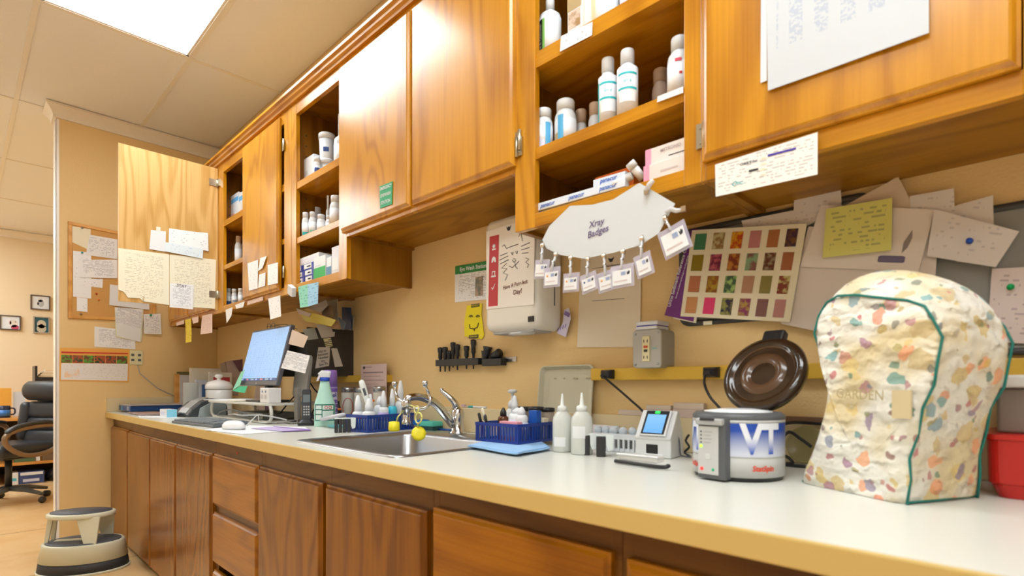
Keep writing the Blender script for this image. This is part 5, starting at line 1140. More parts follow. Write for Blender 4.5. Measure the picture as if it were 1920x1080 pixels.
# items on the splash ledge
g3='small cartons along the splash ledge'
LV2=mat('ledge_box',(.62,.48,.42),.5)
for k,(pl,pr,pt,zz) in enumerate(((1160,1205,766,0),(1209,1260,764,0),(1212,1258,756,.02),(1262,1322,761,0),(1263,1320,746,.024),(1331,1398,758,0))):
    a=PY(pl,700,-.017);b_=PY(pr,700,-.017); h=(.015,.019,.012,.023,.017,.020)[k]
    lab=('short pinkish carton furthest left on the splash ledge','lower pinkish carton of the left stack on the ledge','thin carton on top of the left stack on the ledge','lower carton of the middle stack on the ledge','upper carton of the middle stack on the ledge','long pale carton nearest the centrifuge on the ledge')[k]
    carton(lab,(a.x,-.019,.9526+(.0196 if k==2 else .0236 if k==4 else 0)),b_.x-a.x,.017,h,LV2 if k%2 else mat('ledge_box_pale',(.68,.56,.46),.5),group=g3)
a=PY(1470,760,-.018).x; carton('dark brown flat box on the splash ledge behind the cables',(a,-.0195,.9526),.12,.018,.014,mat('brown_box',(.22,.12,.07),.5),group=g3)
tb=thing('toothbrush','toothbrush with teal grip lying on the splash ledge behind the faucet','toothbrush',PY(868,762,-.012)); tb.location.z=.956
MB().tube([(0,0,.0),(.05,0,.001),(.10,0,.0),(.135,0,.0)],[.002,.003,.0045,.004],8).build('handle',WP,tb); MB().tube([(.035,0,.0005),(.062,0,.001)],.0042,8).build('grip',CYN,tb); MB().box(-.006,.014,-.004,.004,0,.009).build('bristles',mat('mauve_bristle',(.6,.4,.5),.7),tb)
# cables between centrifuge and cover
for k,(pp,lab) in enumerate((([(1460,797),(1490,792),(1540,795)],'upper black cable arching behind the quilted cover'),([(1466,822),(1480,810),(1500,822),(1522,838)],'middle black cable looping behind the centrifuge'),([(1462,852),(1478,858),(1486,868),(1470,872),(1510,877)],'lowest black cable lying on the worktop behind the centrifuge'))):
    Y=(-.03,-.07,-.1)[k]; P=[PY(a,b_,Y) for a,b_ in pp]
    if k==2: P=[Vector((p.x,p.y,max(p.z,.8615))) for p in P]
    tag(MB().tube(curve(P),.0038,8).build('power_cable',BLK),lab,'cable')
P=[PY(a,b_,-.10) for a,b_ in ((1292,815),(1286,826),(1292,838),(1284,848),(1294,856))]; tag(MB().tube(curve(P),.003,8).build('power_cable',BLK),'tangled black cable between analyzer and centrifuge','cable')
P=[PY(a,b_,-.12) for a,b_ in ((1270,812),(1274,830),(1276,852),(1284,866),(1296,869))]; P=[Vector((p.x,p.y,max(p.z,.8605))) for p in P]; tag(MB().tube(curve(P),.0018,8).build('thin_cable',DGR),'thin grey lead from the analyzer to the centrifuge','cable')
# round clear lid leaning on splash
tl_=thing('clear_dish','round clear plastic dish leaning on the splash behind the quilted cover','dish',PY(1512,838,-.045)); tl_.location.z=.905
o=MB().lathe([(.0,0),(.036,0),(.040,.004),(.044,.004),(.044,.001),(.041,-.002)],(0,0,0),32).build('lid_body',mat('olive_clear',(.38,.33,.14),.2,alpha=.6),tl_); o.rotation_euler=(PI/2-.15,0,0)
# red bin and white topped microscope box at far right
rb=thing('red_bin','red plastic sharps bin at the right edge behind the quilted cover','bin',(4.538,-.225,ZT)); RP=mat('red_plastic',(.50,.015,.01),.3)
R=[rr(i,.26-i,i*.7,.20-i*.7,.02,z) for i,z in ((.012,0),(.004,.02),(.004,.022),(0,.024),(-.002,.095),(-.006,.096),(-.006,.104),(-.002,.105))]
MB().rings(R,0,False).build('bin_body',RP,rb); MB().rings([rr(.05,.22,-.004,.0,.002,z) for z in (.03,.090)],0).build('dark_window',mat('maroon_window',(.25,.04,.03),.3),rb)
mb=thing('bench_scope','grey brown bench box with off-white top behind the red bin','equipment',(4.50,-.175,ZT)); mb.location=(4.548,-.190,ZT+.1055)
MB().box(0,.22,0,.16,0,.075).build('housing',mat('taupe_metal',(.20,.15,.12),.4),mb,bevel=.004); MB().rings([rr(-.012,.23,-.010,.17,.015,z) for z in (.0755,.097)],0).build('top_plate',mat('offwhite_top',(.62,.58,.52),.4),mb,bevel=.004)
mb.name='bench_box'
# ---- faucet with eyewash
fb=Vector((3.035,-.105,.861)); ft=thing('faucet','chrome single lever sink faucet fitted with twin eyewash nozzles and yellow caps','faucet',fb)
MB().lathe([(0,0),(.034,0),(.034,.004),(.026,.010),(.023,.05),(.024,.075),(.020,.09),(.010,.098),(0,.10)],(0,0,0),28).build('faucet_body',CHR,ft)
def fpt(px,py,Y): return PY(px,py,Y)-fb
sp=curve([fpt(848,795,-.12),fpt(835,778,-.19),fpt(818,758,-.27),fpt(800,748,-.33),fpt(783,744,-.37),fpt(768,746,-.40),fpt(762,752,-.41)])
MB().tube(sp,[.0165-.006*i/len(sp) for i in range(len(sp))],14).build('spout',CHR,ft)
lv=curve([fpt(857,770,-.10),fpt(853,756,-.11),fpt(843,745,-.125),fpt(829,733,-.14)]); MB().tube(lv,[.015-.008*abs(i/len(lv)) for i in range(len(lv))],12).build('lever',CHR,ft)
MB().lathe([(0,-.006),(.006,-.006),(.0085,0),(.006,.006),(0,.006)],tuple(fpt(828,731,-.14)),14).build('lever_tip',CHR,ft)
E_=fpt(762,757,-.41)
ew=MB().lathe([(0,.012),(.014,.012),(.016,.004),(.016,-.020),(.012,-.022),(.012,-.055),(.014,-.057),(.014,-.066),(0,-.066)],tuple(E_),20).build('eyewash_body',CHR,ft)
MB().tube(curve([E_+Vector((-.003,.01,-.004)),fpt(750,750,-.40),fpt(743,740,-.40),fpt(741,727,-.40)]),.0045,10).build('eyewash_arm',CHR,ft)
MB().tube(curve([E_+Vector((.006,.0,-.012)),fpt(785,767,-.40),fpt(800,763,-.395),fpt(807,752,-.395),fpt(804,738,-.39)]),.0045,10).build('eyewash_arm',CHR,ft)
for px,py in ((740,721),(797,720)): MB().lathe([(0,-.010),(.005,-.010),(.0065,-.004),(.0095,0),(.0095,.008),(.006,.010),(0,.010)],tuple(fpt(px,py,-.40)),16).build('eyewash_nozzle',CHR,ft)
MB().tube([fpt(804,738,-.39),fpt(800,728,-.395),fpt(797,722,-.40)],.0045,10).build('eyewash_arm',CHR,ft)
YS=mat('yellow_strap',(.75,.70,.22),.4)
MB().tube(curve([E_+Vector((-.004,-.012,-.015)),fpt(752,775,-.42),fpt(746,782,-.43),fpt(744,790,-.43)]),.0022,8).build('cap_strap',YS,ft)
c=fpt(739,799,-.43); MB().lathe([(0,-.016),(.017,-.016),(.0185,-.010),(.017,.014),(0,.016)],tuple(c),18).build('yellow_cap',YEL,ft)
def ring(c,rad,r_,nm): 
    pts=[c+Vector((rad*math.cos(a),.002*math.sin(a),rad*math.sin(a))) for a in [2*PI*i/20 for i in range(21)]]; MB().tube(pts,r_,8).build(nm,YS,ft)
ring(fpt(781,768,-.41),.011,.0022,'strap_ring'); ring(fpt(785,784,-.42),.016,.0026,'strap_ring')
MB().tube([fpt(777,763,-.41),fpt(770,760,-.41),E_+Vector((.014,0,-.006))],.002,8).build('cap_strap',YS,ft); MB().tube([fpt(784,794,-.42),fpt(783,802,-.42)],.0022,8).build('cap_strap',YS,ft)
c=fpt(785,813,-.42); o=MB().lathe([(0,-.005),(.017,-.005),(.0225,-.003),(.0225,.002),(.012,.004),(0,.004)],(0,0,0),24).build('yellow_cap',YEL,ft); o.location=c; o.rotation_euler=(PI/2-.35,0,facing(fb+c)+.15)
# sponge & pen
sg=thing('sponge','teal and blue scrubbing sponge resting at the back left of the sink','sponge',Vector((2.80,-.062,ZT)),.15)
MB().box(-.048,.050,-.03,.03,.016,.036).build('sponge_foam',mat('teal_foam',(.10,.52,.42),.8,bump=.4,bscale=300),sg,bevel=.004); MB().box(-.048,.050,-.03,.03,.001,.016).build('scour_pad',mat('dark_scour',(.02,.06,.06),.9),sg,bevel=.003); MB().box(-.064,-.02,-.032,.028,.018,.040).build('blue_cover',mat('blue_foam',(.01,.15,.5),.6),sg,bevel=.006)
pn=thing('pen','blue and black pen lying behind the sink beside the faucet','pen',Vector((2.90,-.045,.8625)),.1)
MB().tube([(-.05,0,0),(.02,0,0)],.0045,10).build('barrel',mat('pen_blue',(.02,.08,.35),.3),pn); MB().tube([(.02,0,0),(.07,0,0),(.078,0,0)],[.0042,.0036,.001],10).build('grip',BLK,pn)
# wall card behind basket
t=thing('reference_card','pinkish printed card standing on the raceway behind the left basket','card',PY(704,740,-.040)); t.location.z=.953
a=PY(675,700,-.045); b_=PY(722,700,-.045); H=CAM.z+(HOR-684)*K(a)-.953
MB().box(a.x-t.location.x,b_.x-t.location.x,.0,.004,0,H).build('card_sheet',mat('pink_card',(.66,.50,.47),.6),t,rot=(-.0,0,0))
W=b_.x-a.x; x0=a.x-t.location.x
for zf,wf,hf in ((.93,.35,.01),(.80,.8,.025),(.70,.7,.008),(.60,.82,.012),(.5,.6,.006),(.4,.7,.006)): MB().box(x0+W*.1,x0+W*(.1+wf),-.0005,.0,H*zf-H*hf,H*zf+H*hf*.3).build('text_line',mat('card_ink',(.30,.22,.22),.6),t)
MB().prism([(x0+W*.08,H*.93),(x0+W*.16,H*.96),(x0+W*.18,H*.90),(x0+W*.12,H*.88)],-.0006,0).build('logo',INK,t)
# plastic pack of syringes (clear bag) & teal packet
sy=thing('clear_pouch','long clear pouch with red tip leaning on the left basket','pouch',G(632,798)); 
q0=Vector((2.615,-.345,.925))-sy.location; e0=G(601,800)-sy.location+Vector((0,0,.030))
MB().tube([e0,e0.lerp(q0,.1),e0.lerp(q0,.5),q0],[.006,.013,.013,.010],10,0,.7).build('pouch_film',mat('film',(.76,.76,.84),.15,alpha=.8),sy)
MB().tube([e0.lerp(q0,.12)+Vector((0,-.006,-.002)),e0.lerp(q0,.7)+Vector((0,-.006,-.002))],.004,8).build('red_tip',mat('salmon',(.75,.4,.32),.4),sy)
tq=MB().box(-.03,.05,-.02,.02,0,.012).build('blue_packet',mat('teal_packet',(.15,.55,.62),.4),loc=G(620,802)+Vector((0,.02,0)),bevel=.003); tag(tq,'flat teal packet under the clear pouch beside the spray bottle','packet')
# ---- spray bottle, purple aerosol, black tube, steel canisters
p=G(597,800); kk=K(p); hz=lambda py: CAM.z+(HOR-py)*kk-ZT
sb=thing('spray_bottle','seafoam green trigger spray bottle with blue collar and white head','bottle',p+Vector((0,.03,0)),facing(p))
AQ=mat('aqua_liquid',(.46,.75,.65),.25); w=19*kk
MB().lathe([(0,0),(w*.96,0),(w,.004),(w,hz(760)),(w*.92,hz(753)),(w*.72,hz(741)),(w*.56,hz(728)),(w*.42,hz(714)),(0,hz(712))],(0,0,0),32,sy=.7).build('bottle_body',AQ,sb)
MB().lathe([(w*.46,hz(714)),(w*.46,hz(708)),(0,hz(708))],(0,0,0),20).build('collar',mat('collar_blue',(.01,.08,.55),.35),sb)
MB().box(-w*.5,w*.5,-.013,.013,hz(708),hz(697)).prism([(-w*.7,hz(701)),(-w*.3,hz(694)),(w*.6,hz(696)),(w*.55,hz(702)),(w*.3,hz(708)),(-w*.2,hz(708))],-.010,.010).build('trigger_head',WP,sb,bevel=.004)
MB().prism([(-w*.55,hz(701)),(-w*.8,hz(715)),(-w*.6,hz(714)),(-w*.35,hz(703))],-.005,.005).build('trigger',WP,sb)
v=[];f=[]
for i in range(13):
    a=-PI/2-1.15+2.3*i/12
    for z in (hz(789),hz(758)): v.append((w*1.012*math.cos(a),w*.7*1.02*math.sin(a),z))
MB().add(v,[(2*i,2*i+1,2*i+3,2*i+2) for i in range(12)],0,True).build('label',mat('label_green_edge',(.01,.16,.12),.4),sb)
def lp(x0,x1,z0,z1,m):
    v=[]
    for i in range(7):
        x=x0+(x1-x0)*i/6; y=-math.sqrt(max(0,1-(x/1.03)**2))*w*.7*1.05
        for z in (hz(z0),hz(z1)): v.append((x*w,y,z))
    MB().add(v,[(2*i,2*i+1,2*i+3,2*i+2) for i in range(6)],0,True).build('label_panel',m,sb)
for a_ in ((-.85,-.30,767,760),(-.85,-.30,776,769),(-.85,-.30,787,778),(-.22,.80,768,760),(-.22,.80,787,770)): lp(*a_,mat('label_panel_white',(.62,.74,.68),.5))
MB().tube([(w*.12+.006*math.cos(a),-w*.75,hz(764)+.006*math.sin(a)) for a in [2*PI*i/12 for i in range(13)]],.0012,6).build('warning_mark',RED,sb); MB().tube([(w*.5+.006*math.cos(a),-w*.68,hz(764)+.006*math.sin(a)) for a in [2*PI*i/12 for i in range(13)]],.0012,6).build('warning_mark',RED,sb)
c,r_,h=at(607,633,694,-.20,ZT); ly=thing('aerosol_can','purple Lysol aerosol can behind the green spray bottle','can',c)
PU=mat('can_purple',(.22,.12,.50),.3); PU2=mat('can_cap_purple',(.30,.16,.55),.3)
MB().lathe([(0,0),(r_,0),(r_,h*.70),(r_*.96,h*.72),(0,h*.72)],(0,0,0),28).build('can_body',PU,ly); MB().lathe([(r_*.97,h*.72),(r_*.97,h*.95),(r_*.9,h),(0,h)],(0,0,0),28).build('cap',PU2,ly)
az=rel_az(c.x,c.y)+PI
MB().add([((r_+.0008)*math.cos(az+a),(r_+.0008)*math.sin(az+a),z) for a in [-1.2+2.4*i/8 for i in range(9)] for z in (h*.46,h*.60)],[(2*i,2*i+1,2*i+3,2*i+2) for i in range(8)],0,True).build('label_band',mat('band_lilac',(.62,.60,.80),.4),ly)
lettering(ly,'Lysol',0,h*.53,.026,mat('logo_navy',(.02,.02,.3),.4),bold=.03,rot=.15,warp=lambda co:((r_+.0018)*math.cos(az+co.x/r_),(r_+.0018)*math.sin(az+co.x/r_),co.z))
for zf in (.67,.38,.30,.22,.12): MB().lathe([(r_+.0003,h*zf),(r_+.0006,h*zf),(r_+.0006,h*zf+.003),(r_+.0003,h*zf+.003)],(0,0,0),28).build('print_line',mat('band_lilac',(.62,.60,.80),.4),ly)
c,r_,h=at(628,640,752,-.16,ZT); bt=thing('black_bottle','small black bottle with orange band right of the purple can','bottle',c)
MB().lathe([(0,0),(r_,0),(r_,h*.7),(r_*.5,h*.8),(r_*.5,h),(0,h)],(0,0,0),16).build('body',BLK,bt); MB().lathe([(r_*1.02,h*.6),(r_*1.02,h*.7),(0,h*.7)],(0,0,0),16).build('orange_band',mat('orange_cap',(.85,.2,.04),.4),bt)
g='clear canisters with steel lids by the wall'
for pl,pr,pt,Y,lab in ((640,664,726,-.10,'clear canister with steel lid and red ring drawn on it, leftmost'),(664,688,726,-.09,'clear canister with steel lid, second from left behind the basket'),(700,722,724,-.09,'clear canister with steel lid, right one before the pinkish card')):
    c,r_,h=at(pl,pr,pt,Y,ZT); t=thing('glass_canister',lab,'canister',c,0,g)
    MB().lathe([(0,0),(r_,0),(r_,h*.84),(0,h*.84)],(0,0,0),24).build('contents',mat('cotton_fill',(.66,.60,.50),.8,bump=.5,bscale=200),t)
    MB().lathe([(r_*1.04,0),(r_*1.04,h*.86),(r_*1.0,h*.88)],(0,0,0),24).build('glass_body',mat('thin_glass',(.8,.8,.8),.05,alpha=.25),t)
    MB().lathe([(0,h*.87),(r_*1.05,h*.87),(r_*1.05,h*.98),(r_*.9,h),(0,h)],(0,0,0),24).build('lid',STL,t)
    if pl==640:
        a0=rel_az(c.x,c.y)+PI; RR=r_*1.06; MB().tube([(RR*math.cos(a0+.8*math.cos(s)),RR*math.sin(a0+.8*math.cos(s)),h*.45+h*.25*math.sin(s)) for s in [2*PI*i/20 for i in range(21)]],.0014,6).build('red_ring',RED,t)
# ================================================================ COMPUTER STATION
# ---- keyboard, mouse, papers
kb=thing('keyboard','dark grey computer keyboard near the front edge of the worktop','keyboard',(1.82,-.598,ZT),.10)
MB().rings([[(a,b_,z+(.007 if b_>0 else 0)*(z>.004)) for a,b_ in ((-.23,-.075),(.23,-.075),(.23,.075),(-.23,.075))] for z in (0,.006,.012)]).build('tray',mat('keyboard_grey',(.10,.115,.13),.4),kb,bevel=.003)
KY=mat('key_slate',(.16,.185,.205),.5)
for r_ in range(6):
    m=MB(); n=19
    for k in range(n):
        if k in (14,): continue
        x=-.222+k*.0235; m.box(x,x+.019,-.066+r_*.0225,-.048+r_*.0225,.0125+r_*.0011,.0185+r_*.0011)
    m.build('key_row',KY,kb,bevel=.0008,seg=1)
for x in (-.2,.2): MB().box(x-.02,x+.02,.05,.07,0.0,.004).build('foot',BLK,kb)
pa_=sheet('mouse_paper','white sheet with purple border under the white mouse','paper',[PZ(a,b_,.8585) for a,b_ in ((455,797),(572,801),(580,806),(455,814),(382,806))],P_SP,(0,0,1),e1=(1,0,0))
pp2=sheet('flyer','purple edged flyer lying right of the white mouse','paper',[PZ(a,b_,.8602) for a,b_ in ((512,799),(582,805),(583,807),(530,809))],mat('flyer_purple',(.30,.16,.50),.5),(0,0,1),e1=(1,0,0))
pp3=sheet('flyer','lavender page lying on the purple edged flyer','paper',[PZ(a,b_,.8614) for a,b_ in ((508,800),(568,806),(528,808.5),(470,803))],mat('flyer_lavender',(.55,.45,.72),.5),(0,0,1),e1=(1,0,0))
mo=thing('mouse','white rounded computer mouse on the white sheet','mouse',Vector((2.215,-.620,.8600)),.25)
R=[]
for z,s in ((0,.94),(.006,1),(.016,.99),(.026,.86),(.033,.62),(.036,.3)): R.append([(s*.062*math.cos(a),s*.034*math.sin(a),z) for a in [2*PI*i/24 for i in range(24)]])
MB().rings(R,0,True).build('shell',mat('mouse_white',(.80,.81,.83),.2),mo); MB().rings([[(s*.062*math.cos(a)*1.01,s*.034*math.sin(a)*1.01,z) for a in [2*PI*i/24 for i in range(24)]] for z,s in ((.001,.95),(.004,1.0))],0,True).build('base_rim',GRYP,mo)
mo_c=(MB().tube(curve([(2.16,-.60,.866),(2.12,-.54,.864),(2.05,-.47,.90),(2.00,-.44,.895),(1.97,-.42,.866),(2.03,-.37,.864)]),.0022,8).build('white_cord',mat('cord_white',(.7,.7,.68),.4))); tag(mo_c,'thin white cord looping up behind the white mouse','cord')
# ---- riser stand
rs=thing('monitor_stand','off-white plastic monitor riser shelf with curved legs','riser',(1.18,-.42,ZT)); RSM=mat('riser_white',(.62,.60,.54),.35)
MB().rings([rr(0,.84,0,.30,.04,z) for z in (.086,.098)],0,False).build('shelf',RSM,rs,bevel=.003)
for x,s in ((.0,1),(.84,-1)):
    for y in (.03,.27): MB().tube(curve([(x+s*.05,y,.090),(x+s*.012,y,.086),(x-s*.004,y,.055),(x+s*.004,y,.022),(x+s*.04,y,.008),(x+s*.10,y,.008)],4),.0085,8,0,.8).build('curved_leg',RSM,rs)
MB().box(.04,.80,.02,.28,0.0005,.010).build('lower_shelf',RSM,rs,bevel=.003)
# things under the riser
t=thing('network_box','grey flat switch box with cables under the riser shelf','electronics',(1.50,-.36,ZT+.011)); MB().box(0,.34,0,.18,0,.032).build('case',mat('switch_grey',(.22,.22,.20),.4),t,bevel=.003)
for k in range(5): MB().box(.05+k*.05,.08+k*.05,-.0008,.0005,.008,.022).build('port',BLK,t)
for k,(pp,lab) in enumerate((([(1.30,-.40,.875),(1.45,-.425,.90),(1.62,-.43,.915),(1.78,-.42,.90),(1.90,-.40,.872)],'black cable sagging in front of the switch box'),([(1.9,-.30,.90),(2.02,-.26,1.0),(2.06,-.24,.93),(2.13,-.24,.89),(2.02,-.3,.864)],'black cable bundle curling right of the riser'),([(1.95,-.2,1.1),(2.05,-.2,1.03),(2.12,-.2,.98),(2.08,-.22,.90),(2.15,-.22,.864)],'black cable dropping behind the monitor'),([(1.65,-.43,.893),(1.80,-.445,.893),(2.0,-.42,.90),(2.1,-.35,.88)],'grey cable looping over the switch box'))):
    tag(MB().tube(curve(pp),.0035,8).build('computer_cable',BLK if k<3 else GRYP),lab,'cable')
# ---- monitor
mn=thing('computer_monitor','tilted flat computer monitor showing a pale blue table','monitor',(1.755,-.31,ZT+.0985))
SCR=None
def screen_mat():
    m=bpy.data.materials.new('screen_table'); m.use_nodes=True; N,L=nt(m); b=N['Principled BSDF']; b.inputs['Roughness'].default_value=.3
    tc=N.new('ShaderNodeTexCoord'); sp=N.new('ShaderNodeSeparateXYZ'); L.new(tc.outputs['Object'],sp.inputs[0])
    row=math_n(N,L,'MULTIPLY',sp.outputs[2],90); cb=N.new('ShaderNodeCombineXYZ'); L.new(math_n(N,L,'MULTIPLY',sp.outputs[0],70),cb.inputs[0]); L.new(math_n(N,L,'FLOOR',row),cb.inputs[1])
    no=N.new('ShaderNodeTexNoise'); no.inputs['Scale'].default_value=1; L.new(cb.outputs[0],no.inputs['Vector'])
    k=math_n(N,L,'MULTIPLY',math_n(N,L,'GREATER_THAN',no.outputs['Fac'],.56),math_n(N,L,'LESS_THAN',math_n(N,L,'FRACT',math_n(N,L,'ADD',row,50)),.4))
    cl_=math_n(N,L,'LESS_THAN',math_n(N,L,'FRACT',math_n(N,L,'MULTIPLY',math_n(N,L,'ADD',sp.outputs[0],5),16)),.04)
    k=math_n(N,L,'MAXIMUM',k,math_n(N,L,'MULTIPLY',cl_,math_n(N,L,'LESS_THAN',sp.outputs[2],.20)))
    k=math_n(N,L,'MULTIPLY',k,.5)
    c=mixc(N,L,k,(.22,.37,.62),(.08,.13,.30)); L.new(c,b.inputs['Base Color']); L.new(c,b.inputs['Emission Color']); b.inputs['Emission Strength'].default_value=.6
    return m
tl=Matrix.Translation((0,-.05,.085))@Matrix.Rotation(-.245,4,'X')
def mp_(m,name,mm,**k): o=m.build(name,mm,mn,**k); o.matrix_basis=tl; return o
mp_(MB().box(-.245,.245,0,.022,0,.305),'bezel',mat('bezel_grey',(.10,.10,.115),.35),bevel=.004)
mp_(MB().box(-.234,.234,-.0012,.0,.034,.294),'screen',screen_mat())
mp_(MB().box(-.234,.234,-.0016,.0,.024,.036),'taskbar',mat('taskbar_blue',(.05,.10,.25),.3,emit=.3))
for k in range(7): mp_(MB().box(-.21+k*.062,-.19+k*.062+.01*(k%3),-.0022,-.0014,.026,.034),'taskbar_icon',mat('icon_%d'%(k%3),((.4,.5,.8),(.6,.2,.25),(.3,.4,.5))[k%3],.4,emit=.3))
l_=lettering(mn,'hp',0,0,.016,GRYP,shear=.2); l_.matrix_basis=tl@Matrix.Translation((0,-.0005,.011))
mp_(MB().box(-.15,.15,.022,.05,.03,.26),'back_housing',BLK,bevel=.01)
MB().box(-.02,.02,.0,.03,0,.20).build('stand_neck',BLK,mn,bevel=.004); MB().rings([rr(-.11,.11,-.07,.09,.03,z) for z in (0,.010)]).build('stand_foot',BLK,mn,bevel=.002)
# grey panel behind the notes = back of a second screen
sp_=thing('second_monitor','grey back of a second monitor standing right of the lit screen','monitor',(2.045,-.285,ZT)); G2=mat('panel_grey',(.24,.225,.20),.45)
o=MB().rings([[(p[0],y,p[1]) for p in rr(-.075+i,.075-i,.13+i,.33-i,.02,0,5)] for y,i in ((0,0),(.012,0),(.022,.012))]).build('rear_shell',G2,sp_); o.rotation_euler=(-.12,0,0)
MB().box(-.018,.018,.0,.02,0,.17).build('neck',G2,sp_,bevel=.003); MB().box(-.04,.04,-.04,.05,0,.008).build('foot',G2,sp_,bevel=.002)
# notes stuck on monitors
shY('monitor_note','tan folded note on the upper right edge of the lit monitor','note',[(548,618),(578,631),(569,652),(541,645)],-.300,mat('tan_note',(.66,.52,.42),.7),group='notes around the monitor')
shY('monitor_note','white typed schedule card stuck right of the lit monitor','note',[(539,657),(581,667),(572,700),(527,690)],-.345,P_DN)
shY('monitor_note','mint green sticky note hanging from the lower left of the monitor','note',[(452,698),(459,693),(450,722),(436,732)],-.37,mat('mint_note',(.30,.75,.55),.6))
shY('monitor_note','brighter green sticky note folded under the monitor corner','note',[(450,724),(464,724),(459,737),(436,733)],-.375,mat('green_note',(.06,.55,.30),.6))
# items on the riser
zr=ZT+.0985
t=thing('tissue_cube','small white box with two printed faces on the riser','box',(2.0-.085,-.40,zr)); a=PY(505,740,-.40).x; b_=PY(537,740,-.40).x; t.location.x=min(a,1.93)-.02
MB().box(0,.105,0,.06,0,.072).build('carton',mat('box_white',(.74,.72,.70),.5),t,bevel=.004)
for x in (.03,.07): MB().lathe([(0,0),(.006,0),(.006,.0006),(0,.0006)],(0,0,0),12,0,Matrix.Translation((x,-.0002,.055))@Matrix.Rotation(PI/2,4,'X')).build('blue_mark',mat('mark_slate',(.2,.25,.4),.5),t); MB().box(x-.012,x+.012,-.0007,0,.02,.04).build('print',mat('print_grey',(.55,.52,.50),.5),t)
sheet('loose_paper','white sheets overlapping the left end of the riser','paper',[Vector(p) for p in ((1.14,-.20,zr+.001),(1.48,-.18,zr+.001),(1.46,-.41,zr+.001),(1.16,-.43,zr+.001))],PW,(0,0,1),e1=(1,0,0),th=.003)
sheet('loose_paper','cream envelope lying on the riser before the white box','paper',[Vector(p) for p in ((1.50,-.345,zr+.003),(1.62,-.345,zr+.003),(1.62,-.415,zr+.003),(1.50,-.41,zr+.003))],PCR,(0,0,1),e1=(1,0,0),th=.004)
# ---- desk phone / label machine and objects left of the keyboard
lp_=thing('label_printer','black and silver rounded label printer left of the riser','printer',(1.035,-.405,ZT),.15)
R=[]
for x in (-.09,-.085,.085,.09):
    i=.006 if abs(x)>.087 else 0
    R.append([(x,y,z) for y,z in ((-.115+i,0),(-.115+i,.012),(-.09,.045-i),(-.04,.085-i),(.02,.105-i),(.08,.098-i),(.11-i,.06),(.115-i,0))])
MB().rings(R).build('cover',mat('printer_dark',(.05,.055,.06),.2),lp_,bevel=.006)
MB().rings([[(x,y,z) for y,z in ((-.112,.020),(-.085,.052),(-.036,.091),(.018,.110),(.018,.107),(-.034,.087),(-.082,.048),(-.108,.016))] for x in (-.05,.05)]).build('silver_band',mat('printer_silver',(.45,.48,.5),.25,.6),lp_)
MB().box(-.03,.05,-.122,-.112,.018,.026).build('paper_slot',STL,lp_,bevel=.001)
MB().rings([[(x,y,z) for y,z in ((-.06,.0),(-.05,.05),(.02,.088),(.10,.075),(.10,0))] for x in (.0905,.096)]).build('side_panel',mat('printer_side',(.30,.34,.34),.35),lp_,bevel=.004)
cn=thing('ceramic_canister','white ceramic canister with knob lid in front of the folders','canister',(.815,-.24,ZT)); r_=.076
MB().lathe([(0,0),(r_*.95,0),(r_,.01),(r_,.150),(r_*.96,.155),(0,.155)],(0,0,0),36).build('canister_body',mat('ceramic_white',(.82,.80,.78),.15),cn)
MB().lathe([(r_*1.02,.156),(r_*1.05,.160),(r_*1.05,.178),(r_*1.0,.186),(r_*.85,.202),(r_*.4,.214),(.012,.217),(.010,.224),(.020,.230),(.026,.240),(.022,.249),(.010,.253),(0,.253)],(0,0,0),36).build('lid',mat('ceramic_white',(.82,.80,.78),.15),cn)
def vbox(lab,pl,pr,pt,Y,d,m,nm='folder',cat='folder',z=ZT,**k): return C(lab,pl,pr,pt,Y,z,d,m,name=nm,cat=cat,**k)
x0=.09
def SX(lab,pl,pr,pt,X,d,m,nm,cat,bands=()):
    """upright flat thing facing along the worktop, seen from its broad side"""
    a=PX(pl,pt,X); b_=PX(pr,pt,X); return carton(lab,(X,a.y,ZT),b_.y-a.y,d,a.z-ZT,m,bands=bands,rz=PI/2,name=nm,cat=cat)
SX('cream file folder standing upright behind the white canister',356,428,690,.36,.012,mat('folder_cream',(.70,.64,.52),.6),'folder','folder')
SX('light wood bookend standing at the left end by the splash',328,337,701,.10,.02,PALE,'bookend','bookend')
SX('grey and white papers standing right of the light wood bookend',338,357,703,.12,.02,mat('paper_stack_grey',(.55,.52,.52),.6),'paper_file','papers')
SX('dark olive book standing behind the grey papers',333,357,697,.07,.025,mat('book_olive',(.18,.16,.06),.5),'book','book')
SX('blue and white binder standing before the cream folder',367,392,712,.42,.02,mat('binder_white',(.55,.58,.66),.5),'binder','binder',bands=[(mat('binder_blue',(.04,.12,.32),.5),.45,.8,.45,.85)])
nb=SX('spiral notebook with red label standing behind the white canister',392,435,698,.60,.015,mat('notebook_cream',(.66,.60,.52),.6),'notebook','notebook',bands=[(mat('label_red',(.45,.04,.05),.5),.18,.9,.72,.88)])
for k in range(9): nb_=MB().tube([(.0-.005+.007*math.cos(a),.009+.010*math.sin(a),.03+k*.028) for a in [2*PI*i/10 for i in range(11)]],.0012,5).build('spiral_ring',STL,nb)
for k,(P_,m_,lab) in enumerate((([(412,682),(424,678),(440,718),(432,742),(424,742)],mat('brochure_tan',(.45,.33,.26),.6),'tan brochure leaning behind the notebook'),([(424,678),(437,675),(451,697),(446,742),(436,742)],mat('brochure_rose',(.5,.38,.33),.6),'rose brown leaflet fanned behind the canister'),([(436,676),(458,673),(459,694),(449,697)],mat('brochure_plum',(.14,.06,.09),.5),'plum coloured leaflet at the monitor left edge'))):
    shX('leaflet',lab,'leaflet',P_,.50+.02*k,m_,th=.003,e1=(0,1,0))
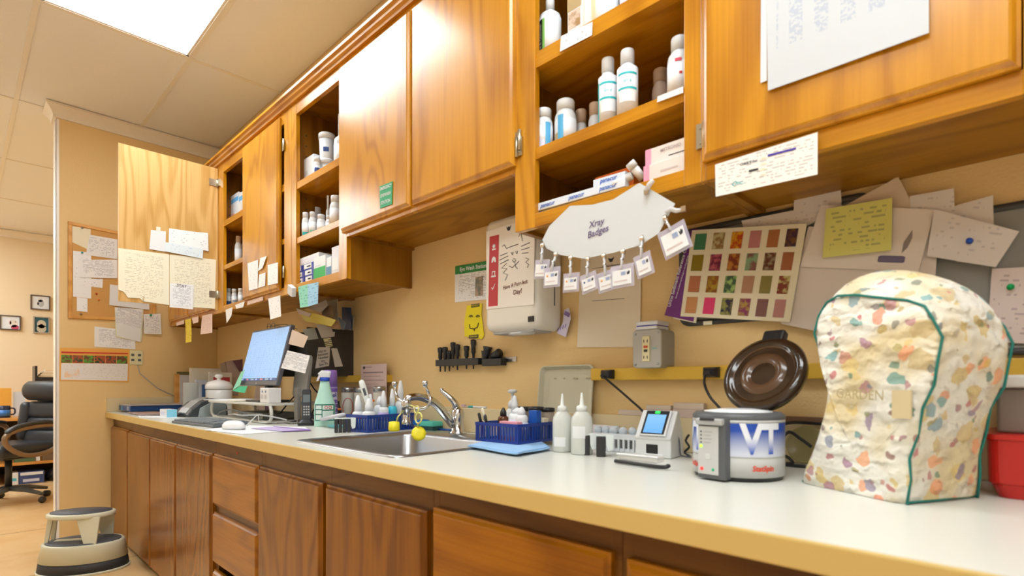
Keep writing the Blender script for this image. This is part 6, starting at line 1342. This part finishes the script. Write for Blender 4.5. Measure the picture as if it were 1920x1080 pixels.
gj=thing('glass_jar','tall textured clear glass jar left of the label printer','jar',(.785,-.395,ZT)); MB().lathe([(0,0),(.041,0),(.042,.006),(.042,.195),(.040,.200),(.038,.195),(.037,.008),(0,.008)],(0,0,0),28).build('jar_body',mat('textured_glass',(.55,.55,.52),.12,alpha=.55,bump=.9,bscale=120),gj)
for k,(x,y,w,h,lean,m_,lab) in enumerate(((.93,-.06,.16,.31,.30,mat('brochure_tan',(.45,.33,.26),.6),'tan brochure leaning behind the canister'),(1.02,-.055,.12,.335,.18,mat('brochure_plum',(.14,.06,.09),.5),'plum coloured leaflet behind the monitor left edge'),(.86,-.05,.10,.30,.42,mat('brochure_rose',(.5,.38,.33),.6),'rose brown leaflet fanned behind the canister'))):
    t=carton(lab,(x,y,ZT+.03),w,.004,h,m_,name='leaflet',cat='leaflet',rot=(0,lean,0))
    t.location.z=ZT+.001+w*math.sin(lean)
sb_=carton('small white and cyan medicine box lying left of the keyboard',(.96,-.60,ZT),.125,.05,.045,WP,bands=[(LAV,.1,.7,.3,.7)],rz=.05); MB().box(.125,.1256,0,.05,0,.045).build('cyan_end',mat('cyan_end',(.25,.62,.80),.5),sb_)
mg=thing('binder','blue phone directory lying flat on papers at the left end','binder',(.07,-.64,ZT+.006),.04)
MB().box(0,.28,0,.42,.004,.040).build('directory_body',mat('directory_blue',(.02,.08,.28),.35),mg,bevel=.003); MB().box(-.002,.10,-.0015,0,.006,.038).build('cover_print',photo_mat('cover_print',(.03,.06,.15),(.10,.30,.55),20),mg); MB().box(.21,.245,-.0015,0,.010,.036).build('face_print',mat('face_grey',(.35,.38,.42),.5),mg)
MB().box(-.004,.30,.0,.43,.0405,.047).build('loose_top_sheet',mat('sheet_grey',(.45,.40,.38),.6),mg)
for k,(z,w_,m_,lab) in enumerate(((.0,.0,PW,'white sheet lying under the pink folder at left'),)):
    sheet('desk_paper',lab,'paper',[PZ(a,b_,.8582) for a,b_ in ((258,779),(312,780),(345,784),(262,783))],m_,(0,0,1),e1=(1,0,0))
fo=MB().box(0,.36,0,.16,0,.006).build('magazine',mat('magazine_mauve',(.42,.30,.28),.5),loc=(.42,-.655,ZT+.0035),rot=(0,0,.0)); tag(fo,'mauve magazine lying before the blue phone directory','magazine')
# ---- wall file with papers
wf=thing('wall_file','black plastic wall file pocket stuffed with brochures, notes on its side','file holder',(1.80,-.002,1.085)); x1=2.085-1.80; WFM=mat('wall_file_black',(.035,.032,.03),.4)
MB().box(x1-.005,x1,-.245,0,0,.235).build('side_panel',WFM,wf,bevel=.001); MB().box(0,.005,-.245,0,0,.235).build('side_panel',WFM,wf,bevel=.001)
for k,y in enumerate((-.245,-.165,-.085,-.006)): MB().box(.005,x1-.005,y,y+.004,0,.16+.03*k).build('divider',WFM,wf,bevel=.001)
MB().box(.005,x1-.005,-.245,0,0,.004).build('base',WFM,wf)
XF=2.0865
def onF(lab,pts,m,dx=0): return shX('side_note',lab,'note',pts,XF+dx,m,group='notes on the side of the black wall file')
onF('grey green card on the side of the wall file, leftmost',[(567,618),(590,614),(597,635),(577,638)],mat('grey_card',(.34,.34,.29),.6))
onF('cream card highest on the side of the wall file',[(592,608),(618,607),(625,624),(600,627)],mat('cream_card',(.62,.56,.48),.6),.002)
onF('thin cream pad below the highest card',[(600,627),(628,622),(627,631),(603,634)],mat('cream_card',(.62,.56,.48),.6),.0005)
onF('pale yellow striped label on the side of the wall file',[(606,635),(620,633),(624,649),(611,651)],paper('striped_label',(.72,.66,.35),(.06,.06,.03),.009,.95,.02,.2))
o=onF('handwritten cream note on the side of the wall file',[(597,651),(619,651),(617,686),(591,691)],mat('cream_note',(.56,.50,.42),.6))
for k,s in enumerate(('tidy to','discount','Number','try','Sun-Th')):
    lettering(o,s,0-.006*(k>2),.030-k*.016,.016,INK,bold=.02,y=-.0012)
onF('blank cream slip right of the handwritten note',[(621,653),(632,653),(643,687),(628,688)],mat('cream_card2',(.58,.53,.46),.6))
def stuff(lab,pts,Y,m,nm='brochure',**k): return shY(nm,lab,'brochure',pts,Y,m,th=.003,**k)
stuff('yellow envelope sticking out of the wall file toward the monitor',[(556,577),(630,600),(622,612),(572,602)],-.20,mat('envelope_yellow',(.62,.50,.06),.5))
stuff('pink strip on top of the yellow envelope',[(556,578),(584,588),(580,594),(560,588)],-.205,mat('strip_pink',(.66,.54,.50),.6))
stuff('glossy grey brochure tilted above the yellow envelope',[(578,578),(612,562),(616,572),(602,586)],-.17,mat('brochure_grey',(.32,.29,.27),.3))
stuff('brown card standing in the wall file',[(606,574),(622,573),(627,598),(604,590)],-.14,mat('card_brown',(.34,.24,.15),.5))
stuff('tall cream folder edge standing in the wall file',[(612,565),(633,561),(634,600),(626,601)],-.10,mat('folder_edge',(.52,.46,.34),.5))
stuff('orange brown box corner in front of the folder',[(610,600),(628,598),(638,612),(630,617),(612,612)],-.15,mat('box_brown',(.45,.24,.11),.5),e1=(1,0,0))
stuff('navy booklet standing at the back of the wall file',[(641,576),(658,577),(659,618),(642,616)],-.05,mat('booklet_navy',(.02,.05,.14),.4))
stuff('grey white booklet leaning at the right of the wall file',[(657,590),(664,591),(661,618),(656,618)],-.03,mat('booklet_grey',(.45,.43,.36),.5))
stuff('blue grey leaflet leaning left of the navy booklet',[(634,594),(648,605),(645,618),(641,618)],-.09,mat('leaflet_bluegrey',(.22,.26,.32),.5))
wl=thing('eyeglasses','dark wire eyeglasses perched on top of the monitor','glasses',PY(508,612,-.27)); 
for s in (-1,1): MB().tube([(s*.028+.022*math.cos(a),0,.0+.016*math.sin(a)) for a in [2*PI*i/16 for i in range(17)]],.0015,6).build('rim',DGR,wl)
MB().tube([(-.008,0,.004),(0,0,.008),(.008,0,.004)],.0014,6).build('bridge',DGR,wl)
for s in (-1,1): MB().tube([(s*.05,0,.004),(s*.05,.06,.012),(s*.045,.12,-.01)],.0014,6).build('temple',DGR,wl)
# ---- desk phone handset behind the spray bottle
ph=thing('cordless_phone','black cordless phone upright in its charger left of the spray bottle','phone',G(572,797)+Vector((.015,.0,0)),facing(G(570,790)))
MB().rings([rr(-.038+i,.034-i,-.035+i,.04-i,.012,z) for z,i in ((0,0),(.012,0),(.026,.012))]).build('charger',BLK,ph)
o=MB().rings([rr(-.021+i,.021-i,-.010,.014,.006,z) for z,i in ((.0,.002),(.01,0),(.14,0),(.150,.004))]).build('handset',mat('phone_dark',(.04,.045,.055),.3),ph); o.location=(.0,.005,.014); o.rotation_euler=(-.14,0,0)
for r_ in range(4):
    for c_ in range(3): o=MB().box(-.014+c_*.010,-.007+c_*.010,-.0115,-.010,.03+r_*.012,.037+r_*.012).build('key',GRYP,ph); o.location=(.0,.005,.014); o.rotation_euler=(-.14,0,0)
o=MB().box(-.015,.015,-.0112,-.010,.09,.125).build('display',mat('phone_display',(.16,.20,.22),.2),ph); o.location=(.0,.005,.014); o.rotation_euler=(-.14,0,0)
tag(MB().box(0,.012,-.0008,0,0,.008).build('red_tag',RED,loc=(2.37,-.6605,.775)),'small red sticker on the rail above the first drawer','sticker')
# ================================================================ STEP STOOL
ss=thing('step_stool','two-step oval cream step stool with dark treads on the floor','step stool',(.72,-.915,0),math.atan2(.354,.227)); CS=mat('stool_cream',(.62,.60,.46),.35); TRD=mat('stool_tread',(.07,.075,.09),.55,bump=.3,bscale=400)
def ov(a,b_,z,n=40,cx=0,cy=0): return [(cx+a*math.cos(t),cy+b_*math.sin(t),z) for t in [2*PI*i/n for i in range(n)]]
MB().rings([ov(.222,.162,0),ov(.224,.164,.012),ov(.222,.162,.014)],0,True).build('base_lip',CS,ss)
MB().rings([ov(.218,.158,.012),ov(.210,.150,.068)],0,True).build('rubber_band',BLKS,ss)
MB().rings([ov(.213,.153,.066),ov(.198,.140,.150),ov(.198,.140,.158),ov(.190,.132,.164),ov(.184,.127,.160)],0,True).build('lower_step',CS,ss)
MB().rings([ov(.180,.123,.158),ov(.180,.123,.165),ov(.172,.116,.167)],0,True).build('lower_tread',TRD,ss)
MB().box(-.14,.03,-.018,.018,.166,.171).build('tread_bridge',CS,ss,bevel=.002)
MB().rings([ov(.162,.105,.300,cx=-.012),ov(.166,.109,.306,cx=-.012),ov(.166,.109,.321,cx=-.012),ov(.158,.101,.326,cx=-.012)],0,True).build('upper_step',CS,ss)
MB().rings([ov(.150,.094,.324,cx=-.012),ov(.148,.092,.330,cx=-.012)],0,True).build('upper_tread',TRD,ss)
def leg(x0,x1,y,w0,w1,yy=None):
    R=[[(x-w,y_-.006,z),(x+w,y_-.006,z),(x+w,y_+.006,z),(x-w,y_+.006,z)] for x,w,z,y_ in ((x0,w0,.160,y),(x1,w1,.308,(yy if yy is not None else y)))]
    MB().rings(R).build('leg',CS,ss,bevel=.003)
leg(.075,.060,-.098,.030,.058,-.082); leg(.075,.060,.098,.030,.058,.082); leg(-.168,-.150,-.03,.010,.014,-.02); leg(-.168,-.150,.03,.010,.014,.02)
# ================================================================ OFFICE BEYOND THE WALL END
LEA=mat('black_leather',(.022,.025,.032),.35,bump=.3,bscale=300); BRA=mat('bronze_arm',(.22,.145,.09),.3,.3)
oc=thing('office_chair','black leather office chair with bronze loop arms in the far office','chair',(-1.92,-1.10,0),.62)
def cush(name,x0,x1,y0,y1,z0,z1,r_=.03,mm=LEA,rot=None,loc=None):
    o=MB().box(x0,x1,y0,y1,z0,z1).build(name,mm,oc,bevel=r_,seg=4)
    for p in o.data.polygons: p.use_smooth=True
    if rot: o.rotation_euler=rot
    if loc: o.location=loc
    return o
cush('seat',-.26,.26,-.27,.25,.42,.53,.05)
for k,(z0,z1,w,t_) in enumerate(((.50,.66,.235,.12),(.64,.78,.245,.13),(.76,.93,.235,.12))): cush('back_cushion',-w,w,.20,.20+t_,z0,z1,.05,rot=(-.14,0,0),loc=(0,0,0))
for s in (-1,1): cush('side_bolster',s*.22-.05,s*.22+.05,.17,.31,.55,.92,.045,rot=(-.14,0,0))
o=MB().lathe([(0,-.22),(.075,-.22),(.092,-.19),(.095,0),(.092,.19),(.075,.22),(0,.22)],(0,0,0),28,0,Matrix.Rotation(PI/2,4,'Y')).build('headrest',LEA,oc); o.location=(0,.345,.985); o.scale=(1,.75,1)
MB().box(-.22,.22,.30,.325,.50,1.02).build('back_shell',BLK,oc,bevel=.012,rot=(-.14,0,0))
for s in (-1,1):
    lp2=curve([(s*.30,.24,.60),(s*.31,.20,.665),(s*.31,.05,.685),(s*.31,-.15,.665),(s*.31,-.27,.61),(s*.305,-.24,.52),(s*.30,-.10,.44),(s*.29,.08,.44),(s*.295,.20,.50),(s*.30,.24,.60)],6)
    MB().tube(lp2,.020,10,0,1).build('arm_loop',BRA,oc); MB().tube(curve([(s*.31,.22,.69),(s*.31,.05,.715),(s*.31,-.16,.692),(s*.31,-.27,.64)]),[.02]+[.03]*22+[.015,.01],12,0,.55).build('arm_pad',LEA,oc)
MB().cyl((0,0,.12),.025,.30,16).build('gas_column',BLK,oc); MB().box(-.10,.10,-.12,.12,.385,.42).build('tilt_plate',BLK,oc,bevel=.01)
for k in range(5):
    a=2*PI*k/5+.15; d_=Vector((math.cos(a),math.sin(a),0))
    MB().tube([d_*.02+Vector((0,0,.125)),d_*.16+Vector((0,0,.115)),d_*.30+Vector((0,0,.080))],[.030,.026,.018],10,0,.8).build('base_leg',DGR,oc)
    c=d_*.30; MB().lathe([(0,-.025),(.022,-.025),(.028,-.015),(.028,.015),(.022,.025),(0,.025)],(0,0,0),18,0,Matrix.Translation((c.x,c.y,.0285))@Matrix.Rotation(a+.6,4,'Z')@Matrix.Rotation(PI/2,4,'X')).build('caster',BLK,oc)
ds_=thing('office_desk','orange wood desk with low shelf against the far office wall','desk',(-4.14,-2.6,0)); W=1.14
DW=wood('desk_wood',(.72,.36,.10),(.50,.20,.04),'y',.4,5,.2)
MB().box(0,W,0,2.58,.665,.695).build('desktop',DW,ds_,bevel=.003); MB().box(.1,W-.02,0,2.58,.20,.232).build('low_shelf',DW,ds_,bevel=.003)
MB().box(.05,W-.03,.0,.03,.0,.665).build('side_panel',DW,ds_); MB().box(.05,W-.03,2.545,2.575,0,.665).build('side_panel',DW,ds_); MB().box(.06,.09,.03,2.545,0,.665).build('back_panel',mat('dark_back',(.06,.04,.03),.6),ds_); MB().box(W-.12,W-.03,1.30,1.34,0,.665).build('support',DW,ds_)
cb2=thing('supply_box','white and navy paper supply boxes on the office floor','box',(-3.02,-1.045,.001)); MB().box(-.2,0,0,.075,0,.125).build('white_carton',WP,cb2,bevel=.002); MB().box(0,.0006,.012,.06,.04,.07).build('cyan_print',mat('cyan_print',(.1,.5,.7),.5),cb2)
cb3=thing('supply_box','navy printed paper carton beside the white one under the desk','box',(-3.02,-.965,.001)); MB().box(-.25,0,0,.20,0,.125).build('carton',mat('navy_carton',(.05,.08,.22),.5),cb3,bevel=.002); MB().box(0,.0006,.01,.19,.09,.12).build('white_band',WP,cb3); lettering_o=MB().box(0,.0008,.03,.16,.02,.05).build('print',LAV,cb3)
bg=thing('black_bag','crumpled black bag on the floor under the office desk','bag',(-3.12,-.57,.001))
random.seed(4); R=[]
for k,(z,s) in enumerate(((0,.9),(.05,1.05),(.10,1.0),(.15,.75),(.19,.4),(.20,.12))): R.append([(s*.13*math.cos(a)*(1+.15*math.sin(3*a+k)),s*.16*math.sin(a)*(1+.15*math.cos(4*a-k)),z) for a in [2*PI*i/24 for i in range(24)]])
MB().rings(R,0,True).build('bag_body',mat('black_vinyl',(.012,.012,.015),.25),bg); MB().tube(curve([(.0,-.08,0.15),(.02,-.04,.19),(.02,.04,.19),(.0,.08,.15)]),.006,8).build('handle',BLK,bg)
ld=thing('filing_pockets','green and brown ledgers lying on the low office shelf','ledger',(-3.10,-1.0,.2325)); MB().box(0,.08,0,.16,0,.03).build('green_ledger',mat('ledger_green',(.08,.14,.07),.5),ld); MB().box(0,.07,.17,.20,0,.05).build('pill_box',WP,ld); MB().box(0,.08,.22,.42,0,.07).build('brown_ledger',mat('ledger_brown',(.16,.10,.06),.5),ld)
ld.name='ledger'
tr=thing('letter_tray','black letter tray piled with files on a stand at the right of the office desk','letter tray',(-3.45,-.83,.696)); H2=.47
MB().box(0,.30,0,.02,.38,.55).build('end_plate',BLK,tr,bevel=.002); MB().box(0,.30,.02,.42,.38,.43).build('tray_body',BLK,tr,bevel=.002); MB().box(.02,.28,.05,.07,0,.38).build('post',BLK,tr); MB().box(.02,.28,.36,.38,0,.38).build('post',BLK,tr)
for k in range(5): 
    t=carton(('lowest','second','middle','fourth','topmost')[k]+' manila file in the black letter tray',(-3.17,-.80+.015*k,1.1265+.0165*k),.24,.32-.03*k,.015,(mat('manila',(.80,.60,.36),.6),mat('manila_pale',(.85,.74,.60),.6))[k%2],rz=0,group='manila files in the black letter tray',name='manila_file',cat='file'); t.rotation_euler=(0,0,0); t.location.x=-3.42
onX_=PX(18,770,-3.35)
of=thing('orange_folder','orange folder propped on the office desk','folder',(-3.50,-1.20,.6955)); MB().box(0,.02,0,.20,0,.31).build('folder_cover',mat('folder_orange',(.85,.42,.06),.5),of,bevel=.002)
wb_=thing('file_stack','white papers standing beside the orange folder','papers',(-3.52,-.985,.6955)); MB().box(0,.02,0,.10,0,.27).build('sheets',WP,wb_); 
mug=thing('mug','black and blue mug on the office desk','mug',(-3.20,-1.075,.6955)); MB().lathe([(0,0),(.052,0),(.055,.01),(.055,.12),(.050,.125),(.047,.12),(.047,.012),(0,.012)],(0,0,0),24).build('mug_body',mat('mug_navy',(.02,.03,.07),.2),mug); MB().lathe([(.0555,.02),(.056,.02),(.056,.08),(.0555,.08)],(0,0,0),24).build('blue_band',mat('mug_blue',(.05,.2,.6),.3),mug); MB().tube(curve([(0,.05,.10),(0,.085,.09),(0,.085,.04),(0,.05,.03)]),.007,8).build('handle',mat('mug_navy',(.02,.03,.07),.2),mug)
sk2=thing('paper_stack','stack of white papers on the office desk behind the mug','papers',(-3.60,-1.55,.6955)); MB().box(0,.25,0,.28,0,.05).build('sheets',PW,sk2)
# pictures
def pic(lab,y0,y1,z0,z1,fm,art):
    t=thing('framed_picture',lab,'picture',(-4.149,y0,z0)); W=y1-y0; H=z1-z0
    for a,b_,c_,d_ in ((0,W,0,.012),(0,W,H-.012,H),(0,.012,0.0121,H-.0121),(W-.012,W,0.0121,H-.0121)): MB().box(0,.028,a,b_,c_,d_).build('frame',fm,t)
    MB().box(0,.016,.012,W-.012,.012,H-.012).build('picture',art[0],t)
    for m_,cy,cz,ry,rz in art[1:]:
        MB().add([(.0168,W*cy+ry*math.cos(a),H*cz+rz*math.sin(a)) for a in [2*PI*i/20 for i in range(20)]],[tuple(range(20))]).build('dog_shape',m_,t)
FD=mat('frame_dark',(.10,.07,.06),.4); FS=mat('frame_silver',(.42,.38,.34),.35,.3); AW=mat('art_white',(.72,.76,.82),.4)
pic('dark framed sketch of a pale dog, uppermost on the office wall',-.797,-.615,1.955,2.132,FD,[AW,(mat('dog_grey',(.45,.47,.52),.5),.52,.45,.030,.045),(mat('dog_grey2',(.55,.56,.6),.5),.5,.68,.024,.024),(mat('dog_dark',(.2,.2,.22),.5),.38,.42,.008,.02)])
pic('dark framed picture of a white and red dog, leftmost on the office wall',-1.068,-.883,1.69,1.863,FD,[AW,(mat('dog_cream',(.75,.68,.62),.5),.66,.45,.035,.045),(mat('dog_red',(.55,.06,.14),.5),.72,.2,.035,.03),(mat('dog_red2',(.6,.2,.15),.5),.5,.5,.010,.022),(INK,.74,.58,.006,.006)])
pic('silver framed picture of a cream dog on a teal background',-.772,-.62,1.670,1.872,FS,[mat('art_teal',(.02,.10,.14),.4),(mat('dog_fluff',(.52,.47,.36),.5),.5,.28,.045,.05),(mat('dog_fluff',(.52,.47,.36),.5),.5,.55,.042,.05),(INK,.5,.52,.012,.010),(mat('dog_mouth',(.35,.12,.10),.5),.5,.40,.012,.012)])
